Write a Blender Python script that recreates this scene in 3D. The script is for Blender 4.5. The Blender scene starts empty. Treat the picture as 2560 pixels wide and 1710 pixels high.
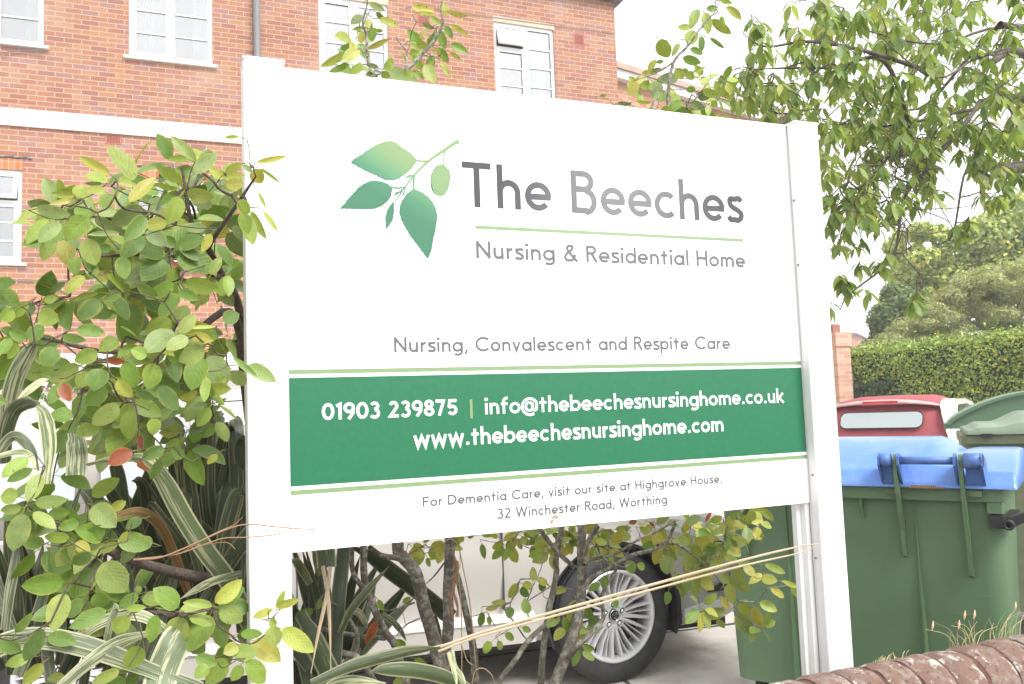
import bpy, bmesh, math, random
import numpy as np
from mathutils import Vector, Matrix

# ---------------------------------------------------------------- camera, world, sun, exposure
SC = bpy.context.scene
COL = SC.collection
F_PX, PITCH, ROLL, YAW, EYE = 2060.0, 0.0787, -0.0366, math.radians(21.8), 1.5
CX, CY = 1280.0, 855.0
cp, sp, cr, sr, cy_, sy_ = math.cos(PITCH), math.sin(PITCH), math.cos(ROLL), math.sin(ROLL), math.cos(YAW), math.sin(YAW)
_A = np.array([[1, 0, 0], [0, 0, -1], [0, 1, 0]], float)
_P = np.array([[1, 0, 0], [0, cp, sp], [0, -sp, cp]])
_R = np.array([[cr, -sr, 0], [sr, cr, 0], [0, 0, 1]])
_M = np.array([[cy_, -sy_, 0], [sy_, cy_, 0], [0, 0, 1]])
RW = _R @ _P @ _A @ _M                      # world -> camera (x right, y down, z forward)
cam_d = bpy.data.cameras.new('camera')
cam = bpy.data.objects.new('camera', cam_d)
COL.objects.link(cam)
cam_d.sensor_width = 36.0
cam_d.lens = F_PX / 2560.0 * 36.0
cam_d.clip_start, cam_d.clip_end = 0.05, 2000
m = Matrix.Identity(4)
for i in range(3):
    m[i][0], m[i][1], m[i][2] = RW[0][i], -RW[1][i], -RW[2][i]
m[2][3] = EYE
cam.matrix_world = m
SC.camera = cam

SUN_EL, SUN_AZ = math.radians(50), math.radians(158)      # azimuth from +Y towards +X
world = bpy.data.worlds.new('World')
SC.world = world
world.use_nodes = True
nt = world.node_tree
nt.nodes.clear()
sky = nt.nodes.new('ShaderNodeTexSky')
sky.sky_type = 'NISHITA'
sky.sun_disc = False
sky.sun_elevation = SUN_EL
sky.sun_rotation = SUN_AZ
sky.air_density, sky.dust_density, sky.ozone_density = 1.0, 4.0, 1.0
hs = nt.nodes.new('ShaderNodeHueSaturation')
hs.inputs['Saturation'].default_value = 0.12               # overcast: grey-white cloud instead of blue
bg = nt.nodes.new('ShaderNodeBackground')
bg.inputs['Strength'].default_value = 0.115
wo = nt.nodes.new('ShaderNodeOutputWorld')
nt.links.new(sky.outputs[0], hs.inputs['Color'])
cloud = nt.nodes.new('ShaderNodeMix')                      # even cloud cover over the sky model
cloud.data_type = 'RGBA'
cloud.inputs[0].default_value = 0.68
cloud.inputs[7].default_value = (8.2, 8.3, 8.45, 1)
nt.links.new(hs.outputs[0], cloud.inputs[6])
# bright sky lobe added behind the viewer to glare in the title lettering
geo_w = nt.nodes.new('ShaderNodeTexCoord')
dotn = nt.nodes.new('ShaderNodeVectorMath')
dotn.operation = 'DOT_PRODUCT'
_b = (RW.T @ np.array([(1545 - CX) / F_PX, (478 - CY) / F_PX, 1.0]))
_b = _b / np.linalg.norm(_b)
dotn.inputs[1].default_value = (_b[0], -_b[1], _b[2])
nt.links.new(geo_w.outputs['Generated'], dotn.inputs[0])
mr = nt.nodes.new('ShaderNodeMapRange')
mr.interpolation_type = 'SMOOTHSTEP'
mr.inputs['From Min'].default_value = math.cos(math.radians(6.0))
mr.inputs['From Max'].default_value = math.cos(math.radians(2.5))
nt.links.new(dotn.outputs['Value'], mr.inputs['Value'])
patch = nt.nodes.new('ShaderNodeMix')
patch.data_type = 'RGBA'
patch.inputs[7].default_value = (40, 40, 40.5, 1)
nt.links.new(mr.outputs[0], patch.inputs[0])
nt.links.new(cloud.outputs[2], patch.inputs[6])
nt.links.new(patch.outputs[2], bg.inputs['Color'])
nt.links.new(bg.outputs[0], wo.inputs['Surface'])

sun_d = bpy.data.lights.new('sun', 'SUN')
sun_d.energy = 1.9
sun_d.angle = math.radians(25)
sun_d.color = (1.0, 0.97, 0.93)
sun = bpy.data.objects.new('sun', sun_d)
COL.objects.link(sun)
sdir = Vector((math.sin(SUN_AZ) * math.cos(SUN_EL), math.cos(SUN_AZ) * math.cos(SUN_EL), math.sin(SUN_EL)))
sun.rotation_euler = (-sdir).to_track_quat('-Z', 'Y').to_euler()

SC.view_settings.view_transform = 'Standard'
SC.view_settings.look = 'None'
SC.view_settings.exposure = 1.15
SC.view_settings.gamma = 1.0
SC.render.engine = 'CYCLES'
SC.cycles.max_bounces = 8
SC.cycles.transparent_max_bounces = 16
SC.cycles.use_denoising = True

RNG = random.Random(7)
NR = np.random.default_rng(11)

# ---------------------------------------------------------------- measuring helpers: a photo position on a real plane
O3 = np.array([0, 0, EYE])
def ray(px, py):
    return RW.T @ np.array([(px - CX) / F_PX, (py - CY) / F_PX, 1.0])
def at(px, py, Y):
    d = ray(px, py)
    return Vector(O3 + d * (Y / d[1]))
def at_depth(px, py, D):
    return Vector(O3 + ray(px, py) * D)

# ---------------------------------------------------------------- materials
def new_mat(name):
    mt = bpy.data.materials.new(name)
    mt.use_nodes = True
    n = mt.node_tree
    b = n.nodes['Principled BSDF']
    return mt, n, b
def mixrgb(n, fac, a, b, mode='MIX'):
    x = n.nodes.new('ShaderNodeMix')
    x.data_type = 'RGBA'
    x.blend_type = mode
    for sock, v in ((x.inputs[0], fac), (x.inputs[6], a), (x.inputs[7], b)):
        if hasattr(v, 'links') or isinstance(v, bpy.types.NodeSocket):
            n.links.new(v, sock)
        elif isinstance(v, (int, float)):
            sock.default_value = v
        else:
            sock.default_value = (*v, 1) if len(v) == 3 else v
    return x.outputs[2]
def math_n(n, op, a, b=0.0, c=None):
    x = n.nodes.new('ShaderNodeMath')
    x.operation = op
    for i, v in enumerate((a, b) if c is None else (a, b, c)):
        if isinstance(v, bpy.types.NodeSocket):
            n.links.new(v, x.inputs[i])
        else:
            x.inputs[i].default_value = v
    return x.outputs[0]
def coords(n, kind='Object'):
    t = n.nodes.new('ShaderNodeTexCoord')
    return t.outputs[kind]
def noise(n, vec, scale, detail=4, rough=0.55):
    x = n.nodes.new('ShaderNodeTexNoise')
    x.inputs['Scale'].default_value = scale
    x.inputs['Detail'].default_value = detail
    x.inputs['Roughness'].default_value = rough
    n.links.new(vec, x.inputs['Vector'])
    return x.outputs[0]
def ramp(n, fac, stops, interp='LINEAR'):
    x = n.nodes.new('ShaderNodeValToRGB')
    x.color_ramp.interpolation = interp
    while len(x.color_ramp.elements) < len(stops):
        x.color_ramp.elements.new(0.5)
    for e, (p, c) in zip(x.color_ramp.elements, stops):
        e.position = p
        e.color = (*c, 1) if len(c) == 3 else c
    n.links.new(fac, x.inputs[0])
    return x.outputs[0]
def bump(n, b, height, strength=0.3, dist=0.01):
    x = n.nodes.new('ShaderNodeBump')
    x.inputs['Strength'].default_value = strength
    x.inputs['Distance'].default_value = dist
    n.links.new(height, x.inputs['Height'])
    n.links.new(x.outputs[0], b.inputs['Normal'])
def plain(name, col, rough=0.5, metal=0.0, var=0.12, scale=6.0, coat=0.0, bumps=0.0, bscale=60.0, dirt=None, dirt_scale=3.0, dirt_amt=0.5, scuff=None):
    """a base colour with mottling, optional dirt patches and fine bump"""
    mt, n, b = new_mat(name)
    v = coords(n)
    c = col
    k = noise(n, v, scale)
    lo = tuple(x * (1 - var) for x in c)
    hi = tuple(min(1, x * (1 + var)) for x in c)
    out = ramp(n, k, [(0.3, lo), (0.7, hi)])
    if dirt:
        k2 = noise(n, v, dirt_scale, 6, 0.65)
        f = ramp(n, k2, [(0.5, (0, 0, 0)), (0.75, (dirt_amt,) * 3)])
        out = mixrgb(n, f, out, dirt)
    if scuff:                                          # thin pale scratches
        for sc_, rot in (((3, 3, 55), 0.5), ((40, 40, 2.5), 0.25)):
            mp = n.nodes.new('ShaderNodeMapping')
            mp.inputs['Scale'].default_value = sc_
            mp.inputs['Rotation'].default_value = (rot, rot * .6, 0)
            n.links.new(v, mp.inputs['Vector'])
            f = ramp(n, noise(n, mp.outputs[0], 1.6, 3, .6), [(0.66, (0, 0, 0)), (0.70, (0.45,) * 3)])
            f = mixrgb(n, 1.0, f, ramp(n, noise(n, v, 5, 2), [(0.45, (0, 0, 0)), (0.6, (1, 1, 1))]), 'MULTIPLY')
            out = mixrgb(n, f, out, scuff)
    n.links.new(out, b.inputs['Base Color'])
    b.inputs['Roughness'].default_value = rough
    b.inputs['Metallic'].default_value = metal
    if coat:
        b.inputs['Coat Weight'].default_value = coat
        b.inputs['Coat Roughness'].default_value = 0.06
    if bumps:
        bump(n, b, noise(n, v, bscale, 3), bumps, 0.004)
    return mt

def brick_mat(name, cols, mortar, course=0.075, length=0.225, joint=0.010, axes='xz', weather=0.25, soldier=False, moss=None):
    mt, n, b = new_mat(name)
    v = coords(n)
    s = n.nodes.new('ShaderNodeSeparateXYZ')
    n.links.new(v, s.inputs[0])
    c = n.nodes.new('ShaderNodeCombineXYZ')
    ax = {'x': 0, 'y': 1, 'z': 2}
    n.links.new(s.outputs[ax[axes[0]]], c.inputs[0])
    n.links.new(s.outputs[ax[axes[1]]], c.inputs[1])
    # wobble so that joints are not ruler-straight
    nz = n.nodes.new('ShaderNodeTexNoise')
    nz.inputs['Scale'].default_value = 9.0
    n.links.new(c.outputs[0], nz.inputs['Vector'])
    vm = n.nodes.new('ShaderNodeVectorMath')
    vm.operation = 'MULTIPLY_ADD'
    n.links.new(nz.outputs['Color'], vm.inputs[0])
    vm.inputs[1].default_value = (0.008, 0.006, 0)
    n.links.new(c.outputs[0], vm.inputs[2])
    br = n.nodes.new('ShaderNodeTexBrick')
    br.inputs['Color1'].default_value = (0, 0, 0, 1)
    br.inputs['Color2'].default_value = (1, 1, 1, 1)
    br.inputs['Mortar'].default_value = (0.5, 0.5, 0.5, 1)
    br.inputs['Scale'].default_value = 1.0
    br.inputs['Brick Width'].default_value = length
    br.inputs['Row Height'].default_value = course
    br.inputs['Mortar Size'].default_value = joint / 2
    br.inputs['Mortar Smooth'].default_value = 0.15
    br.inputs['Bias'].default_value = 0.0
    br.offset = 0.0 if soldier else 0.5
    n.links.new(vm.outputs[0], br.inputs['Vector'])
    k = len(cols)
    body = ramp(n, br.outputs['Color'], [(i / k, cc) for i, cc in enumerate(cols)], 'CONSTANT')
    n1 = noise(n, v, 40, 5, 0.7)
    body = mixrgb(n, 0.5, body, mixrgb(n, n1, tuple(0.70 * x for x in cols[1]), tuple(min(1, 1.35 * x) for x in cols[1])), 'MIX') if False else mixrgb(n, 0.55, body, ramp(n, n1, [(0.3, (0.35,) * 3), (0.7, (0.65,) * 3)]), 'OVERLAY')
    n2 = noise(n, v, 1.3, 6, 0.6)
    body = mixrgb(n, ramp(n, n2, [(0.5, (0, 0, 0)), (0.72, (weather,) * 3)]), body, (0.42, 0.30, 0.25))
    mo = mixrgb(n, noise(n, v, 14, 3), tuple(0.8 * x for x in mortar), tuple(min(1, 1.15 * x) for x in mortar))
    out = mixrgb(n, br.outputs['Fac'], body, mo)
    if moss:
        n3 = noise(n, v, 2.2, 5, 0.6)
        out = mixrgb(n, ramp(n, n3, [(0.55, (0, 0, 0)), (0.75, (0.6,) * 3)]), out, moss)
    n.links.new(out, b.inputs['Base Color'])
    b.inputs['Roughness'].default_value = 0.88
    inv = math_n(n, 'SUBTRACT', 1.0, br.outputs['Fac'])
    h = math_n(n, 'ADD', inv, math_n(n, 'MULTIPLY', n1, 0.25))
    bump(n, b, h, 0.5, 0.006)
    return mt

def glass_mat(name, tint=(0.9, 0.93, 0.95), gloss=0.3, rough=0.02):
    mt, n, b = new_mat(name)
    n.nodes.remove(b)
    out = [x for x in n.nodes if x.type == 'OUTPUT_MATERIAL'][0]
    tr = n.nodes.new('ShaderNodeBsdfTransparent')
    tr.inputs[0].default_value = (*tint, 1)
    gl = n.nodes.new('ShaderNodeBsdfGlossy')
    gl.inputs['Roughness'].default_value = rough
    mx = n.nodes.new('ShaderNodeMixShader')
    fr = n.nodes.new('ShaderNodeFresnel')
    fr.inputs[0].default_value = 1.5
    n.links.new(math_n(n, 'ADD', fr.outputs[0], gloss), mx.inputs[0])
    n.links.new(tr.outputs[0], mx.inputs[1])
    n.links.new(gl.outputs[0], mx.inputs[2])
    n.links.new(mx.outputs[0], out.inputs[0])
    return mt

def leaf_mat(name, edge=(0.36, 0.34, 0.07), edge_amt=0.75, vein=1.2, rough=0.42, trans=0.22, spots=0.0, sheen=0.0):
    """vertex colour 'tint' holds each leaf's own colour; UV runs along (u) and across (v) the blade"""
    mt, n, b = new_mat(name)
    at_ = n.nodes.new('ShaderNodeAttribute')
    at_.attribute_name = 'tint'
    uv = n.nodes.new('ShaderNodeUVMap')
    s = n.nodes.new('ShaderNodeSeparateXYZ')
    n.links.new(uv.outputs[0], s.inputs[0])
    c = at_.outputs['Color']
    a = math_n(n, 'ABSOLUTE', math_n(n, 'SUBTRACT', s.outputs[1], 0.5))          # 0 midrib .. 0.5 margin
    nz = noise(n, coords(n), 55, 4, 0.6)
    c = mixrgb(n, 0.45, c, ramp(n, nz, [(0.3, (0.38,) * 3), (0.7, (0.62,) * 3)]), 'OVERLAY')
    # margin turning yellow
    e = math_n(n, 'ADD', a, math_n(n, 'MULTIPLY', math_n(n, 'SUBTRACT', nz, 0.5), 0.25))
    lo = noise(n, coords(n), 9, 2, 0.5)                       # some leaves turn more than others
    e = ramp(n, math_n(n, 'ADD', e, math_n(n, 'MULTIPLY', math_n(n, 'SUBTRACT', lo, 0.55), 0.35)), [(0.37, (0, 0, 0)), (0.56, (edge_amt,) * 3)])
    c = mixrgb(n, e, c, edge)
    # midrib and side veins
    mid = ramp(n, a, [(0.0, (1, 1, 1)), (0.035, (0, 0, 0))])
    wv = math_n(n, 'SINE', math_n(n, 'MULTIPLY', math_n(n, 'SUBTRACT', s.outputs[0], math_n(n, 'MULTIPLY', a, 0.75)), 46.0))
    sv = ramp(n, wv, [(0.86, (0, 0, 0)), (1.0, (0.3,) * 3)])
    vv = mixrgb(n, 1.0, mid, sv, 'LIGHTEN')
    vc = mixrgb(n, 1.0, c, (vein,) * 3, 'MULTIPLY')
    c = mixrgb(n, vv, c, vc)
    if spots:
        n3 = noise(n, coords(n), 160, 2, 0.5)
        c = mixrgb(n, ramp(n, n3, [(0.66, (0, 0, 0)), (0.70, (spots,) * 3)]), c, (0.12, 0.05, 0.02))
    n.links.new(c, b.inputs['Base Color'])
    b.inputs['Roughness'].default_value = rough
    b.inputs['Specular IOR Level'].default_value = 0.35
    bump(n, b, wv, 0.12, 0.002)
    tl = n.nodes.new('ShaderNodeBsdfTranslucent')
    n.links.new(mixrgb(n, 1.0, c, (1.5, 1.45, 0.6), 'MULTIPLY'), tl.inputs[0])
    mx = n.nodes.new('ShaderNodeMixShader')
    mx.inputs[0].default_value = trans
    out = [x for x in n.nodes if x.type == 'OUTPUT_MATERIAL'][0]
    n.links.new(b.outputs[0], mx.inputs[1])
    n.links.new(tl.outputs[0], mx.inputs[2])
    n.links.new(mx.outputs[0], out.inputs[0])
    return mt

def bark_mat(name, dark=(0.105, 0.092, 0.07), light=(0.36, 0.36, 0.30), amt=0.8, scale=60):
    mt, n, b = new_mat(name)
    v = coords(n)
    k = noise(n, v, scale, 6, 0.65)
    c = ramp(n, noise(n, v, 18, 4), [(0.3, dark), (0.7, tuple(1.7 * x for x in dark))])
    c = mixrgb(n, ramp(n, k, [(0.47, (0, 0, 0)), (0.60, (amt,) * 3)]), c, light)
    n.links.new(c, b.inputs['Base Color'])
    b.inputs['Roughness'].default_value = 0.9
    bump(n, b, k, 0.5, 0.004)
    return mt

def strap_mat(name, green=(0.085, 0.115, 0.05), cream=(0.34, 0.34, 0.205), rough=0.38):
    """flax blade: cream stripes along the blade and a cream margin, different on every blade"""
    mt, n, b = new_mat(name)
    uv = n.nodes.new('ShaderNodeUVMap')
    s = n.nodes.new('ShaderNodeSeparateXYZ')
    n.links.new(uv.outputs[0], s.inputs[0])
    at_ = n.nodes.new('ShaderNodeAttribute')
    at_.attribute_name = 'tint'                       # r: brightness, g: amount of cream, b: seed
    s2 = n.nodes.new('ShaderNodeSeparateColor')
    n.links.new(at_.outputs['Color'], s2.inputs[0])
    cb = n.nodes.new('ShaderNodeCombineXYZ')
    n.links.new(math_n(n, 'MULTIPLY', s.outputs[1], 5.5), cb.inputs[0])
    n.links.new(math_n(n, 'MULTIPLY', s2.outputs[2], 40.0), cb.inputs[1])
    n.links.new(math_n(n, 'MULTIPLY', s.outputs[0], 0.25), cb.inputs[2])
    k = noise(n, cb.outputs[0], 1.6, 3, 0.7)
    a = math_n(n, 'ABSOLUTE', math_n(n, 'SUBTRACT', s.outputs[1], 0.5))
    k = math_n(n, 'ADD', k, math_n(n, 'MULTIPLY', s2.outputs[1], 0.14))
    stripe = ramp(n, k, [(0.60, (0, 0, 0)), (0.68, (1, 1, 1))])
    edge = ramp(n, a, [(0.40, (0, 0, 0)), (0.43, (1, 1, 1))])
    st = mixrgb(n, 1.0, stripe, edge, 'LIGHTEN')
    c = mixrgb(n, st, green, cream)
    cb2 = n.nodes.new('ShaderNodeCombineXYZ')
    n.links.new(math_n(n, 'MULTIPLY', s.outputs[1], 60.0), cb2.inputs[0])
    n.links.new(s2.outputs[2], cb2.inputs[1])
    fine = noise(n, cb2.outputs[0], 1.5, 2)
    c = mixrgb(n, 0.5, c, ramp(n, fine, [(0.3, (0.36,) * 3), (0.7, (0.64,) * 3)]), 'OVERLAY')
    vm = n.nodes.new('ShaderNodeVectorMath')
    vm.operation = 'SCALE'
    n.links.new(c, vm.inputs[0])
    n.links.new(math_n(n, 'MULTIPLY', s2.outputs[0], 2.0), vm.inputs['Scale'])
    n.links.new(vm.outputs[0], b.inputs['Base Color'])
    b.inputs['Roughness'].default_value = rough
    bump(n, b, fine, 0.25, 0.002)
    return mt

# ---------------------------------------------------------------- mesh helpers
def link(name, me, mats, parent=None):
    o = bpy.data.objects.new(name, me)
    COL.objects.link(o)
    for x in (mats if isinstance(mats, (list, tuple)) else [mats]):
        me.materials.append(x)
    if parent is not None:
        o.parent = parent
        o.matrix_parent_inverse = Matrix.Identity(4)
    return o
def obj(name, bm, mats, parent=None, smooth=False, bevel=0.0):
    if bevel:
        es = [e for e in bm.edges if len(e.link_faces) == 2 and e.calc_face_angle(0) > 0.5]
        bmesh.ops.bevel(bm, geom=es, offset=bevel, segments=2, profile=0.5, affect='EDGES', clamp_overlap=True)
    bmesh.ops.recalc_face_normals(bm, faces=bm.faces)
    me = bpy.data.meshes.new(name)
    bm.to_mesh(me)
    bm.free()
    if smooth:
        for p in me.polygons:
            p.use_smooth = True
    return link(name, me, mats, parent)
def thing(name, label, cat, loc=(0, 0, 0), rotz=0.0, group=None):
    o = bpy.data.objects.new(name, None)
    COL.objects.link(o)
    o.location = loc
    o.rotation_euler = (0, 0, rotz)
    o.empty_display_size = 0.1
    o['label'], o['category'] = label, cat
    if group:
        o['group'] = group
    return o
def tag(o, label, cat, group=None):
    o['label'], o['category'] = label, cat
    if group:
        o['group'] = group
    return o
def box(bm, x0, x1, y0, y1, z0, z1, mi=0):
    vs = [bm.verts.new(p) for p in ((x0, y0, z0), (x1, y0, z0), (x1, y1, z0), (x0, y1, z0), (x0, y0, z1), (x1, y0, z1), (x1, y1, z1), (x0, y1, z1))]
    for q in ((0, 1, 5, 4), (1, 2, 6, 5), (2, 3, 7, 6), (3, 0, 4, 7), (4, 5, 6, 7), (3, 2, 1, 0)):
        f = bm.faces.new([vs[i] for i in q])
        f.material_index = mi
    return vs
def prism(bm, pts2, y0, y1, mi=0, axes='xz'):
    """closed outline in the xz plane pulled along y (or other axes)"""
    def P(a, b, c):
        return {'xz': (a, c, b), 'yz': (c, a, b), 'xy': (a, b, c)}[axes]
    lo = [bm.verts.new(P(a, b, y0)) for a, b in pts2]
    hi = [bm.verts.new(P(a, b, y1)) for a, b in pts2]
    k = len(pts2)
    fs = [bm.faces.new(lo), bm.faces.new(hi[::-1])]
    for i in range(k):
        fs.append(bm.faces.new((lo[i], lo[(i + 1) % k], hi[(i + 1) % k], hi[i])))
    for f in fs:
        f.material_index = mi
    return lo + hi
def lathe(bm, prof, n=48, axis='y', c=(0, 0, 0), mi=0, close=False):
    """prof: (radius, height along the axis)"""
    rings = []
    for r, h in prof:
        ring = []
        for i in range(n):
            a = 2 * math.pi * i / n
            u, w = r * math.cos(a), r * math.sin(a)
            p = {'y': (u, h, w), 'z': (u, w, h), 'x': (h, u, w)}[axis]
            ring.append(bm.verts.new((p[0] + c[0], p[1] + c[1], p[2] + c[2])))
        rings.append(ring)
    pr = list(zip(rings[:-1], rings[1:]))
    if close:
        pr.append((rings[-1], rings[0]))
    for a, b in pr:
        for i in range(n):
            f = bm.faces.new((a[i], a[(i + 1) % n], b[(i + 1) % n], b[i]))
            f.material_index = mi
            f.smooth = True
    if not close:
        for ring in (rings[0], rings[-1]):
            if prof[0][0] > 1e-6:
                f = bm.faces.new(ring)
                f.material_index = mi
def catmull(pts, sub=6):
    P = [np.array(p, float) for p in pts]
    if len(P) < 3:
        return P
    P = [2 * P[0] - P[1]] + P + [2 * P[-1] - P[-2]]
    out = []
    for i in range(1, len(P) - 2):
        for k in range(sub):
            t = k / sub
            a, b, c, d = P[i - 1:i + 3]
            out.append(0.5 * ((2 * b) + (-a + c) * t + (2 * a - 5 * b + 4 * c - d) * t * t + (-a + 3 * b - 3 * c + d) * t ** 3))
    out.append(P[-2])
    return out
class Batch:
    """collects many small pieces into one mesh quickly"""
    def __init__(self):
        self.V, self.F, self.UV, self.T, self.n = [], [], [], [], 0
    def add(self, V, F, UV=None, tint=(0.5, 0.5, 0.5)):
        V = np.asarray(V, float)
        F = np.asarray(F, int)
        self.V.append(V)
        self.F.append(F + self.n)
        self.UV.append(np.zeros((len(V), 2)) if UV is None else np.asarray(UV, float))
        t = np.asarray(tint, float)
        self.T.append(np.broadcast_to(t, (len(V), 3)) if t.ndim == 1 else t)
        self.n += len(V)
    def tube(self, pts, radii, n=6, tint=(0.5, 0.5, 0.5), sub=5, smooth=True):
        q = [np.array([*p, r]) for p, r in zip(pts, radii)]
        q = np.array(catmull(q, sub) if smooth and len(q) > 2 else q)
        P, R = q[:, :3], np.maximum(q[:, 3], 1e-4)
        T = np.gradient(P, axis=0)
        T /= np.linalg.norm(T, axis=1)[:, None] + 1e-9
        ref = np.array([0.31, 0.52, 0.79])
        A = np.cross(T, ref)
        A /= np.linalg.norm(A, axis=1)[:, None] + 1e-9
        B = np.cross(T, A)
        an = np.arange(n) * 2 * math.pi / n
        V = P[:, None] + R[:, None, None] * (A[:, None] * np.cos(an)[None, :, None] + B[:, None] * np.sin(an)[None, :, None])
        k = len(P)
        F = []
        for i in range(k - 1):
            for j in range(n):
                F.append((i * n + j, i * n + (j + 1) % n, (i + 1) * n + (j + 1) % n, (i + 1) * n + j))
        self.add(V.reshape(-1, 3), F, None, tint)
    def build(self, name, mats, parent=None, smooth=True):
        V = np.concatenate(self.V)
        F = np.concatenate(self.F)
        UV = np.concatenate(self.UV)
        T = np.concatenate(self.T)
        me = bpy.data.meshes.new(name)
        me.vertices.add(len(V))
        me.vertices.foreach_set('co', V.astype(np.float32).ravel())
        me.loops.add(F.size)
        me.loops.foreach_set('vertex_index', F.astype(np.int32).ravel())
        me.polygons.add(len(F))
        me.polygons.foreach_set('loop_start', np.arange(0, F.size, F.shape[1], dtype=np.int32))
        me.polygons.foreach_set('use_smooth', np.full(len(F), smooth))
        u = me.uv_layers.new(name='UVMap')
        u.data.foreach_set('uv', UV[F.ravel()].astype(np.float32).ravel())
        ca = me.color_attributes.new('tint', 'FLOAT_COLOR', 'POINT')
        ca.data.foreach_set('color', np.c_[T, np.ones(len(T))].astype(np.float32).ravel())
        me.update(calc_edges=True)
        me.validate()
        return link(name, me, mats, parent)

# one leaf blade: rows along, five columns across
def leaf_template(prof, fold=0.18, arch=0.12, cols=5):
    xs = [p[0] for p in prof]
    V, UV = [], []
    for x, w in prof:
        for j in range(cols):
            v = -1 + 2 * j / (cols - 1)
            V.append((x, v * w, abs(v) * w * fold - arch * (x - 0.35) ** 2))
            UV.append((x, 0.5 + 0.5 * v))
    F = []
    for i in range(len(prof) - 1):
        for j in range(cols - 1):
            a = i * cols + j
            F.append((a, a + 1, a + cols + 1, a + cols))
    return np.array(V), np.array(UV), np.array(F)
OVAL = [(0.0, 0.10), (0.06, 0.50), (0.18, 0.84), (0.36, 1.0), (0.56, 0.98), (0.74, 0.78), (0.88, 0.46), (0.96, 0.18), (1.0, 0.01)]
LANCE = [(0.0, 0.04), (0.12, 0.55), (0.3, 0.95), (0.5, 1.0), (0.7, 0.72), (0.86, 0.36), (1.0, 0.01)]
TOVAL = leaf_template(OVAL, 0.16, 0.16)
TLANCE = leaf_template(LANCE, 0.22, 0.42, 3)
def put_leaf(B, base, tip, width, side, tint, T=TOVAL, fold=1.0, arch=1.0, petiole=0.0, pt=(0.12, 0.13, 0.04)):
    """base, tip: points; width: full width; side: vector across the blade"""
    V, UV, F = T
    b = np.array(base, float)
    ax = np.array(tip, float) - b
    L = np.linalg.norm(ax) + 1e-9
    ex = ax / L
    ey = np.array(side, float)
    ey = ey - ex * (ey @ ex)
    ey /= np.linalg.norm(ey) + 1e-9
    ez = np.cross(ex, ey)
    sk, wv_ = RNG.uniform(-.10, .10), RNG.uniform(0, .035)
    ph = RNG.uniform(0, 6.28)
    V = V.copy()
    V[:, 1] += sk * 4 * V[:, 0] * (1 - V[:, 0]) * L / max(width, 1e-4) * .5
    wz = (wv_ * L * np.sin(V[:, 0] * 9 + ph + (T[0][:, 1] > 0) * 1.7) * np.abs(T[0][:, 1]))[:, None]
    P = b + V[:, :1] * L * ex + V[:, 1:2] * (width / 2) * ey + (V[:, 2:3] * fold * width / 2 if False else (wz + np.abs(T[0][:, 1:2]) * 0.18 * fold * width / 2 - arch * 0.16 * L * (V[:, :1] - 0.35) ** 2)) * ez
    B.add(P, F, UV, tint)
    if petiole:
        d = -ex * 0.8 + np.array([0, 0.15, -0.25])
        d /= np.linalg.norm(d)
        q = b + d * petiole
        w = ey * 0.0009
        w2 = ez * 0.0009
        B.add([b - w, b + w, q + w, q - w, b - w2, b + w2, q + w2, q - w2], [(0, 1, 2, 3), (4, 5, 6, 7)], None, pt)
        return q
    return b
# ---------------------------------------------------------------- ground
M_CONC = plain('concrete', (0.57, 0.535, 0.49), 0.9, 0, 0.12, 5, bumps=0.35, bscale=90, dirt=(0.20, 0.18, 0.155), dirt_scale=2.2, dirt_amt=0.55)
M_GAP = plain('joint_moss', (0.06, 0.055, 0.03), 0.95, 0, 0.4, 30)
M_SOIL = plain('soil', (0.045, 0.035, 0.026), 0.95, 0, 0.35, 22, bumps=0.8, bscale=60, dirt=(0.10, 0.075, 0.05), dirt_scale=14, dirt_amt=0.7)
M_PAVE = plain('paving', (0.22, 0.21, 0.20), 0.9, 0, 0.15, 4, bumps=0.3, bscale=80)
def sheet(name, pts, z, mt):
    bm = bmesh.new()
    bm.faces.new([bm.verts.new((x, y, z)) for x, y in pts])
    o = obj(name, bm, mt)
    o['kind'] = 'structure'
    return o
sheet('ground', [(-290, -290), (390, -290), (390, 390), (-290, 390)], -0.02, M_PAVE)
sheet('driveway', [(-9, 2.95), (13.0, 2.95), (13.0, 16), (-9, 16)], 0.0, M_CONC)
bm = bmesh.new()
for p0, p1, w in (((-9, 5.55), (11.9, 4.15), 0.03), ((2.05, 2.96), (3.05, 9.9), 0.022)):
    d = Vector((p1[0] - p0[0], p1[1] - p0[1])).normalized()
    nrm = Vector((-d.y, d.x)) * w / 2
    k = 60
    a = []
    for i in range(k + 1):
        t = i / k
        cxx, cyy = p0[0] + (p1[0] - p0[0]) * t, p0[1] + (p1[1] - p0[1]) * t
        ww = 1 + 0.5 * RNG.uniform(-1, 1)
        a.append((bm.verts.new((cxx - nrm.x * ww, cyy - nrm.y * ww, 0.004 if w > .025 else 0.008)), bm.verts.new((cxx + nrm.x * ww, cyy + nrm.y * ww, 0.004 if w > .025 else 0.008))))
    for q, r in zip(a[:-1], a[1:]):
        bm.faces.new((q[0], r[0], r[1], q[1]))
o = obj('driveway_joints', bm, M_GAP)
o['kind'] = 'structure'
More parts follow.
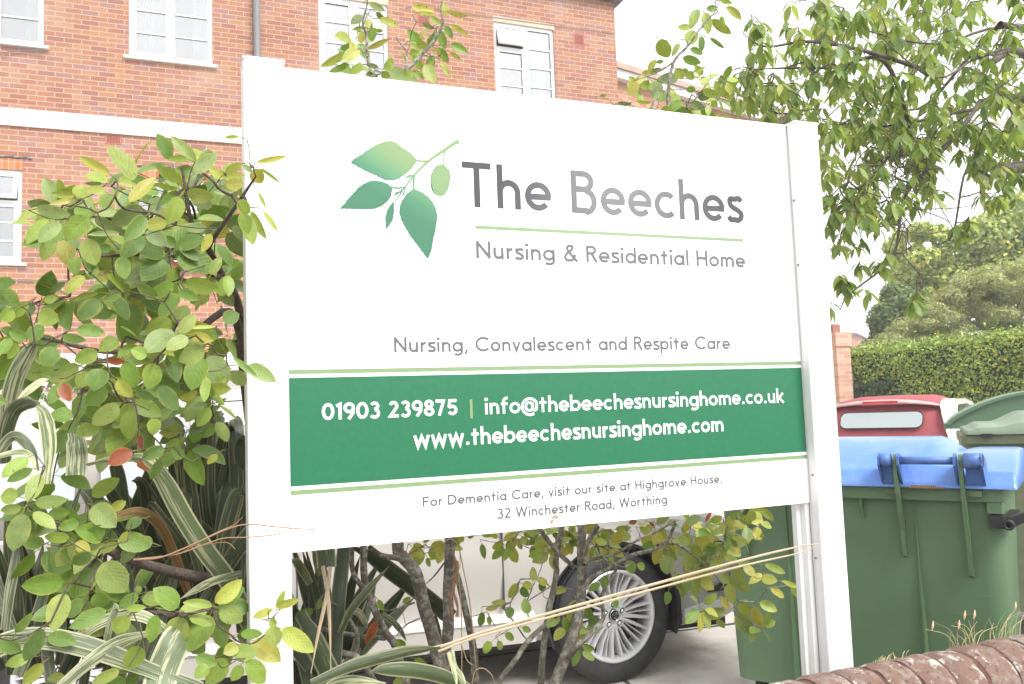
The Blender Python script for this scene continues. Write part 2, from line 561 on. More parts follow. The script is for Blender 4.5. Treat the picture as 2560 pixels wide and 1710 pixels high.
# planting bed: a mounded strip behind the wall
bm = bmesh.new()
nx, ny = 60, 14
g = [[bm.verts.new((-4 + 8.3 * i / nx, 1.80 + 1.12 * j / ny, 0.06 + 0.16 * math.sin(math.pi * j / ny) + 0.03 * math.sin(i * 1.7 + j) + RNG.uniform(0, .02))) for j in range(ny + 1)] for i in range(nx + 1)]
for i in range(nx):
    for j in range(ny):
        bm.faces.new((g[i][j], g[i + 1][j], g[i + 1][j + 1], g[i][j + 1]))
o = obj('soil', bm, M_SOIL, smooth=True)
o['kind'] = 'structure'
sheet('pavement', [(-60, -6), (80, -6), (80, 1.6), (-60, 1.6)], 0.004, M_PAVE)

# ---------------------------------------------------------------- signboard
YP = 2.0
ZT = 2.343
PX0, PX1, PZ0 = 0.227, 1.743, 1.182
M_PANEL = plain('sign_white', (0.86, 0.86, 0.86), 0.22, 0, 0.012, 3, coat=0.4)
M_POST = plain('post_white', (0.84, 0.84, 0.83), 0.35, 0, 0.015, 8, dirt=(0.55, 0.53, 0.50), dirt_scale=7, dirt_amt=0.12)
M_ALU = plain('post_edge_grey', (0.62, 0.62, 0.62), 0.5, 0.0, 0.08, 20)
def vinyl(name, col, rough=0.16):
    mt, n, b = new_mat(name)
    v = coords(n)
    n.links.new(ramp(n, noise(n, v, 60, 3), [(0.3, tuple(.95 * x for x in col)), (0.7, tuple(min(1, 1.05 * x) for x in col))]), b.inputs['Base Color'])
    b.inputs['Roughness'].default_value = rough
    b.inputs['Specular IOR Level'].default_value = 0.6
    bump(n, b, noise(n, v, 220, 2), 0.06, 0.001)
    return mt
M_TXT_DK = vinyl('vinyl_charcoal', (0.05, 0.049, 0.055), 0.14)
M_TXT_GR = vinyl('vinyl_grey', (0.115, 0.115, 0.12), 0.3)
M_TXT_WH = vinyl('vinyl_white', (0.86, 0.86, 0.86), 0.25)
M_GREEN = vinyl('vinyl_green', (0.013, 0.148, 0.066), 0.20)
M_LIME = vinyl('vinyl_lime', (0.21, 0.31, 0.15), 0.25)

sign = thing('signboard', 'large white nursing home sign with green contact band on two white posts', 'sign', (0, 0, 0))
bm = bmesh.new()
box(bm, PX0, PX1, YP, YP + 0.012, PZ0, ZT)
panel = obj('panel', bm, M_PANEL, sign, bevel=0.0012)
def post(x0, x1):
    bm = bmesh.new()
    w = x1 - x0
    # hollow section with a rounded face, a slot for the panel and a rear lip
    pts = []
    for a in range(7):
        t = math.pi / 2 * a / 6
        pts.append((x0 + 0.006 - 0.006 * math.sin(t), 1.963 + 0.006 - 0.006 * math.cos(t)))
    pts += [(x0, 1.995), (x0 + 0.004, 1.997), (x0 + 0.004, 2.016), (x0, 2.018), (x0, 2.045), (x0 + 0.005, 2.052), (x1 - 0.005, 2.052), (x1, 2.045), (x1, 2.018), (x1 - 0.004, 2.016), (x1 - 0.004, 1.997), (x1, 1.995)]
    for a in range(7):
        t = math.pi / 2 * (1 - a / 6)
        pts.append((x1 - 0.006 + 0.006 * math.sin(t), 1.963 + 0.006 - 0.006 * math.cos(t)))
    prism(bm, pts, -0.3, ZT - 0.004, axes='xy')
    p = obj('post', bm, M_POST, sign)
    bm = bmesh.new()
    box(bm, x0 - 0.0015, x1 + 0.0015, 1.9615, 2.0535, ZT - 0.0042, ZT + 0.002)
    obj('cap', bm, M_POST, p, bevel=0.0015)
    bm = bmesh.new()
    for q0, q1 in ((x0 - 0.0016, x0 + 0.003), (x1 - 0.003, x1 + 0.0016)):
        for yy in (1.9975, 2.0125):
            box(bm, q0 + 0.002, q1 - 0.002, yy, yy + 0.004, 0.0, ZT - 0.03)
    obj('slot_trim', bm, M_ALU if x0 < 1 else M_POST, p)
    return p
post(0.133, 0.2265)
rp = post(1.7435, 1.836)
# channel that carries the panel, seen under its lower edge at the right post
bm = bmesh.new()
box(bm, 1.712, 1.7432, 2.026, 2.047, 0.0, PZ0 + 0.3)
box(bm, 1.728, 1.7430, 2.006, 2.0258, 0.0, PZ0 - 0.001)
obj('rail', bm, M_POST, rp)
M_SCREW = plain('screw_steel', (0.25, 0.25, 0.25), 0.4, 0.8)
for q in ((1.7428, 1.985, 2.10), (1.7428, 1.982, 1.265), (1.7428, 1.99, 1.02), (1.7428, 1.985, 1.9)):
    bm = bmesh.new()
    bmesh.ops.create_uvsphere(bm, u_segments=8, v_segments=6, radius=0.0035, matrix=Matrix.Translation(q))
    obj('screw', bm, M_SCREW, rp, smooth=True)

def strip2d(pts, w):
    """stroke outline: left/right offsets of a polyline with mitred joints"""
    P = [np.array(p, float) for p in pts]
    P = [p for i, p in enumerate(P) if i == 0 or np.linalg.norm(p - P[i - 1]) > 1e-6]
    closed = np.allclose(P[0], P[-1]) and len(P) > 3
    if closed:
        P = P[:-1]
    k = len(P)
    L, R = [], []
    for i in range(k):
        if closed:
            d0, d1 = P[i] - P[i - 1], P[(i + 1) % k] - P[i]
        else:
            d0 = P[i] - P[i - 1] if i else P[1] - P[0]
            d1 = P[i + 1] - P[i] if i < k - 1 else d0
        d0, d1 = d0 / (np.linalg.norm(d0) + 1e-12), d1 / (np.linalg.norm(d1) + 1e-12)
        t = d0 + d1
        t /= np.linalg.norm(t) + 1e-12
        nrm = np.array([-t[1], t[0]])
        c = max(0.30, abs(nrm @ np.array([-d0[1], d0[0]])))
        ww = w[i] / 2 if hasattr(w, '__len__') else w / 2
        L.append(P[i] + nrm * ww / c)
        R.append(P[i] - nrm * ww / c)
    if closed:
        L.append(L[0])
        R.append(R[0])
    return L, R
def arc(cx, cy, rx, ry, a0, a1, n=22):
    return [(cx + rx * math.cos(math.radians(a0 + (a1 - a0) * i / n)), cy + ry * math.sin(math.radians(a0 + (a1 - a0) * i / n))) for i in range(n + 1)]
def sp_(pts):
    return [tuple(p) for p in catmull(pts, 7)]
XH = 0.66
def glyph(ch, w):
    """advance width, strokes, dots of a geometric monoline letter; capital height 1, stroke w"""
    h = w / 2
    t, x = 1 - h, XH - h
    D = []
    ow = 0.64
    rx, ry = ow / 2 - h, XH / 2 - h
    ring = arc(ow / 2, XH / 2, rx, ry, 90, 450, 40)
    def arch(x0, wd, y0=XH):
        r = (wd - w) / 2
        return arc(x0 + h + r, y0 - h - r * 1.08, r, r * 1.08, 165, 0, 18) + [(x0 + wd - h, 0)]
    if ch == ' ': return (0.44 if w > .1485 else 0.50), [], []
    if ch == 'T': return 0.66, [[(0, t), (.66, t)], [(.33, t), (.33, 0)]], D
    if ch == 'h': return 0.55, [[(h, 0), (h, 1)], arch(0, .55)], D
    if ch == 'n': return 0.54, [[(h, 0), (h, XH)], arch(0, .54)], D
    if ch == 'm': return 0.86, [[(h, 0), (h, XH)], arch(0, .46), arch(.46 - w, .86 - .46 + w)], D
    if ch == 'u': return 0.54, [[(.54 - h, 0), (.54 - h, XH)], [(h, XH)] + arc(.27, h + (.27 - h) * 1.08, .27 - h, (.27 - h) * 1.08, 180, 345, 18)], D
    if ch == 'r': return 0.34, [[(h, 0), (h, XH)], arc(.30, XH - h - .24, .30 - h, .24, 170, 82, 12)], D
    if ch == 'e': return ow, [arc(ow / 2, XH / 2, rx, ry, 0, 318, 36), [(h, XH / 2 - .012), (ow - h * .2, XH / 2 - .012)]], D
    if ch == 'c': return 0.58, [arc(ow / 2, XH / 2, rx, ry, 46, 314, 32)], D
    if ch == 'o': return ow, [ring], D
    if ch == 's': return 0.46, [sp_([(.425, .535), (.36, .61), (.24, x), (.10, .585), (.075 + h * .3, .47), (.16, .385), (.30, .315), (.405, .23), (.40, .12), (.30, .055), (.21, h), (.10, .065), (.035, .145)])], D
    if ch == 'a': return ow + .01, [ring, [(ow + .01 - h, 0), (ow + .01 - h, XH)]], D
    if ch == 'd': return ow + .01, [ring, [(ow + .01 - h, 0), (ow + .01 - h, 1)]], D
    if ch == 'b': return ow + .01, [[(a + .01, b) for a, b in ring], [(h, 0), (h, 1)]], D
    if ch == 'p': return ow + .01, [[(a + .01, b) for a, b in ring], [(h, -.27), (h, XH)]], D
    if ch == 'g': return ow + .01, [ring, [(ow + .01 - h, XH), (ow + .01 - h, 0)] + arc(ow / 2 + .01, -.02, ow / 2 - h, .25 - h, 0, -140, 16)], D
    if ch == 'i': return w, [[(h, 0), (h, XH)]], [(h, .88, w * .68)]
    if ch == 'l': return w, [[(h, 0), (h, 1)]], D
    if ch == 't': return 0.40, [[(.19, 0), (.19, .88)], [(0, x), (.40, x)]], D
    if ch == 'f': return 0.40, [[(.16, 0), (.16, .76)] + arc(.16 + .2, .78, .2, .22 - h, 180, 80, 12), [(0, x), (.38, x)]], D
    if ch == 'v': return 0.56, [[(h, XH), (.28, 0 + h * .6), (.56 - h, XH)]], D
    if ch == 'w': return 0.88, [[(h, XH), (.24, h * .9), (.44, XH - h), (.64, h * .9), (.88 - h, XH)]], D
    if ch == 'k': return 0.54, [[(h, 0), (h, 1)], [(.50, XH), (w * .9, .27)], [(.20, .34), (.52, 0)]], D
    if ch == 'N': return 0.74, [[(h, 0), (h, 1)], [(.74 - h, 0), (.74 - h, 1)], [(h * .9, 1 - h), (.74 - h * .9, h)]], D
    if ch == 'H': return 0.70, [[(h, 0), (h, 1)], [(.70 - h, 0), (.70 - h, 1)], [(h, .5), (.70 - h, .5)]], D
    if ch == 'R': return 0.60, [[(h, 0), (h, 1)], [(h, t), (.31, t)] + arc(.31, t - (.54 - w) / 2, .27 - h, (.54 - w) / 2, 90, -90, 18) + [(h, t - (.54 - w))], [(.30, t - .54 + w), (.58, 0)]], D
    if ch == 'B': return 0.64, [[(h, 0), (h, 1)], [(h, t), (.33, t)] + arc(.33, t - (.50 - w) / 2, .25 - h, (.50 - w) / 2, 90, -90, 18) + [(h, t - .50 + w)], [(h, .5 + h - .0), (.36, .5 + h)] + arc(.36, .25 + h / 2, .28 - h, .25, 90, -90, 18)[1:-1] + [(.36, h), (h, h)]], D
    if ch == 'C': return 0.88, [arc(.5, .5, .5 - h, .5 - h, 43, 317, 40)], D
    if ch == 'F': return 0.56, [[(h, 0), (h, 1)], [(h, t), (.56, t)], [(h, .52), (.50, .52)]], D
    if ch == 'D': return 0.80, [[(h, 0), (h, 1)], [(h, t), (.32, t)] + arc(.32, .5, .48 - h, .5 - h, 90, -90, 30)[1:-1] + [(.32, h), (h, h)]], D
    if ch == 'W': return 1.14, [[(h, 1), (.31, h), (.57, t), (.83, h), (1.14 - h, 1)]], D
    if ch == '&': return 0.74, [sp_([(.73, .0), (.50, .28), (.26, .60), (.18, .78), (.25, .91), (.34, t)]), sp_([(.33, t), (.46, .92), (.48, .79), (.38, .65), (.18, .48), (.07, .30), (.10, .14), (.20, .065), (.30, h)]), sp_([(.29, h), (.46, .10), (.57, .24), (.61, .43)])], D
    if ch == ',': return 0.18, [[(.15, .15), (.04, -.17)]], D
    if ch == '.': return w * 1.3, [], [(w * .65, w * .6, w * .62)]
    if ch == '@': return 1.0, [arc(.5, .36, .5 - h * .7, .56 - h, -58, -340, 44) + [(.97 - h, .30)] + arc(.86 - h, .24, .11, .10, 0, -150, 8)[1:], arc(.47, .37, .21, .24, 90, 450, 30), [(.72 - h, .20), (.72 - h, .62)]], D
    if ch == '0': return 0.66, [arc(.33, .5, .33 - h, .5 - h, 90, 450, 40)], D
    if ch == '1': return 0.30, [[(.30 - h, 0), (.30 - h, t - .0), (0.02, .80)]], D
    if ch == '2': return 0.58, [arc(.29, .70, .27 - h, .30 - h, 160, -35, 18) + [(h * 1.3, h), (.57, h)]], D
    if ch == '3': return 0.58, [arc(.27, .735, .25 - h * .8, .265 - h, 150, -90, 20), arc(.27, .285, .30 - h, .285 - h + .03, 85, -150, 22)], D
    if ch == '5': return 0.58, [[(.52, t), (.13, t), (.09, .56)] + arc(.27, .32, .30 - h, .32 - h, 125, -150, 24)], D
    if ch == '7': return 0.56, [[(0, t), (.54 - h, t), (.18, 0)]], D
    if ch == '8': return 0.60, [arc(.30, .745, .25 - h * .8, .255 - h * .9, 90, 450, 30), arc(.30, .275, .30 - h, .275 - h * .9, 90, 450, 32)], D
    if ch == '9': return 0.62, [arc(.31, .68, .31 - h, .32 - h, 90, 450, 34), [(.60 - h, .62), (.50, .36), (.27, 0)]], D
    return 0.3, [], []

def lettering(text, w, left, right, base, cap, mt, name='lettering', yoff=0.0008):
    """left/right: photo positions of the line's ends, base: two positions on the base line, cap: one on the capital height"""
    x0, x1 = at(*left, YP).x, at(*right, YP).x
    b0, b1 = at(*base[0], YP), at(*base[1], YP)
    z0 = (b0.z + b1.z) / 2
    H = at(*cap, YP).z - z0
    gap = 0.135 if w < 0.1485 else 0.115
    R_ = set('oecCbdagpqs0389@vwW')
    adv, pos = 0.0, []
    prev = None
    for ch in text:
        g = glyph(ch, w)
        if prev is not None and ch != ' ' and prev != ' ':
            adv += gap - (0.03 if ch in R_ else 0) - (0.03 if prev in R_ else 0)
        pos.append((adv, g))
        adv += g[0]
        prev = ch
    k = (x1 - x0) / adv
    bm, first = bmesh.new(), None
    for ch, (px, (wd, strokes, dots)) in zip(text, pos):
        if ch == ' ':                                   # each word is a piece of vinyl of its own
            o = obj(name, bm, mt, sign)
            first = first or o
            bm = bmesh.new()
        for si, st in enumerate(strokes):
            L, R = strip2d([(a * k, b * H) for a, b in st], w * (H * 0.5 + k * 0.5))
            y = YP - yoff - 0.00015 * si
            va = [bm.verts.new((x0 + px * k + p[0], y, z0 + p[1])) for p in L]
            vb = [bm.verts.new((x0 + px * k + p[0], y, z0 + p[1])) for p in R]
            for i in range(len(va) - 1):
                try:
                    bm.faces.new((va[i], vb[i], vb[i + 1], va[i + 1]))
                except ValueError:
                    pass
        for dx, dz, r in dots:
            vs = [bm.verts.new((x0 + px * k + dx * k + r * k * math.cos(a * math.pi / 9), YP - yoff, z0 + dz * H + r * H * math.sin(a * math.pi / 9))) for a in range(18)]
            bm.faces.new(vs)
    o = obj(name, bm, mt, sign)
    return first or o
lettering('The Beeches', 0.137, (1155, 440), (1856, 520), ((1194, 516.5), (1839, 557)), (1160, 403.8), M_TXT_DK)
lettering('Nursing & Residential Home', 0.145, (1189.8, 620), (1862.5, 650), ((1191.5, 644.7), (1854, 669)), (1190, 601.8), M_TXT_GR)
lettering('Nursing, Convalescent and Respite Care', 0.142, (985, 860), (1825, 861), ((987, 879.5), (1815, 873.5)), (985, 842.5), M_TXT_GR)
lettering('01903 239875', 0.175, (804, 1030), (1143.5, 1020), ((822, 1050.3), (1125, 1037.2)), (818, 1008), M_TXT_WH, yoff=0.0014)
lettering('info@thebeechesnursinghome.co.uk', 0.15, (1212, 1020), (1958.5, 1000), ((1217, 1035.5), (1951, 1007.0)), (1216, 993.4), M_TXT_WH, yoff=0.0014)
lettering('www.thebeechesnursinghome.com', 0.155, (1033, 1100), (1807.5, 1065), ((1050, 1117.6), (1800, 1079.4)), (1050, 1072.5), M_TXT_WH, yoff=0.0014)
lettering('For Dementia Care, visit our site at Highgrove House,', 0.148, (1056.5, 1250), (1804.5, 1208), ((1058, 1266.6), (1788, 1207.8)), (1056.3, 1242), M_TXT_GR)
lettering('32 Winchester Road, Worthing', 0.148, (1243, 1285), (1667.5, 1255), ((1258, 1293.3), (1650, 1262.5)), (1258, 1270.2), M_TXT_GR)
def bar(name, px0, px1, zt, zb, mt, yoff=0.0005):
    bm = bmesh.new()
    bm.faces.new([bm.verts.new(p) for p in ((px0, YP - yoff, zb), (px1, YP - yoff, zb), (px1, YP - yoff, zt), (px0, YP - yoff, zt))])
    return obj(name, bm, mt, sign)
zz = lambda x, y: at(x, y, YP).z
bar('green_band', PX0 + 0.001, PX1 - 0.001, (zz(728, 944.5) + zz(2003, 919.3)) / 2, (zz(730, 1216.4) + zz(2016, 1129)) / 2, M_GREEN)
bar('stripe', PX0 + 0.001, PX1 - 0.001, (zz(726, 924) + zz(2002, 903.6)) / 2, (zz(726, 935) + zz(2002, 911.8)) / 2, M_LIME)
bar('stripe', PX0 + 0.001, PX1 - 0.001, (zz(730, 1225) + zz(2017.7, 1138)) / 2, (zz(730, 1238.4) + zz(2018.9, 1145.5)) / 2, M_LIME)
bar('rule', at(1187.9, 565, YP).x, at(1858.6, 600, YP).x, (zz(1187.9, 562.2) + zz(1858.6, 598.1)) / 2, (zz(1187.9, 570.7) + zz(1858.6, 605.4)) / 2, M_LIME)
bar('divider', at(1174.5, 1020, YP).x, at(1181, 1020, YP).x, zz(1177.8, 998), zz(1177.8, 1046), M_LIME, 0.0014)

# logo: a twig with toothed leaves, printed in one light-to-dark green blend
mt, n_, b_ = new_mat('logo_print')
geo = coords(n_, 'Object')
s_ = n_.nodes.new('ShaderNodeSeparateXYZ')
n_.links.new(geo, s_.inputs[0])
LZ = lambda a, b: (820 + a / 4.611, 330 + b / 4.611)
la, lb = at(*LZ(1150, 400), YP), at(*LZ(650, 900), YP)
dx_, dz_ = la.x - lb.x, la.z - lb.z
proj = math_n(n_, 'ADD', math_n(n_, 'MULTIPLY', math_n(n_, 'SUBTRACT', s_.outputs[0], lb.x), 0.5 / dx_ * 0.74), math_n(n_, 'MULTIPLY', math_n(n_, 'SUBTRACT', s_.outputs[2], lb.z), 0.5 / dz_ * 1.26))
n_.links.new(ramp(n_, proj, [(0.16, (0.047, 0.176, 0.099)), (0.40, (0.065, 0.215, 0.120)), (0.62, (0.129, 0.284, 0.146)), (0.80, (0.194, 0.310, 0.142)), (1.0, (0.206, 0.318, 0.146))]), b_.inputs['Base Color'])
b_.inputs['Roughness'].default_value = 0.22
M_LOGO = mt
def logo_leaf(pts, teeth, name='logo_leaf', off=0.0006, tips=()):
    q = []
    k = len(pts)
    for i in range(k):
        a, b = np.array(pts[i], float), np.array(pts[(i + 1) % k], float)
        d = b - a
        L = np.linalg.norm(d)
        nrm = np.array([d[1], -d[0]]) / L
        m_ = max(1, int(L / teeth)) if teeth else 1
        for j in range(m_):
            q.append(a + d * (j / m_))
            if teeth:
                q.append(a + d * ((j + 0.75) / m_) + nrm * 7)
    bm = bmesh.new()
    vs = []
    for p in q:
        w_ = at(*LZ(*p), YP)
        vs.append(bm.verts.new((w_.x, YP - off, w_.z)))
    f = bm.faces.new(vs)
    bmesh.ops.triangulate(bm, faces=[f])
    return obj(name, bm, M_LOGO, sign)
logo_leaf([(262, 350), (330, 295), (430, 235), (500, 180), (590, 135), (670, 108), (740, 108), (800, 138), (850, 182), (910, 215), (970, 265), (1025, 325), (1000, 370), (950, 435), (880, 490), (810, 540), (740, 553), (700, 553), (640, 545), (560, 500), (470, 462), (400, 428), (330, 388)], 42)
logo_leaf([(140, 880), (190, 830), (240, 765), (310, 690), (370, 630), (430, 590), (500, 565), (560, 565), (640, 580), (700, 610), (735, 645), (735, 690), (715, 760), (660, 820), (600, 860), (520, 885), (420, 888), (320, 886), (260, 883)], 42)
logo_leaf([(990, 660), (1080, 695), (1160, 755), (1215, 830), (1245, 900), (1256, 970), (1248, 1050), (1233, 1150), (1200, 1270), (1188, 1360), (1150, 1462), (1100, 1395), (1030, 1300), (950, 1195), (890, 1095), (842, 1000), (822, 910), (840, 830), (870, 770), (920, 700)], 48)
logo_leaf([(670, 1125), (658, 1000), (680, 900), (720, 840), (765, 795), (760, 860), (762, 930), (745, 1020), (700, 1085)], 0)
logo_leaf([(1325, 375), (1370, 410), (1400, 460), (1408, 530), (1398, 600), (1378, 670), (1340, 720), (1280, 735), (1230, 713), (1197, 655), (1184, 580), (1188, 510), (1217, 430), (1260, 392)], 22)
logo_leaf([(890, 532), (905, 510), (930, 494), (985, 488), (962, 515), (930, 528)], 0)
logo_leaf([(760, 738), (768, 712), (790, 690), (842, 678), (815, 712)], 0)
logo_leaf([(852, 745), (856, 712), (870, 690), (885, 680), (882, 714)], 0)
bm = bmesh.new()
for si, (pts, w0, w1) in enumerate((([(1512, 112), (1470, 122), (1340, 210), (1165, 330), (1000, 490), (890, 630), (830, 720), (768, 800)], 52, 14), ([(1150, 335), (1085, 338), (1018, 326)], 24, 20), ([(1345, 215), (1335, 300), (1325, 380)], 15, 13), ([(995, 495), (985, 580), (990, 668)], 26, 20), ([(880, 638), (800, 645), (730, 640)], 16, 14), ([(892, 630), (882, 690)], 14, 9), ([(850, 660), (830, 700)], 14, 9))):
    q = catmull(pts, 8)
    k = len(q)
    L, R = strip2d([tuple(p) for p in q], [w0 + (w1 - w0) * min(1, 1.35 * i / (k - 1)) for i in range(k)])
    pr = []
    for a, b in zip(L, R):
        A_, B_ = at(*LZ(*a), YP), at(*LZ(*b), YP)
        y = YP - 0.0008 - 0.00015 * si
        pr.append((bm.verts.new((A_.x, y, A_.z)), bm.verts.new((B_.x, y, B_.z))))
    for a, b in zip(pr[:-1], pr[1:]):
        bm.faces.new((a[0], a[1], b[1], b[0]))
obj('logo_stem', bm, M_LOGO, sign)
# bird mess on the lower edge
bm = bmesh.new()
c0 = at(1383, 1297, YP)
for i in range(70):
    r = RNG.uniform(0.0006, 0.0022) if i > 6 else RNG.uniform(0.002, 0.0045)
    cxx, czz = c0.x + RNG.gauss(0, 0.009), c0.z + RNG.gauss(0, 0.012)
    vs = [bm.verts.new((cxx + r * math.cos(t) * RNG.uniform(.7, 1.2), YP - 0.0018 - i * 0.00004, czz + r * math.sin(t) * RNG.uniform(.7, 1.2))) for t in [j * 6.283 / 7 for j in range(7)]]
    bm.faces.new(vs)
obj('stain', bm, plain('bird_stain', (0.40, 0.30, 0.22), 0.8, 0, 0.5, 300), sign)
# ---------------------------------------------------------------- brick building
YB = 13.0
BR = [(0.294, 0.121, 0.078), (0.328, 0.143, 0.086), (0.351, 0.166, 0.102), (0.311, 0.135, 0.102), (0.373, 0.185, 0.110), (0.277, 0.119, 0.091), (0.335, 0.151, 0.088), (0.294, 0.154, 0.137), (0.363, 0.170, 0.093), (0.322, 0.131, 0.088)]
M_BRICK = brick_mat('red_brick', BR, (0.47, 0.39, 0.29), weather=0.45)
M_SOLDIER = brick_mat('soldier_brick', [(0.42, 0.15, 0.06), (0.48, 0.20, 0.08), (0.38, 0.11, 0.06), (0.45, 0.17, 0.06)], (0.40, 0.34, 0.27), course=0.225, length=0.075, soldier=True)
M_RENDER = plain('white_masonry_paint', (0.80, 0.79, 0.77), 0.7, 0, 0.03, 2, dirt=(0.62, 0.59, 0.55), dirt_scale=1.6, dirt_amt=0.25)
M_UPVC = plain('white_upvc', (0.80, 0.80, 0.79), 0.3, 0, 0.02, 5, dirt=(0.6, 0.6, 0.58), dirt_scale=6, dirt_amt=0.15)
M_GLASS = glass_mat('window_glass', (0.93, 0.94, 0.95), 0.33)
M_DKGAP = plain('dark_gap', (0.05, 0.05, 0.055), 0.8)
M_ROOM = plain('room_grey', (0.40, 0.41, 0.43), 0.9)
M_CURT = plain('net_curtain', (0.84, 0.83, 0.80), 0.9, 0, 0.03, 3)
M_TERRA = plain('terracotta', (0.42, 0.14, 0.10), 0.85, 0, 0.1, 30)
M_PIPE = plain('grey_pipe', (0.16, 0.16, 0.17), 0.45, 0, 0.08, 8)
M_CONCL = plain('cast_stone', (0.50, 0.43, 0.33), 0.9, 0, 0.12, 20, bumps=.3)
M_LEAD = plain('roof_edge_grey', (0.11, 0.11, 0.12), 0.5, 0, 0.1, 6)

bld = thing('brick_building', 'red brick building with white framed windows and white band behind the sign', 'building', (0, YB, 0))
XE = at(1540, 120, YB).x            # right-hand corner
ZR = at(1520, 3, YB).z              # under the roof edge
XW0 = -9.0
bandT, bandB = at(298, 295, YB).z, at(298, 336, YB).z
sill_u = at(330, 142, YB).z
wx = lambda a, b: (at(a, 100, YB).x, at(b, 100, YB).x)
WU = []
x2 = wx(322.5, 531)
WU.append((x2[0], x2[1], sill_u, sill_u + 1.50, 2))
x1r = at(109.5, 80, YB).x
WU.insert(0, (x1r - (x2[1] - x2[0]), x1r, sill_u, sill_u + 1.50, 1))
x3 = (at(797, 60, YB).x, at(969.5, 80, YB).x)
top4 = at(1310, 64, YB).z
WU.append((x3[0], x3[1], top4 - 1.50, top4, 3))
x4 = (at(1236.5, 130, YB).x, at(1385.5, 130, YB).x)
WU.append((x4[0], x4[1], top4 - 1.50, top4, 4))
sill_l = at(30, 658, YB).z
topl = at(30, 424.5, YB).z
x5r = at(54.5, 540, YB).x
x6 = (at(328, 450, YB).x, at(536, 470, YB).x)
WL = [(x5r - 1.15, x5r, sill_l, topl, 5), (x6[0], x6[1], sill_l, topl, 6)]
for i in range(1, 4):
    xo = x6[1] + 1.4 + (i - 1) * 2.6
    if xo + 1.15 < XE - 0.4:
        WL.append((xo, xo + 1.15, sill_l, topl, 7))
WALL_OPEN = WU + WL
xs = sorted(set([XW0, XE] + [w[0] for w in WALL_OPEN] + [w[1] for w in WALL_OPEN]))
zs = sorted(set([0.0, ZR] + [w[2] for w in WALL_OPEN] + [w[3] for w in WALL_OPEN]))
bm = bmesh.new()
cache = {}
def V_(x, z, y=0.0):
    k = (round(x, 4), round(z, 4), round(y, 4))
    if k not in cache:
        cache[k] = bm.verts.new((x, y, z))
    return cache[k]
for i in range(len(xs) - 1):
    for j in range(len(zs) - 1):
        mx, mz = (xs[i] + xs[i + 1]) / 2, (zs[j] + zs[j + 1]) / 2
        if any(w[0] < mx < w[1] and w[2] < mz < w[3] for w in WALL_OPEN):
            continue
        bm.faces.new((V_(xs[i], zs[j]), V_(xs[i + 1], zs[j]), V_(xs[i + 1], zs[j + 1]), V_(xs[i], zs[j + 1])))
for w in WALL_OPEN:
    a, b, c, d = w[:4]
    for p, q in (((a, c), (b, c)), ((b, c), (b, d)), ((b, d), (a, d)), ((a, d), (a, c))):
        bm.faces.new([bm.verts.new((p[0], 0, p[1])), bm.verts.new((q[0], 0, q[1])), bm.verts.new((q[0], 0.12, q[1])), bm.verts.new((p[0], 0.12, p[1]))])
me = bpy.data.meshes.new('wall')
bm.to_mesh(me)
bm.free()
link('wall', me, M_BRICK, bld)
bm = bmesh.new()
for q in (((XE, 0), (XE, 9.5)), ((XE, 9.5), (XW0, 9.5)), ((XW0, 9.5), (XW0, 0))):
    (xa, ya), (xb, yb_) = q
    bm.faces.new([bm.verts.new((xa, ya, 0)), bm.verts.new((xb, yb_, 0)), bm.verts.new((xb, yb_, ZR)), bm.verts.new((xa, ya, ZR))])
obj('wall', bm, brick_mat('red_brick_side', BR, (0.50, 0.42, 0.31), axes='yz'), bld)
bm = bmesh.new()
box(bm, XW0, XE + 0.14, -0.14, 9.6, ZR, ZR + 0.22)
obj('roof_edge', bm, M_LEAD, bld, bevel=0.02)
bm = bmesh.new()
box(bm, XW0, at(640, 330, YB).x + 3.0, -0.035, -0.001, bandB, bandT)
obj('white_band', bm, M_RENDER, bld, bevel=0.004)

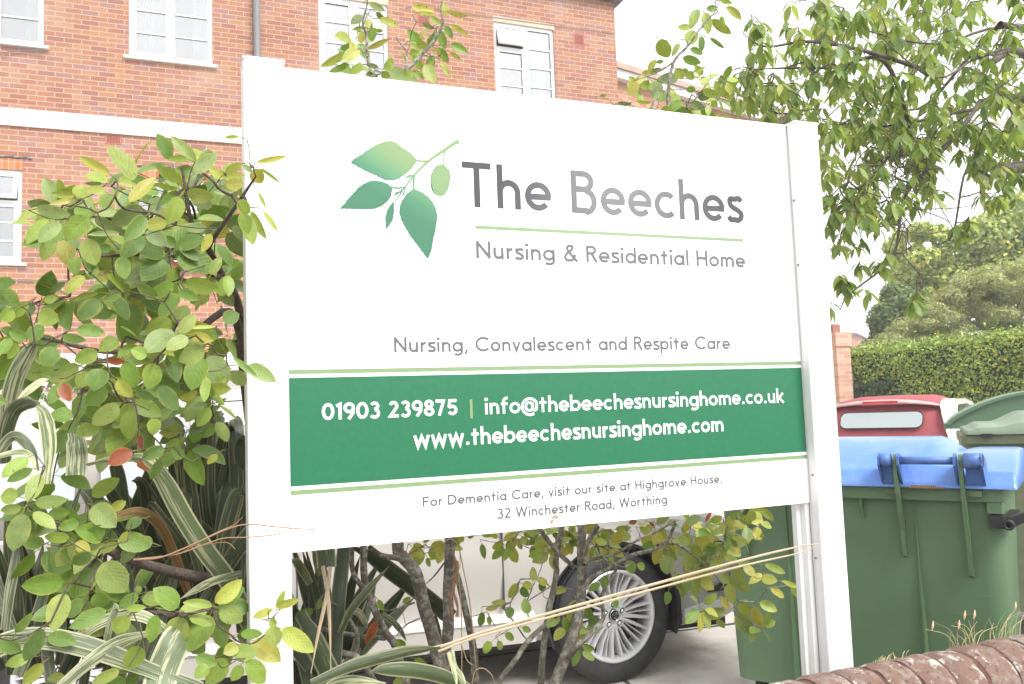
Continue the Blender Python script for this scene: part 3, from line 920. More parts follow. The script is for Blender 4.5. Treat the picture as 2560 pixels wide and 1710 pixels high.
def curtain(bm, x0, x1, z0, z1, y):
    k = 40
    a = [(bm.verts.new((x0 + (x1 - x0) * i / k, y + 0.025 * math.sin(i * 1.9) + 0.01 * math.sin(i * .7), z0)), bm.verts.new((x0 + (x1 - x0) * i / k, y + 0.02 * math.sin(i * 1.9 + .2), z1))) for i in range(k + 1)]
    for p, q in zip(a[:-1], a[1:]):
        bm.faces.new((p[0], q[0], q[1], p[1]))
def window(x0, x1, z0, z1, style, tilt=None):
    """white frame with two lights; glazing bars; hopper over the left light on some"""
    fw, dy = 0.055, 0.05
    bm = bmesh.new()
    box(bm, x0, x1, 0.03, 0.10, z0, z0 + fw)
    box(bm, x0, x1, 0.03, 0.10, z1 - fw, z1)
    box(bm, x0, x0 + fw, 0.03, 0.10, z0 + fw, z1 - fw)
    box(bm, x1 - fw, x1, 0.03, 0.10, z0 + fw, z1 - fw)
    mx = x0 + (x1 - x0) * (0.5 if style in (2, 3, 1) else 0.52)
    box(bm, mx - 0.035, mx + 0.035, 0.028, 0.10, z0 + fw, z1 - fw)
    w_ = obj('window', bm, M_UPVC, bld, bevel=0.006)
    lights = [(x0 + fw, mx - 0.035, True), (mx + 0.035, x1 - fw, False)]
    for lx0, lx1, left in lights:
        lz0, lz1 = z0 + fw, z1 - fw
        hop = (left and style in (4, 5)) or (not left and style in (3,)) or (not left and style in (6, 5))
        if hop:
            hz = lz1 - 0.40
            bm = bmesh.new()
            box(bm, lx0, lx1, 0.03, 0.10, hz - 0.028, hz + 0.028)
            obj('transom', bm, M_UPVC, w_)
            ang = math.radians(16) if style in (4, 5) else 0.0
            bm = bmesh.new()
            s, h_ = 0.045, lz1 - hz - 0.028
            box(bm, lx0, lx1, -0.02, 0.025, -h_, -h_ + s)
            box(bm, lx0, lx1, -0.02, 0.025, -s, 0)
            box(bm, lx0, lx0 + s, -0.02, 0.025, -h_ + s, -s)
            box(bm, lx1 - s, lx1, -0.02, 0.025, -h_ + s, -s)
            sash = obj('hopper', bm, M_UPVC, w_, bevel=0.005)
            sash.location = (0, 0.022, lz1)
            sash.rotation_euler = (-ang, 0, 0)
            bm = bmesh.new()
            box(bm, lx0 + s, lx1 - s, 0.0, 0.008, -h_ + s, -s)
            obj('pane', bm, M_GLASS, sash)
            lz1 = hz - 0.028
        s = 0.042 if (left or style in (5, 6)) else 0.012
        bm = bmesh.new()
        for b in ((lx0, lx1, lz0, lz0 + s), (lx0, lx1, lz1 - s, lz1), (lx0, lx0 + s, lz0 + s, lz1 - s), (lx1 - s, lx1, lz0 + s, lz1 - s)):
            box(bm, b[0], b[1], 0.018, 0.029, b[2], b[3])
        nb = 3 if hop else 4
        for i in range(1, nb):
            zc = lz0 + (lz1 - lz0) * i / nb
            box(bm, lx0 + s, lx1 - s, 0.022, 0.04, zc - 0.011, zc + 0.011)
        obj('sash', bm, M_UPVC, w_, bevel=0.003)
        bm = bmesh.new()
        box(bm, lx0 + s, lx1 - s, 0.045, 0.053, lz0 + s, lz1 - s)
        obj('pane', bm, M_GLASS, w_)
        bm = bmesh.new()
        if style == 2 and left:
            curtain(bm, lx0, lx1, lz0, lz1, 0.30)
        elif style in (1, 2):
            curtain(bm, lx0 + (lx1 - lx0) * 0.55, lx1, lz0, lz1, 0.30)
        elif style == 3:
            curtain(bm, lx0, lx0 + (lx1 - lx0) * (0.6 if left else .3), lz0, lz1 + .4, 0.30)
        elif style == 4 and not left:
            curtain(bm, lx0 + (lx1 - lx0) * 0.45, lx1, lz0, lz1, 0.30)
        elif style == 6:
            curtain(bm, lx0, lx1, lz0 + .3, lz1, 0.30)
        else:
            curtain(bm, lx0, lx0 + 0.05, lz0, lz1, 0.30)
        obj('curtain', bm, M_CURT, w_)
    bm = bmesh.new()
    for q in (((x0 - .3, 1.2, z0 - .3), (x1 + .3, 1.2, z0 - .3), (x1 + .3, 1.2, z1 + .3), (x0 - .3, 1.2, z1 + .3)),
              ((x0 - .3, .13, z0 - .3), (x1 + .3, .13, z0 - .3), (x1 + .3, 1.2, z0 - .3), (x0 - .3, 1.2, z0 - .3)),
              ((x0 - .3, .13, z0 - .3), (x0 - .3, 1.2, z0 - .3), (x0 - .3, 1.2, z1 + .3), (x0 - .3, .13, z1 + .3)),
              ((x1 + .3, .13, z0 - .3), (x1 + .3, 1.2, z0 - .3), (x1 + .3, 1.2, z1 + .3), (x1 + .3, .13, z1 + .3))):
        bm.faces.new([bm.verts.new(p) for p in q])
    obj('room', bm, M_ROOM, w_)
    bm = bmesh.new()
    box(bm, x0 - 0.07, x1 + 0.07, -0.055, 0.03, z0 - 0.035, z0 - 0.001)
    obj('sill', bm, M_UPVC, w_, bevel=0.005)
    if style in (3, 4):
        bm = bmesh.new()
        box(bm, x0 - 0.01, x1 + 0.02, -0.006, 0.03, z1 + 0.001, z1 + 0.10)
        obj('lintel', bm, M_CONCL, w_, bevel=0.004)
    if style in (5, 6, 7):
        bm = bmesh.new()
        box(bm, x0 - 0.005, x1 + 0.005, -0.005, 0.02, z1 + 0.001, z1 + 0.16)
        obj('lintel', bm, M_SOLDIER, w_)
        bm = bmesh.new()
        pts = [(x0 - 0.06 + (x1 - x0 + 0.18) * i / 24, -0.012, z1 + 0.175 + 0.008 * math.sin(i * 2.1)) for i in range(25)]
        for a, b in zip(pts[:-1], pts[1:]):
            box(bm, a[0], b[0], -0.02, 0.0, a[2], a[2] + 0.014)
        obj('flashing', bm, M_LEAD, w_)
    return w_
for w in WALL_OPEN:
    window(*w)

def airbrick(px, py, w, h, nx, ny):
    p = at(px, py, YB)
    bm = bmesh.new()
    box(bm, p.x - w / 2, p.x + w / 2, -0.006, 0.02, p.z - h / 2, p.z + h / 2, 0)
    for i in range(nx):
        for j in range(ny):
            cxx = p.x - w / 2 + w * (0.09 + 0.82 * (i + .5) / nx)
            czz = p.z - h / 2 + h * (0.09 + 0.82 * (j + .5) / ny)
            e, g = w * 0.82 / nx * 0.30, h * 0.82 / ny * 0.30
            f = bm.faces.new([bm.verts.new(q) for q in ((cxx - e, -0.008, czz - g), (cxx + e, -0.008, czz - g), (cxx + e, -0.008, czz + g), (cxx - e, -0.008, czz + g))])
            f.material_index = 1
    obj('air_brick', bm, [M_TERRA, plain('air_brick_hole', (0.07, 0.03, 0.025), 0.9)], bld)
airbrick(283.5, 348, 0.215, 0.145, 9, 6)
airbrick(1447.5, 99.5, 0.215, 0.225, 9, 10)
airbrick(1059, 47, 0.215, 0.225, 9, 10)

bm = bmesh.new()
xp = at(641, 60, YB).x
lathe(bm, [(0.052, 0.0), (0.052, ZR - 0.0)], 20, 'z', (xp, -0.085, 0))
for zc in (3.2, 5.0, 6.9, 8.4):
    lathe(bm, [(0.062, zc), (0.062, zc + 0.08)], 20, 'z', (xp, -0.085, 0))
    box(bm, xp - 0.075, xp + 0.075, -0.04, 0.0, zc + 0.02, zc + 0.06)
obj('downpipe', bm, M_PIPE, bld)
B = Batch()
c1 = [at(-30, 700, YB - 0.03), at(150, 704, YB - 0.03), at(290, 710, YB - 0.03), at(600, 722, YB - 0.03)]
B.tube(c1, [0.008] * 4)
o = B.build('cable', M_PIPE, bld)
o.location = (0, -YB, 0)
B = Batch()
B.tube([at(-20, 133, YB - .03), at(10, 131, YB - .04), at(45, 127, YB - .03), at(100, 126, YB - .05), at(118, 125, YB - .1)], [0.009] * 5)
o = B.build('cable', M_PIPE, bld)
o.location = (0, -YB, 0)
B = Batch()
B.tube([at(1085, 20, YB - .015), at(1231, 42, YB - .015), at(1390, 64, YB - .015), at(1536, 84, YB - .015)], [0.005] * 4)
o = B.build('cable', M_PIPE, bld)
o.location = (0, -YB, 0)
# flat-roofed garage block along the foot of the wall
gp = at(60, 925, 11.6)
bm = bmesh.new()
box(bm, XW0, at(700, 900, 11.6).x, -1.4, -0.002, gp.z - 0.02, gp.z + 0.20)
obj('canopy', bm, M_RENDER, bld, bevel=0.01)
bm = bmesh.new()
box(bm, XW0, at(700, 900, 11.6).x, -1.44, -1.4005, gp.z - 0.05, gp.z + 0.02)
obj('gutter', bm, M_UPVC, bld, bevel=0.01)
bm = bmesh.new()
for i in range(5):
    xa = XW0 + 0.3 + i * 2.55
    for k in range(5):
        box(bm, xa, xa + 2.3, -0.9 + (0.006 if k % 2 else 0), -0.86, 0.02 + k * (gp.z - 0.12) / 5, 0.02 + (k + 1) * (gp.z - 0.12) / 5 - 0.012)
obj('garage_door', bm, M_UPVC, bld)

# ---------------------------------------------------------------- lower wing set at a slight angle behind
M_BRICKP = brick_mat('pale_brick', [(0.42, 0.20, 0.12), (0.46, 0.24, 0.15), (0.40, 0.18, 0.11), (0.47, 0.26, 0.17)], (0.48, 0.38, 0.28), weather=0.3)
M_TIMB = plain('grey_cladding', (0.20, 0.16, 0.13), 0.85, 0, 0.2, 9)
wing = thing('brick_wing', 'low pale brick wing with white fascia right of the red brick building', 'building', (8.1, 14.0, 0), math.radians(15.2))
WL_, zt = 4.57, 8.07
bm = bmesh.new()
box(bm, -2.2, WL_, 0.0, 6.0, 0.0, zt - 0.17)
obj('wall', bm, M_BRICKP, wing)
bm = bmesh.new()
box(bm, -2.2, WL_ + 0.10, -0.16, 0.05, zt - 0.17, zt)
obj('fascia', bm, M_RENDER, wing, bevel=0.008)
bm = bmesh.new()
box(bm, -2.2, WL_ + 0.2, -0.22, 6.1, zt + 0.001, zt + 0.12)
obj('roof_edge', bm, plain('tile_edge', (0.42, 0.30, 0.25), 0.9), wing, bevel=0.02)
bm = bmesh.new()
for i in range(10):
    box(bm, WL_ + 0.02, WL_ + 0.3, -0.86 + i * 0.085, -0.86 + i * 0.085 + 0.078, 4.5, zt - 0.22)
obj('cladding', bm, M_TIMB, wing, bevel=0.004)
bm = bmesh.new()
box(bm, WL_ - 0.02, WL_ + 0.36, -0.92, -0.17, zt - 0.21, zt - 0.01)
obj('fascia', bm, M_RENDER, wing)

# ---------------------------------------------------------------- brick pier, far house
pier = thing('brick_pier', 'pale brick pier with stepped cap between right sign post and hedge', 'pier', (0, 0, 0))
pc = at_depth(2096, 900, 15.5)
M_PIER = brick_mat('pier_brick', [(0.50, 0.29, 0.20), (0.54, 0.33, 0.24), (0.47, 0.25, 0.18), (0.52, 0.35, 0.27)], (0.55, 0.45, 0.36), course=0.075)
hw = 0.165
bm = bmesh.new()
zt = at_depth(2095, 830, 15.5).z
box(bm, -hw, hw, -hw, hw, 0, zt - 0.28)
obj('shaft', bm, M_PIER, pier)
bm = bmesh.new()
box(bm, -hw - .025, hw + .025, -hw - .025, hw + .025, zt - 0.2799, zt - 0.02)
obj('cap', bm, M_PIER, pier)
bm = bmesh.new()
box(bm, -hw * .95, hw * .1, -hw * .6, hw * .6, zt - 0.0199, zt + 0.14)
obj('finial', bm, plain('finial_clay', (0.30, 0.13, 0.10), 0.9), pier, bevel=0.01)
pier.location = (pc.x - 0.02, pc.y, 0)

house = thing('far_house', 'distant pink gabled house roof beyond the hedge', 'house', (0, 0, 0))
hp = at_depth(2135, 836, 80)
house.location = (hp.x, hp.y, 0)
house.rotation_euler = (0, 0, -YAW)
bm = bmesh.new()
prism(bm, [(-3.2, 0), (3.2, 0), (3.2, hp.z - 1.6), (0, hp.z), (-3.2, hp.z - 1.6)], 0, 9)
obj('wall', bm, plain('pink_render', (0.55, 0.24, 0.18), 0.9), house)
bm = bmesh.new()
for s in (-1, 1):
    prism(bm, [(0, hp.z + .02), (s * 3.6, hp.z - 1.78), (s * 3.6, hp.z - 1.62), (0, hp.z + .19)], -0.3, 9.2)
obj('roof', bm, plain('dark_tiles', (0.16, 0.12, 0.11), 0.9), house)

# ---------------------------------------------------------------- low wall with round brick coping
M_COPE = plain('old_brick', (0.235, 0.115, 0.08), 0.95, 0, 0.25, 9, bumps=0.9, bscale=70)
mt, n, b = new_mat('coping_brick')
v = coords(n)
c = ramp(n, noise(n, v, 7, 4), [(0.3, (0.125, 0.08, 0.062)), (0.55, (0.19, 0.112, 0.085)), (0.75, (0.175, 0.135, 0.112))])
c = mixrgb(n, ramp(n, noise(n, v, 26, 5, .7), [(0.50, (0, 0, 0)), (0.60, (0.8,) * 3)]), c, (0.24, 0.20, 0.17))
k3 = noise(n, v, 16, 6, .7)
c = mixrgb(n, ramp(n, k3, [(0.56, (0, 0, 0)), (0.61, (0.85,) * 3)]), c, (0.48, 0.44, 0.39))
c = mixrgb(n, ramp(n, noise(n, v, 55, 3, .6), [(0.60, (0, 0, 0)), (0.66, (0.8,) * 3)]), c, (0.06, 0.045, 0.04))
n.links.new(c, b.inputs['Base Color'])
b.inputs['Roughness'].default_value = 0.95
bump(n, b, noise(n, v, 60, 6, .7), 1.0, 0.006)
M_COPING = mt
M_MORT = plain('coping_mortar', (0.09, 0.042, 0.028), 0.95, 0, 0.35, 40, bumps=.8)
wallt = thing('garden_wall', 'low old brick wall with lichened half round coping bricks in front of bins', 'wall', (0, 1.75, 0))
M_WALLB = brick_mat('wall_brick', [(0.28, 0.12, 0.08), (0.33, 0.15, 0.10), (0.25, 0.11, 0.08)], (0.30, 0.25, 0.2))
bm = bmesh.new()
box(bm, -3.0, 6.0, -0.10, 0.10, 0.0, 0.665)
obj('wall_body', bm, M_WALLB, wallt)
bm = bmesh.new()
lathe(bm, [(0.103, -3.0), (0.103, 6.0)], 24, 'x', (0, 0, 0.668))
obj('mortar', bm, M_MORT, wallt)
x = -3.0
bm = bmesh.new()
while x < 6.0:
    wd = RNG.uniform(0.088, 0.102)
    r0 = RNG.uniform(0.1085, 0.1115)
    sk = RNG.uniform(-0.004, 0.004)
    rings = []
    st = 6
    for i in range(st + 1):
        e = abs(2 * i / st - 1)
        rr = r0 - 0.006 * e ** 7
        ring = []
        for a in range(17):
            t = math.pi * (a / 16)
            jr = rr + RNG.uniform(-0.0022, 0.0022)
            ring.append(bm.verts.new((x + wd * i / st + sk * math.cos(t) + RNG.uniform(-.0012, .0012), jr * math.cos(t), 0.668 + jr * math.sin(t))))
        rings.append(ring)
    for p, q in zip(rings[:-1], rings[1:]):
        for a in range(16):
            bm.faces.new((p[a], p[a + 1], q[a + 1], q[a]))
    bm.faces.new(rings[0])
    bm.faces.new(rings[-1][::-1])
    x += wd + RNG.uniform(0.009, 0.015)
cop = obj('coping', bm, M_COPING, wallt, smooth=True)
try:
    cop.data.set_sharp_from_angle(angle=math.radians(35))
except Exception:
    pass

# dry grass on the coping
def grass_tuft(name, px, py, n, hmin, hmax, spread, label, lean=0.35):
    B = Batch()
    c = at(px, py, 1.80)
    for i in range(n):
        tipk = RNG.uniform(.75, 1)
        bx = c.x + RNG.gauss(0, spread)
        by = 1.80 + RNG.uniform(-.03, .04)
        bz = 0.668 + math.sqrt(max(0, 0.112 ** 2 - (by - 1.75) ** 2)) - 0.004
        h = RNG.uniform(hmin, hmax)
        ln = RNG.gauss(lean, 0.5) * h
        ly = RNG.gauss(0, .25) * h
        r = RNG.uniform(0.0005, 0.0009)
        tt = (RNG.uniform(.45, .62), RNG.uniform(.40, .5), RNG.uniform(.2, .28)) if RNG.random() < .8 else (.16, .25, .07)
        B.tube([(bx, by, bz), (bx + ln * .3, by + ly * .3, bz + h * .55), (bx + ln, by + ly, bz + h * tipk)], [r * 1.4, r, r * .5], 4, tt)
        if RNG.random() < 0.25 and h > 0.08:
            e = np.array((bx + ln, by + ly, bz + h * tipk))
            B.tube([e, e + np.array((.004, 0, .012)), e + np.array((.007, 0, .026))], [.001, .0035, .0008], 5, (.55, .42, .25))
    return tag(B.build(name, M_STRAW), label, 'grass')
mt, n, b = new_mat('straw')
a_ = n.nodes.new('ShaderNodeAttribute')
a_.attribute_name = 'tint'
n.links.new(a_.outputs['Color'], b.inputs['Base Color'])
b.inputs['Roughness'].default_value = 0.7
M_STRAW = mt
grass_tuft('grass_tuft', 2500, 1590, 26, 0.02, 0.10, 0.07, 'tall dry grass tuft growing on the coping at the right edge')
grass_tuft('grass_tuft', 2410, 1620, 22, 0.02, 0.10, 0.02, 'thin green and straw grass blades on the coping before the bin', -0.3)
grass_tuft('moss_tuft', 2215, 1655, 40, 0.006, 0.022, 0.03, 'short rusty moss tuft on the coping beside the right post')
# ---------------------------------------------------------------- champagne estate car behind the shrub
M_CHAMP = plain('champagne_paint', (0.44, 0.42, 0.39), 0.35, 0.0, 0.02, 2, coat=0.35)
M_RUB = plain('tyre_rubber', (0.028, 0.028, 0.030), 0.75, 0, 0.2, 25, dirt=(0.07, 0.065, 0.06), dirt_scale=9, dirt_amt=0.5)
M_ALLOY = plain('alloy', (0.72, 0.72, 0.73), 0.3, 0.3, 0.04, 12)
M_ALLOYD = plain('wheel_dark', (0.035, 0.035, 0.037), 0.6, 0.2)
M_CHROME = plain('chrome', (0.80, 0.80, 0.81), 0.12, 0.9, 0.02, 5)
M_BLKP = plain('black_plastic', (0.022, 0.022, 0.023), 0.55, 0, 0.2, 30)
M_CARGL = glass_mat('car_glass', (0.35, 0.38, 0.38), 0.20)
M_DARKIN = plain('car_interior', (0.03, 0.03, 0.032), 0.8)
def loft(bm, rings, closed_ends=True, mi=0):
    R = [[bm.verts.new(p) for p in r] for r in rings]
    k = len(R[0])
    for a, b in zip(R[:-1], R[1:]):
        for i in range(k):
            f = bm.faces.new((a[i], a[(i + 1) % k], b[(i + 1) % k], b[i]))
            f.material_index = mi
    if closed_ends:
        bm.faces.new(R[0][::-1])
        bm.faces.new(R[-1])
def lerp(tab, x):
    for (a, va), (b, vb) in zip(tab[:-1], tab[1:]):
        if x <= b:
            t = max(0, min(1, (x - a) / (b - a)))
            return tuple(p + (q - p) * t for p, q in zip(va, vb)) if isinstance(va, tuple) else va + (vb - va) * t
    return tab[-1][1]
W2 = 1.80
suv = thing('parked_car', 'champagne family car with silver spoked wheel parked behind the shrub stems', 'car', (2.17, 4.16, 0), math.radians(-6.4))
Y0 = -0.135
tab = [(-3.60, (0.45, 0.95, 0.55)), (-3.50, (0.33, 1.05, 0.20)), (-3.2, (0.26, 1.08, 0.05)), (-2.6, (0.25, 1.07, 0.0)), (-1.2, (0.25, 1.05, 0.0)), (-0.6, (0.25, 1.04, 0.0)), (0.0, (0.25, 1.0, 0.0)), (0.45, (0.24, 0.93, 0.012)), (0.70, (0.24, 0.86, 0.05)), (0.86, (0.25, 0.78, 0.15)), (0.94, (0.30, 0.66, 0.40))]
rings = []
xs_ = [-3.60, -3.55, -3.5, -3.35, -3.1, -2.8, -2.4, -2.0, -1.6, -1.2, -0.8, -0.4, 0.0, 0.25, 0.45, 0.6, 0.7, 0.8, 0.86, 0.91, 0.94]
for x in xs_:
    zb, zt, ins = lerp(tab, x)
    half = []
    for f, dy in ((0.0, 0.10), (0.06, 0.045), (0.16, 0.028), (0.24, 0.035), (0.34, 0.018), (0.5, 0.0), (0.66, 0.004), (0.80, 0.03), (0.86, 0.022), (0.94, 0.07), (1.0, 0.20)):
        half.append((dy + ins, zb + (zt - zb) * f))
    ring = [(x, Y0 + d, z) for d, z in half] + [(x, Y0 + W2 - d, z + (0.02 if i == 0 else 0)) for i, (d, z) in enumerate(half[::-1])]
    rings.append(ring)
bm = bmesh.new()
loft(bm, rings)
bmesh.ops.recalc_face_normals(bm, faces=bm.faces)
me = bpy.data.meshes.new('body')
bm.to_mesh(me)
bm.free()
for p in me.polygons:
    p.use_smooth = True
tmp = bpy.data.objects.new('body_tmp', me)
COL.objects.link(tmp)
cutters = []
for cx_ in (0.0, -2.67):
    bm = bmesh.new()
    lathe(bm, [(0.388, Y0 - 0.4), (0.388, Y0 + 0.30)], 64, 'y', (cx_, 0, 0.365))
    bmesh.ops.recalc_face_normals(bm, faces=bm.faces)
    c_me = bpy.data.meshes.new('cut')
    bm.to_mesh(c_me)
    bm.free()
    c_o = bpy.data.objects.new('cut', c_me)
    COL.objects.link(c_o)
    cutters.append(c_o)
    md = tmp.modifiers.new('b', 'BOOLEAN')
    md.operation, md.object, md.solver = 'DIFFERENCE', c_o, 'EXACT'
bpy.context.view_layer.update()
dg = bpy.context.evaluated_depsgraph_get()
me2 = bpy.data.meshes.new_from_object(tmp.evaluated_get(dg))
for o_ in cutters + [tmp]:
    bpy.data.objects.remove(o_)
me2.materials.clear()
try:
    me2.set_sharp_from_angle(angle=math.radians(32))
except Exception:
    pass
body = link('body', me2, M_CHAMP, suv)
# greenhouse
gt = [(-3.45, (1.0, 0.30)), (-3.15, (1.60, 0.24)), (-2.2, (1.67, 0.22)), (-1.5, (1.66, 0.22)), (-0.62, (1.03, 0.16))]
bm = bmesh.new()
rings = []
for x in (-3.45, -3.3, -3.15, -2.8, -2.2, -1.8, -1.5, -1.2, -0.9, -0.62):
    z, ins = lerp(gt, x)
    zb = 0.98
    z = max(z, zb + 0.03)
    f = (z - zb) / 0.68
    rings.append([(x, Y0 + 0.06, zb), (x, Y0 + 0.06 + 0.14 * f, zb + (z - zb) * 0.75), (x, Y0 + 0.06 + 0.26 * f, z - 0.02 * f), (x, Y0 + 0.06 + 0.45 * f, z), (x, Y0 + W2 - 0.06 - 0.45 * f, z), (x, Y0 + W2 - 0.06 - 0.26 * f, z - 0.02 * f), (x, Y0 + W2 - 0.06 - 0.14 * f, zb + (z - zb) * 0.75), (x, Y0 + W2 - 0.06, zb)])
loft(bm, rings)
obj('cabin', bm, M_CHAMP, suv, smooth=True)
for xa, xb in ((-1.62, -0.95), (-2.55, -1.72), (-3.15, -2.66)):
    bm = bmesh.new()
    pts = []
    za, zb2 = 1.08, 1.46
    for x, z in ((xa, za), (xb + (0.12 if xb > -1 else 0), za), (xb - (0.33 if xb > -1 else 0), zb2), (xa, zb2)):
        f = (z - 0.98) / 0.68
        pts.append(bm.verts.new((x, Y0 + 0.05 + 0.14 * f * 0.9 - 0.004, z)))
    bm.faces.new(pts)
    obj('side_window', bm, plain('tinted_glass', (0.55, 0.57, 0.58), 0.06, 0.85), suv)
bm = bmesh.new()
box(bm, -3.0, -1.5, Y0 + 0.30, Y0 + 0.335, 1.69, 1.715)
obj('roof_rail', bm, M_CHROME, suv, bevel=0.008)
# bright strip and sill along the doors
bm = bmesh.new()
prism(bm, [(-2.22, 0.385), (-0.44, 0.385), (-0.455, 0.425), (-2.2, 0.425)], Y0 + 0.004, Y0 + 0.05)
obj('chrome_strip', bm, plain('satin_trim', (0.80, 0.80, 0.80), 0.3, 0.15), suv, bevel=0.006)
bm = bmesh.new()
prism(bm, [(-2.22, 0.27), (-0.45, 0.27), (-0.43, 0.383), (-2.24, 0.383)], Y0 + 0.012, Y0 + 0.10)
obj('sill', bm, M_CHAMP, suv, bevel=0.012)
for x in (-0.62, -1.66, -2.3):
    bm = bmesh.new()
    box(bm, x, x + 0.006, Y0 - 0.0025, Y0 + 0.05, 0.45, 0.98)
    obj('door_gap', bm, M_DKGAP, suv)
# front corner: bumper blade, fog lamp recess, headlamp
bm = bmesh.new()
prism(bm, [(0.415, 0.30), (0.60, 0.335), (0.80, 0.355), (0.80, 0.395), (0.60, 0.372), (0.42, 0.345)], Y0 + 0.025, Y0 + 0.30)
obj('bumper_blade', bm, bpy.data.materials['satin_trim'], suv, bevel=0.008)
bm = bmesh.new()
prism(bm, [(0.58, 0.42), (0.84, 0.43), (0.84, 0.56)], Y0 + 0.045, Y0 + 0.30)
obj('fog_lamp_recess', bm, M_BLKP, suv)
bm = bmesh.new()
prism(bm, [(0.30, 0.80), (0.78, 0.66), (0.86, 0.74), (0.52, 0.86)], Y0 + 0.03, Y0 + 0.3)
obj('headlight', bm, plain('lamp_lens', (0.66, 0.67, 0.68), 0.08, 0.0), suv, bevel=0.02)
for cx_ in (0.0, -2.67):
    bm = bmesh.new()
    for a in range(40):
        t0, t1 = math.pi * (-0.12 + 1.24 * a / 40), math.pi * (-0.12 + 1.24 * (a + 1) / 40)
        q = [(cx_ + 0.385 * math.cos(t), y, 0.365 + 0.385 * math.sin(t)) for t, y in ((t0, Y0 + .012), (t1, Y0 + .012), (t1, Y0 + .62), (t0, Y0 + .62))]
        bm.faces.new([bm.verts.new(p) for p in q])
        q = [(cx_ + r * math.cos(t), Y0 + 0.014, 0.365 + r * math.sin(t)) for t, r in ((t0, .385), (t1, .385), (t1, .372), (t0, .372))]
        bm.faces.new([bm.verts.new(p) for p in q])
    bmesh.ops.remove_doubles(bm, verts=bm.verts, dist=1e-5)
    obj('wheel_arch', bm, M_BLKP, suv, smooth=True)
bm = bmesh.new()
box(bm, -3.3, 0.75, Y0 + 0.18, Y0 + W2 - 0.18, 0.20, 0.26)
obj('underbody', bm, M_BLKP, suv)
bm = bmesh.new()
prism(bm, [(0.376, 0.26), (0.402, 0.27), (0.400, 0.46), (0.380, 0.46)], Y0 + 0.03, Y0 + 0.12)
obj('mud_flap', bm, M_BLKP, suv, bevel=0.006)

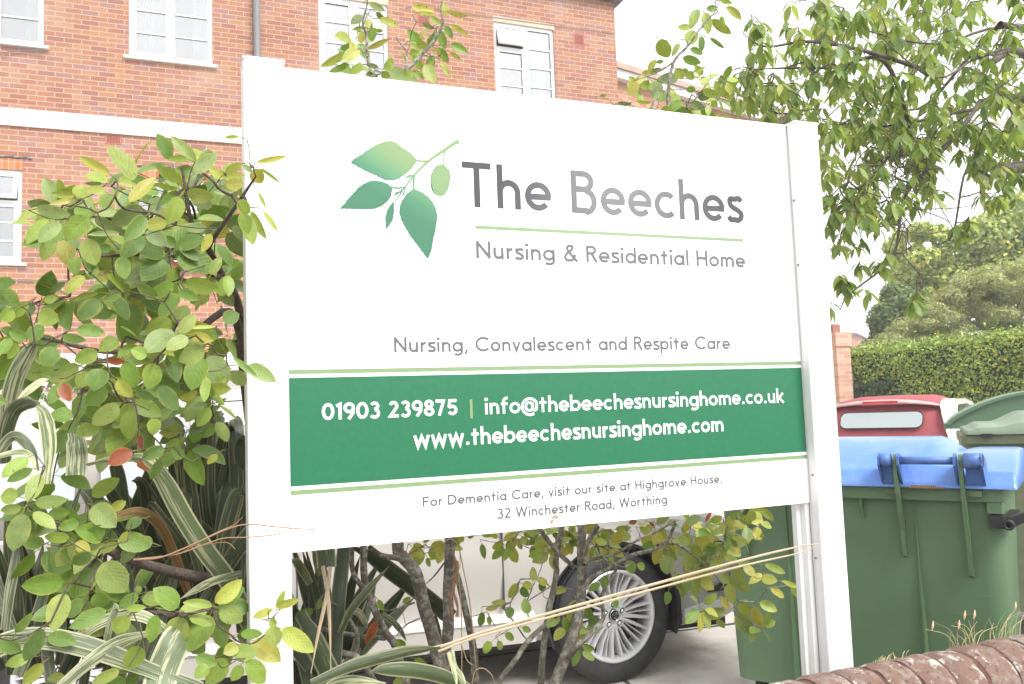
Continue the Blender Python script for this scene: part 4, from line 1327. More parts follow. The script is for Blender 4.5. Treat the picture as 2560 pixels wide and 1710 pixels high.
def wheel(parent, x, y, rot, detailed=True):
    bm = bmesh.new()
    prof = [(0.243, -0.088), (0.252, -0.100), (0.275, -0.112), (0.305, -0.115), (0.330, -0.108), (0.345, -0.092), (0.3505, -0.072)]
    g = []
    for i in range(5):
        yy = -0.058 + i * 0.029
        g += [(0.3515, yy - 0.009), (0.3515, yy + 0.009), (0.345, yy + 0.0105), (0.345, yy + 0.0185)]
    prof = prof + g[:-2] + [(0.3505, 0.072), (0.345, 0.092), (0.330, 0.108), (0.305, 0.115), (0.275, 0.112), (0.243, 0.09)]
    lathe(bm, prof, 96, 'y', close=True)
    t = obj('tyre', bm, M_RUB, parent, smooth=True)
    t.location = (x, y, 0.349)
    t.rotation_euler = (0, 0, rot)
    bm = bmesh.new()
    lathe(bm, [(0.246, -0.096), (0.240, -0.101), (0.233, -0.099), (0.228, -0.090), (0.222, -0.06), (0.215, 0.02), (0.215, 0.09), (0.245, 0.09)], 96, 'y', close=True)
    # spokes: five wide pairs, five narrower pairs, thin blades between
    def spoke(a0, a1, r0, r1, w0, w1, y0_, y1_, dep):
        q = []
        for r, a, w, yy in ((r0, a0, w0, y0_), (0.5 * (r0 + r1), 0.35 * a0 + 0.65 * a1, 0.55 * w0 + .45 * w1, y0_ - 0.004), (r1, a1, w1, y1_)):
            c_, s_2 = math.cos(a), math.sin(a)
            e = np.array([-s_2, 0, c_])
            c0 = np.array([r * c_, yy, r * s_2])
            q.append([c0 - e * w / 2 + np.array([0, 0.012, 0]), c0 - e * w * 0.30, c0 + e * w * 0.30, c0 + e * w / 2 + np.array([0, 0.012, 0]), c0 + e * w / 2 * .8 + np.array([0, dep, 0]), c0 - e * w / 2 * .8 + np.array([0, dep, 0])])
        loft(bm, q)
    D = math.radians
    for k in range(5):
        b0 = D(k * 72 - 90)
        for s in (-1, 1):
            spoke(b0 + s * D(7), b0 + s * D(8.0), 0.055, 0.232, 0.024, 0.016, -0.068, -0.092, 0.05)
            spoke(b0 + D(36) + s * D(9), b0 + D(36) + s * D(7.5), 0.075, 0.232, 0.016, 0.012, -0.060, -0.092, 0.05)
            spoke(b0 + s * D(15), b0 + s * D(18.5), 0.085, 0.226, 0.010, 0.006, -0.052, -0.086, 0.05)
    lathe(bm, [(0.001, -0.055), (0.060, -0.062), (0.084, -0.056), (0.088, -0.03), (0.088, 0.0), (0.001, 0.0)], 40, 'y')
    bmesh.ops.remove_doubles(bm, verts=bm.verts, dist=1e-6)
    rim = obj('rim', bm, M_ALLOY, t)
    for p in rim.data.polygons:
        p.use_smooth = len(p.vertices) == 4 and p.area > 0.00001
    try:
        rim.data.set_sharp_from_angle(angle=D(30))
    except Exception:
        pass
    bm = bmesh.new()
    lathe(bm, [(0.001, 0.012), (0.213, 0.012), (0.213, 0.03), (0.001, 0.03)], 48, 'y')
    obj('brake_disc', bm, M_ALLOYD, t)
    for k in range(5):
        a = D(k * 72 - 54)
        bm = bmesh.new()
        lathe(bm, [(0.017, -0.0655), (0.019, -0.0655), (0.019, -0.045), (0.017, -0.045)], 20, 'y', close=True, mi=0)
        lathe(bm, [(0.0165, -0.0605), (0.001, -0.060)], 20, 'y', mi=1)
        lathe(bm, [(0.011, -0.055), (0.011, -0.066), (0.006, -0.072), (0.0005, -0.073)], 6, 'y', mi=2)
        lg = obj('wheel_nut', bm, [M_ALLOY, M_ALLOYD, M_CHROME], t)
        lg.location = (0.0565 * math.cos(a), -0.002, 0.0565 * math.sin(a))
    bm = bmesh.new()
    lathe(bm, [(0.0305, -0.05), (0.0305, -0.070), (0.029, -0.073), (0.026, -0.0735), (0.0255, -0.072), (0.001, -0.0715)], 40, 'y')
    cap = obj('centre_cap', bm, [plain('cap_black', (0.015, 0.015, 0.016), 0.15)], t, smooth=True)
    bm = bmesh.new()
    for a in (90 - 180, 210 - 180, 330 - 180):
        a = D(a + 180 + 180)
        e, f = np.array([math.cos(a), math.sin(a)]), np.array([-math.sin(a), math.cos(a)])
        pts = [e * 0.001, e * 0.0115 + f * 0.0058, e * 0.022, e * 0.0115 - f * 0.0058]
        prism(bm, [tuple(p) for p in pts], -0.0745, -0.0718)
    obj('emblem', bm, M_CHROME, cap)
    bm = bmesh.new()
    lathe(bm, [(0.0300, -0.070), (0.0300, -0.0738), (0.027, -0.0740), (0.027, -0.070)], 40, 'y', close=True)
    obj('cap_ring', bm, M_CHROME, cap, smooth=True)
    return t
wheel(suv, 0.0, -0.012, math.radians(10)).name = 'wheel'
wheel(suv, -2.67, 0.02, 0).name = 'wheel'
for o_ in suv.children:
    if o_.name.startswith('tyre'):
        o_.name = 'wheel'

# ---------------------------------------------------------------- wheeled refuse containers
M_BIN = plain('bin_green', (0.105, 0.185, 0.092), 0.5, 0, 0.08, 3, bumps=0.12, bscale=160, dirt=(0.15, 0.20, 0.12), dirt_scale=2.6, dirt_amt=0.45, scuff=(0.22, 0.27, 0.19))
M_BINL = plain('bin_green_worn', (0.085, 0.15, 0.07), 0.55, 0, 0.12, 8, dirt=(0.25, 0.22, 0.16), dirt_scale=7, dirt_amt=0.5)
M_BLUE = plain('lid_blue', (0.10, 0.22, 0.58), 0.32, 0, 0.06, 3, coat=0.25, bumps=0.08, bscale=140, dirt=(0.36, 0.44, 0.60), dirt_scale=4, dirt_amt=0.4, scuff=(0.45, 0.52, 0.68))
M_BLUE2 = plain('hinge_blue', (0.075, 0.16, 0.42), 0.5, 0, 0.12, 20, dirt=(0.25, 0.30, 0.42), dirt_scale=14, dirt_amt=0.5)
M_LIDG = plain('lid_dark_green', (0.12, 0.215, 0.13), 0.4, 0, 0.06, 4, bumps=.1, bscale=140)
M_LIDP = plain('lid_faded_green', (0.20, 0.27, 0.19), 0.5, 0, 0.08, 5, bumps=.1, bscale=140)
M_RIMP = plain('bin_faded_green', (0.13, 0.16, 0.09), 0.6, 0, 0.12, 6, dirt=(0.25, 0.24, 0.17), dirt_scale=5, dirt_amt=.5)
def rrect(x0, x1, y0, y1, r, z, n=6):
    out = []
    for (cx_, cy2, a0) in ((x1 - r, y1 - r, 0), (x0 + r, y1 - r, 90), (x0 + r, y0 + r, 180), (x1 - r, y0 + r, 270)):
        for i in range(n + 1):
            a = math.radians(a0 + 90 * i / n)
            out.append((cx_ + r * math.cos(a), cy2 + r * math.sin(a), z))
    return out
def smst(a, b, x):
    t = max(0.0, min(1.0, (x - a) / (b - a)))
    return t * t * (3 - 2 * t)
def bin_body(t, rim_z, mb, half=0.60, dep=0.76):
    bm = bmesh.new()
    rings = []
    for f in np.linspace(0, 1, 9):
        z = 0.17 + (rim_z - 0.03 - 0.17) * f
        k = 0.030 * (1 - f)
        rings.append(rrect(-half + k, half - k, 0.03 + k, dep - 0.03 - k, 0.07, z))
    loft(bm, rings)
    # shallow rounded ribs moulded into the long sides
    for x in (-0.28, 0.0, 0.28):
        prism(bm, [(x - 0.012, 0.075), (x - 0.004, 0.012), (x + 0.004, 0.012), (x + 0.012, 0.075)], 0.2, rim_z - 0.05, axes='xy') if False else None
    b_ = obj('body', bm, mb, t, smooth=True)
    try:
        b_.data.set_sharp_from_angle(angle=math.radians(40))
    except Exception:
        pass
    bm = bmesh.new()
    o1 = rrect(-half - .008, half + .008, 0.0, dep, 0.05, rim_z - 0.055)
    o2 = rrect(-half - .008, half + .008, 0.0, dep, 0.05, rim_z)
    i2 = rrect(-half + .03, half - .03, 0.04, dep - .04, 0.05, rim_z)
    i1 = rrect(-half + .03, half - .03, 0.04, dep - .04, 0.05, rim_z - 0.055)
    loft(bm, [o1, o2, i2, i1, o1], False)
    bmesh.ops.remove_doubles(bm, verts=bm.verts, dist=1e-5)
    obj('rim', bm, mb, t, bevel=0.004)
    for sx in (-1, 1):
        for yy in (0.14, dep - 0.14):
            bm = bmesh.new()
            lathe(bm, [(0.02, -0.022), (0.085, -0.022), (0.095, -0.012), (0.095, 0.012), (0.085, 0.022), (0.02, 0.022)], 28, 'x', (0, 0, 0.096), close=True)
            box(bm, -0.03, -0.024, -0.03, 0.03, 0.08, 0.185)
            box(bm, 0.024, 0.03, -0.03, 0.03, 0.08, 0.185)
            box(bm, -0.0301, 0.0301, -0.04, 0.04, 0.1851, 0.195)
            c_ = obj('castor', bm, M_BLKP, t)
            c_.location = (sx * (half - 0.14), yy, 0)
bin1 = thing('refuse_bin', 'green wheeled refuse bin with blue lid and hinge bar right behind the sign', 'bin', (2.712, 2.889, 0), math.radians(-56.84))
RZ = 1.10
bin_body(bin1, RZ, M_BIN)
bm = bmesh.new()
for s in (-1, 1):
    bm = bmesh.new()
    box(bm, s * 0.572 - 0.026, s * 0.572 + 0.026, 0.004, 0.09, RZ - 0.098, RZ - 0.0551)
    obj('corner_block', bm, M_BIN, bin1, bevel=0.008)
# vertical moulded line
for x in (-0.275, 0.275):
    bm = bmesh.new()
    prism(bm, [(x - 0.010, 0.062), (x - 0.003, 0.029), (x + 0.003, 0.029), (x + 0.014, 0.062)], 0.20, RZ - 0.057, axes='xy')
    obj('body_rib', bm, M_BIN, bin1, bevel=0.003)
for s in (-1, 1):
    for (xf, zt_, tip, out) in ((0.226, 1.238, 0.80, 0.060), (0.470, 1.238, 0.735, 0.050)):
        bm = bmesh.new()
        th = 0.0075
        pts = [(0.03, tip), (0.012, tip + 0.01), (-0.006, tip + .12), (-0.030, 0.98), (-out, RZ - 0.02), (-out - .012, RZ + 0.06), (-out - 0.010, zt_ - 0.02), (-out + 0.006, zt_ + 0.004), (-out + 0.026, zt_ - 0.004), (-0.020, RZ + 0.07), (0.02, RZ + 0.005), (0.03, RZ - 0.04)]
        prism(bm, pts, s * xf - th, s * xf + th, axes='yz')
        obj('hinge_arm', bm, M_BIN, bin1, bevel=0.003)
    bm = bmesh.new()
    a, b = sorted((s * 0.480, s * 0.535))
    box(bm, a, b, -0.022, 0.0, RZ - 0.030, RZ - 0.006)
    obj('rim_tab', bm, M_BINL, bin1, bevel=0.004)
    bm = bmesh.new()
    a, b = sorted((s * 0.175, s * 0.216))
    box(bm, a, b, -0.018, 0.0, RZ - 0.030, RZ - 0.006)
    obj('rim_tab', bm, M_BINL, bin1, bevel=0.004)
    bm = bmesh.new()
    prism(bm, [(0.03, RZ - 0.056), (0.0, RZ - 0.056), (0.03, RZ - 0.145)], s * 0.063 - 0.006, s * 0.063 + 0.006, axes='yz')
    obj('gusset', bm, M_BIN, bin1)
# lid
def lid1(x, y):
    e = min(1.0, max(0.0, (0.66 - abs(x)) / 0.03))
    s = max(0.0, min(1.0, (y + 0.02) / 0.42))
    back = max(0.0, min(1.0, (0.80 - y) / 0.34))
    prof = (math.sin(s * math.pi / 2) ** 1.25) * (math.sin(back * math.pi / 2) ** 0.8)
    sh = smst(0.33, 0.43, x + 0.10 * (0.5 - y))
    A = 0.172 - 0.052 * sh
    v = math.exp(-((x + 0.10 * (0.5 - y) - 0.43) / 0.035) ** 2)
    lip = 0.035 * smst(-0.022, 0.03, y) * (1 - smst(0.74, 0.80, y))
    A = A - 0.032
    z = RZ + 0.018 + lip + A * prof * (0.90 + 0.10 * math.sin(e * math.pi / 2)) - 0.010 * v * prof
    if 0.24 < abs(x) < 0.46:
        z += 0.018 * smst(.24, .27, abs(x)) * (1 - smst(.43, .46, abs(x))) * math.exp(-((y - 0.06) / 0.04) ** 2)
    return z
bm = bmesh.new()
nx, ny = 110, 60
g = []
for i in range(nx + 1):
    row = []
    for j in range(ny + 1):
        x = -0.655 + 1.31 * i / nx
        y = -0.022 + 0.82 * j / ny
        row.append(bm.verts.new((x, y, lid1(x, y))))
    g.append(row)
for i in range(nx):
    for j in range(ny):
        bm.faces.new((g[i][j], g[i + 1][j], g[i + 1][j + 1], g[i][j + 1]))
edge = [g[i][0] for i in range(nx + 1)] + [g[nx][j] for j in range(1, ny + 1)] + [g[i][ny] for i in range(nx - 1, -1, -1)] + [g[0][j] for j in range(ny - 1, 0, -1)]
low = [bm.verts.new((v.co.x * 1.006, v.co.y + (v.co.y - .38) * .01, RZ + 0.002)) for v in edge]
for i in range(len(edge)):
    bm.faces.new((edge[i], edge[(i + 1) % len(edge)], low[(i + 1) % len(edge)], low[i]))
obj('lid', bm, M_BLUE, bin1, smooth=True)
lid_o = [c for c in bin1.children if c.name.startswith('lid')][0]
for s in (-1, 1):
    bm = bmesh.new()
    for (xa, xb, r) in ((0.165, 0.212, 0.029), (0.238, 0.456, 0.0165), (0.484, 0.552, 0.031)):
        a, b = sorted((s * xa, s * xb))
        lathe(bm, [(r, a), (r, b)], 24, 'x', (0, -0.062, RZ + 0.117))
    for (xa, xb) in ((0.163, 0.170), (0.238, 0.246), (0.448, 0.456), (0.546, 0.553)):
        a, b = sorted((s * xa, s * xb))
        prism(bm, [(-0.094, RZ + 0.10), (-0.094, RZ + 0.135), (-0.075, RZ + 0.148), (-0.045, RZ + 0.145), (0.06, RZ + 0.10), (0.05, RZ + 0.03), (-0.02, RZ + 0.012), (-0.05, RZ + 0.04)], a, b, axes='yz')
    for (xa, xb) in ((0.170, 0.212), (0.486, 0.546)):
        a, b = sorted((s * xa, s * xb))
        prism(bm, [(-0.055, RZ + 0.092), (-0.03, RZ + 0.10), (0.02, RZ + 0.06), (0.0, RZ + 0.012), (-0.03, RZ + 0.02)], a, b, axes='yz')
    obj('hinge_bar', bm, M_BLUE2, lid_o, bevel=0.0)
    bm = bmesh.new()
    lathe(bm, [(0.0255, 0), (0.001, 0.0)], 20, 'x', (s * 0.5535, -0.062, RZ + 0.117))
    obj('hinge_pin', bm, plain('rust_pin', (0.09, 0.075, 0.065), 0.8), lid_o)
# black lifting bracket round the corner
bm = bmesh.new()
prism(bm, [(0.555, 0.030), (0.555, -0.010), (0.60, -0.014), (0.627, 0.0), (0.645, 0.10), (0.645, 0.22), (0.607, 0.22), (0.607, 0.05)], RZ - 0.155, RZ - 0.105, axes='xy')
obj('lifting_bracket', bm, M_BLKP, bin1, bevel=0.006)
bm = bmesh.new()
lathe(bm, [(0.020, -0.03), (0.020, 0.03), (0.011, 0.03), (0.011, -0.03)], 20, 'y', (0.622, -0.02, RZ - 0.135), close=True)
prism(bm, [(0.61, RZ - 0.16), (0.645, RZ - 0.14), (0.70, RZ - 0.11), (0.70, RZ - 0.075), (0.65, RZ - .10), (0.62, RZ - 0.11)], -0.02, 0.0)
obj('trunnion', bm, M_BLKP, bin1, bevel=0.004)
# cardboard caught under the lid
mt, n, b = new_mat('cardboard')
v = coords(n)
s = n.nodes.new('ShaderNodeSeparateXYZ')
n.links.new(v, s.inputs[0])
wv = math_n(n, 'SINE', math_n(n, 'MULTIPLY', s.outputs[0], 900.0))
n.links.new(ramp(n, wv, [(0.3, (0.22, 0.13, 0.08)), (0.7, (0.40, 0.27, 0.18))]), b.inputs['Base Color'])
b.inputs['Roughness'].default_value = 0.9
bm = bmesh.new()
prism(bm, [(-0.085, 0.30), (0.085, 0.30), (0.09, 0.0), (0.06, -0.035), (-0.02, -0.04), (-0.088, -0.028)], 0.0, 0.0055, axes='xy')
prism(bm, [(-0.08, 0.30), (0.075, 0.30), (0.07, 0.0), (0.03, -0.028), (-0.05, -0.03), (-0.08, -0.01)], 0.0062, 0.0110, axes='xy')
cb = tag(obj('cardboard', bm, mt), 'brown corrugated cardboard sheet poking out under the blue lid', 'cardboard')
cb.location = bin1.matrix_basis @ Vector((0.335, 0.0, RZ + 0.0008))
cb.rotation_euler = (0, 0, math.radians(-56.84))

# dark green container with a high curved lid
p2 = at_depth(2365, 1052, 6.5)
bin2 = thing('refuse_bin', 'dark green bin with tall curved lid behind the faded green bin', 'bin', (0, 0, 0), math.radians(-50))
r2 = 1.20
bin_body(bin2, r2, M_BIN, 0.60, 0.90)
bm = bmesh.new()
prof = [(-0.70 + 1.40 * i / 36, r2 + 0.045 + 0.24 * math.sin(math.pi * (i / 36)) ** 0.75) for i in range(37)]
inner = [(x * 0.975, z - 0.02) for x, z in prof]
prism(bm, prof + inner[::-1], -0.02, 0.92)
pr2 = [(x * .97, z - .012) for x, z in prof]
prism(bm, [(-0.67, r2 + 0.004)] + pr2 + [(0.67, r2 + 0.004)], 0.004, 0.03)
obj('lid', bm, M_LIDG, bin2, bevel=0.0)
bm = bmesh.new()
box(bm, -0.72, -0.58, 0.0, 0.32, r2 + 0.003, r2 + 0.045)
obj('lid_handle', bm, M_LIDG, bin2, bevel=0.008)
bin2.location = Vector((p2.x, p2.y, 0)) - Matrix.Rotation(math.radians(-50), 3, 'Z') @ Vector((-0.70, 0.0, 0))
# faded container with a low shaped lid
p3 = at_depth(2405, 1088, 5.05)
bin3 = thing('refuse_bin', 'faded grey green bin with low moulded lid at the right edge', 'bin', (0, 0, 0), math.radians(-48))
r3 = 1.225
bin_body(bin3, r3, M_RIMP, 0.60, 0.78)
bm = bmesh.new()
nx, ny = 70, 30
g = []
for i in range(nx + 1):
    row = []
    for j in range(ny + 1):
        x = -0.58 + 1.16 * i / nx
        y = -0.015 + 0.80 * j / ny
        s1 = smst(-0.56, -0.50, x) * 0.035 + smst(-0.42, -0.24, x) * 0.065
        s1 *= 1 - smst(0.5, 0.58, x) * .8
        sy2 = smst(-0.02, 0.12, y) * (1 - 0.6 * smst(0.6, 0.8, y))
        row.append(bm.verts.new((x, y, r3 + 0.03 + s1 * (0.45 + 0.55 * sy2) - 0.012 * smst(-.3, -.1, x) * (1 - sy2))))
    g.append(row)
for i in range(nx):
    for j in range(ny):
        bm.faces.new((g[i][j], g[i + 1][j], g[i + 1][j + 1], g[i][j + 1]))
edge = [g[i][0] for i in range(nx + 1)] + [g[nx][j] for j in range(1, ny + 1)] + [g[i][ny] for i in range(nx - 1, -1, -1)] + [g[0][j] for j in range(ny - 1, 0, -1)]
low = [bm.verts.new((v.co.x, v.co.y, r3 + 0.004)) for v in edge]
for i in range(len(edge)):
    bm.faces.new((edge[i], edge[(i + 1) % len(edge)], low[(i + 1) % len(edge)], low[i]))
obj('lid', bm, M_LIDP, bin3, smooth=True)
bm = bmesh.new()
box(bm, -0.50, -0.44, -0.03, 0.0, r3 - 0.01, r3 + 0.01)
obj('lid_catch', bm, M_BLKP, bin3, bevel=0.004)
bm = bmesh.new()
box(bm, -0.1, 0.02, -0.025, 0.0, r3 - 0.016, r3 + 0.004)
obj('lid_catch', bm, M_BLKP, bin3, bevel=0.004)
bin3.location = Vector((p3.x, p3.y, 0)) - Matrix.Rotation(math.radians(-48), 3, 'Z') @ Vector((-0.60, 0.0, 0))

# ---------------------------------------------------------------- small white car with a red fabric roof
M_RED = plain('red_fabric', (0.31, 0.065, 0.075), 0.75, 0, 0.08, 8, bumps=.15, bscale=220)
M_WHITEC = plain('white_paint', (0.80, 0.79, 0.76), 0.2, 0, 0.01, 3, coat=0.7)
M_SPOIL = plain('spoiler_pink', (0.50, 0.30, 0.29), 0.5, 0, 0.1, 8, dirt=(0.6, 0.5, 0.48), dirt_scale=6, dirt_amt=0.5)
conv = thing('convertible_car', 'small white car with red fabric roof parked before the hedge', 'car', (0, 0, 0))
HD = math.radians(90 - 59)
conv.rotation_euler = (0, 0, HD)
# local: x forward, y left, z up; rear of the roof at x=0
def sect(x, hw, zb, zt, rnd):
    """rounded-top section"""
    out = [(x, -hw, zb)]
    for i in range(13):
        a = math.pi * i / 12
        sx = math.copysign(abs(math.cos(a)) ** rnd, math.cos(a))
        sz = abs(math.sin(a)) ** rnd
        out.append((x, -hw * (0.97 if 0 < i < 12 else 1) * sx * (1 - 0.10 * sz), zb + (zt - zb) * (0.25 + 0.75 * sz)))
    out.append((x, hw, zb))
    return out
bm = bmesh.new()
rings = [sect(x, hw, zb, zt, .5) for x, hw, zb, zt in ((-0.30, 0.55, 0.35, 0.62), (-0.25, 0.72, 0.25, 0.86), (-0.05, 0.80, 0.22, 0.98), (0.4, 0.815, 0.2, 1.0), (1.2, 0.815, 0.2, 0.99), (2.0, 0.815, 0.2, 0.98), (2.6, 0.79, 0.2, 0.92), (3.0, 0.72, 0.25, 0.78), (3.18, 0.55, 0.33, 0.6))]
loft(bm, rings)
obj('body', bm, M_WHITEC, conv, smooth=True)
bm = bmesh.new()
rings = []
for x, hw, zt in ((-0.02, 0.69, 1.02), (0.06, 0.685, 1.17), (0.14, 0.67, 1.30), (0.20, 0.66, 1.375), (0.28, 0.655, 1.42), (0.42, 0.65, 1.455), (0.7, 0.64, 1.475), (1.1, 0.63, 1.475), (1.4, 0.61, 1.42)):
    rings.append(sect(x, hw, 0.93, zt, .42))
loft(bm, rings)
obj('fabric_roof', bm, M_RED, conv, smooth=True)
# rear glass on the sloping back
def onback(y, t):
    """t 0 bottom .. 1 top of the back slope"""
    x = -0.02 + 0.22 * t - 0.02 - 0.018 * (1 - (abs(y) / .62) ** 2)
    return (x, y, 1.02 + (1.36 - 1.02) * t)
def rrect2(w, t0, t1, r, n=6):
    pts = []
    for cx_, ct, a0 in ((w - r, t1 - r * 2.4, 0), (-w + r, t1 - r * 2.4, 90), (-w + r, t0 + r * 2.4, 180), (w - r, t0 + r * 2.4, 270)):
        for i in range(n + 1):
            a = math.radians(a0 + 90 * i / n)
            pts.append((cx_ + r * math.cos(a), ct + r * 2.4 * math.sin(a)))
    return pts
M_BLKT = plain('black_trim', (0.02, 0.02, 0.02), 0.4)
for nm, w, t0, t1, r, off, mt_ in (('window_seal', 0.405, 0.36, 0.86, 0.07, 0.010, M_BLKT), ('rear_window', 0.395, 0.385, 0.835, 0.065, 0.0135, plain('rear_glass', (0.42, 0.46, 0.46), 0.03, 0.75, 0.03, 2))):
    bm = bmesh.new()
    vs = []
    for y, t in rrect2(w, t0, t1, r):
        p = onback(y, t)
        vs.append(bm.verts.new((p[0] - off - 0.012, p[1], p[2])))
    f = bm.faces.new(vs)
    bmesh.ops.triangulate(bm, faces=[f])
    obj(nm, bm, mt_, conv)
bm = bmesh.new()
rings = []
for i in range(25):
    y = -0.60 + 1.2 * i / 24
    k = 1 - abs(y / 0.60) ** 4
    x, z = 0.19 - 0.030 * k + 0.03 * (abs(y) / .6) ** 2, 1.345 + 0.05 * (1 - (abs(y) / .6) ** 2)
    rings.append([(x - 0.05 * k - .02, y, z), (x - 0.05 * k - .02, y, z + 0.018 * k + .004), (x + 0.05, y, z + 0.035 * k + .006), (x + 0.05, y, z)])
loft(bm, rings)
obj('spoiler', bm, M_SPOIL, conv, smooth=True)
bm = bmesh.new()
box(bm, 0.083, 0.10, -0.17, 0.17, 1.399, 1.422)
obj('brake_light', bm, plain('red_lens', (0.55, 0.02, 0.03), 0.2), conv, bevel=0.004)
# right-hand rear pillar with the side glass
for s in (-1,1):
    bm = bmesh.new()
    out = [(-0.06, 0.95), (-0.02, 1.10), (0.05, 1.25), (0.13, 1.34), (0.25, 1.40), (0.45, 1.425), (1.05, 1.42), (1.42, 1.375), (2.05, 0.96), (1.95, 0.955), (1.38, 1.325), (1.0, 1.365), (0.50, 1.36), (0.34, 1.315), (0.24, 1.22), (0.18, 1.10), (0.17, 0.97), (0.1, 0.95)]
    vs = []
    a, b = sorted((s * 0.62, s * 0.69))
    pts = []
    lo = [bm.verts.new((x, s * (0.755 - 0.13 * ((z - .95) / .5)), z)) for x, z in out]
    hi = [bm.verts.new((x, s * (0.665 - 0.13 * ((z - .95) / .5)), z)) for x, z in out]
    k = len(out)
    f1, f2 = bm.faces.new(lo), bm.faces.new(hi[::-1])
    for i in range(k):
        bm.faces.new((lo[i], lo[(i + 1) % k], hi[(i + 1) % k], hi[i]))
    bmesh.ops.triangulate(bm, faces=[f1, f2])
    obj('side_arch', bm, M_WHITEC, conv, bevel=0.012)
    bm = bmesh.new()
    gl = [(0.175, 0.96), (0.185, 1.10), (0.245, 1.22), (0.34, 1.313), (0.50, 1.357), (1.0, 1.362), (1.38, 1.322), (1.94, 0.956)]
    f = bm.faces.new([bm.verts.new((x, s * (0.735 - 0.13 * ((z - .95) / .5)), z)) for x, z in gl])
    obj('side_window', bm, plain('side_glass', (0.09, 0.10, 0.09), 0.04), conv)
for xw in (0.35, 2.55):
    for s in (-1, 1):
        bm = bmesh.new()
        lathe(bm, [(0.18, -0.08), (0.27, -0.09), (0.285, -0.06), (0.285, 0.06), (0.27, 0.09), (0.18, 0.08)], 32, 'y', close=True)
        w_ = obj('wheel', bm, M_RUB, conv, smooth=True)
        w_.location = (xw, s * 0.74, 0.285)
        bm = bmesh.new()
        lathe(bm, [(0.19, s * 0.06), (0.18, s * 0.075), (0.001, s * 0.07)], 28, 'y')
        obj('rim', bm, M_ALLOY, w_, smooth=True)
gc = at_depth(2201, 1050, 8.5)
dv = Matrix.Rotation(HD, 3, 'Z') @ Vector((0.06, 0.0, 0))
conv.location = (gc.x - dv.x, gc.y - dv.y, 0)
# ---------------------------------------------------------------- plants
M_LEAF = leaf_mat('shrub_leaf', spots=0.5)
M_LEAFS = leaf_mat('sprig_leaf', edge_amt=0.45, spots=0.9)
M_CHERRY = leaf_mat('cherry_leaf', edge=(0.20, 0.24, 0.06), edge_amt=0.3, rough=0.4, trans=0.45)
M_BARK = bark_mat('shrub_bark')
M_TWIG = bark_mat('twig_bark', (0.055, 0.038, 0.028), (0.17, 0.145, 0.12), 0.5, 90)
M_CBARK = bark_mat('cherry_bark', (0.075, 0.06, 0.05), (0.20, 0.18, 0.15), 0.5, 30)
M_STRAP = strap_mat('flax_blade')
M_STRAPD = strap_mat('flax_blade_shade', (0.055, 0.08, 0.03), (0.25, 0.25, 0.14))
mt, n, b = new_mat('dead_blade')
uv = n.nodes.new('ShaderNodeUVMap')
s = n.nodes.new('ShaderNodeSeparateXYZ')
n.links.new(uv.outputs[0], s.inputs[0])
cb_ = n.nodes.new('ShaderNodeCombineXYZ')
n.links.new(math_n(n, 'MULTIPLY', s.outputs[1], 10.0), cb_.inputs[0])
n.links.new(math_n(n, 'MULTIPLY', s.outputs[0], 3.0), cb_.inputs[1])
k = noise(n, cb_.outputs[0], 1.2, 4)
n.links.new(ramp(n, k, [(0.3, (0.30, 0.15, 0.07)), (0.44, (0.46, 0.35, 0.22)), (0.7, (0.56, 0.48, 0.35))]), b.inputs['Base Color'])
b.inputs['Roughness'].default_value = 0.7
bump(n, b, k, 0.4, 0.003)
M_DEAD = mt

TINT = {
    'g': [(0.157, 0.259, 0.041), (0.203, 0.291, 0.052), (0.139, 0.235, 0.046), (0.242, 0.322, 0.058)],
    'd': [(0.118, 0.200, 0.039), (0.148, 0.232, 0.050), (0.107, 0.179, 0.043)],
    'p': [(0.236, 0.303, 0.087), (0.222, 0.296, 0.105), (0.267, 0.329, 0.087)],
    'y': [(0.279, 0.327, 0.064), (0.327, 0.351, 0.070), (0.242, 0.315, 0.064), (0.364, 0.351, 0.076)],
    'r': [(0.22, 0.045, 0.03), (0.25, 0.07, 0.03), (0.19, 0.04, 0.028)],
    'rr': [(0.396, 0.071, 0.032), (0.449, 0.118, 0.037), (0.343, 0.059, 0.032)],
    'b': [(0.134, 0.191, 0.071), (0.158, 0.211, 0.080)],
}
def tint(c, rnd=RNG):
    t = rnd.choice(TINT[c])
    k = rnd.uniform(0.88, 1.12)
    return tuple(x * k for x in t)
CAMP = np.array([0, 0, EYE])
def seen_leaf(B, bx, by, tx, ty, w, c, Y, rnd, tiltmax=0.5, rollmax=0.55, petiole=0.018, T=TOVAL):
    """a leaf measured in the photograph: base and tip positions, width in photo pixels, at its own distance Y"""
    b0 = np.array(at(bx, by, Y))
    L = np.linalg.norm(np.array(at(tx, ty, Y)) - b0)
    t0 = np.array(at(tx, ty, max(1.62, Y + rnd.uniform(-tiltmax, tiltmax * .7) * L)))
    v = b0 - CAMP
    depth = v @ RW[2]
    wm = w / F_PX * depth
    v = v / np.linalg.norm(v)
    ax = (t0 - b0) / np.linalg.norm(t0 - b0)
    side = np.cross(ax, v)
    side /= np.linalg.norm(side)
    nrm = np.cross(side, ax)
    r = rnd.uniform(-rollmax, rollmax)
    side2 = side * math.cos(r) + nrm * math.sin(r)
    # the upper face looks at the camera
    ez = np.cross(ax, side2)
    if ez @ v > 0:
        side2 = -side2
    return put_leaf(B, b0, t0, 0.93 * wm / max(0.6, math.cos(r)), side2, tint(c, rnd), T, rnd.uniform(.5, 1.8), rnd.uniform(-.3, 1.5), petiole)
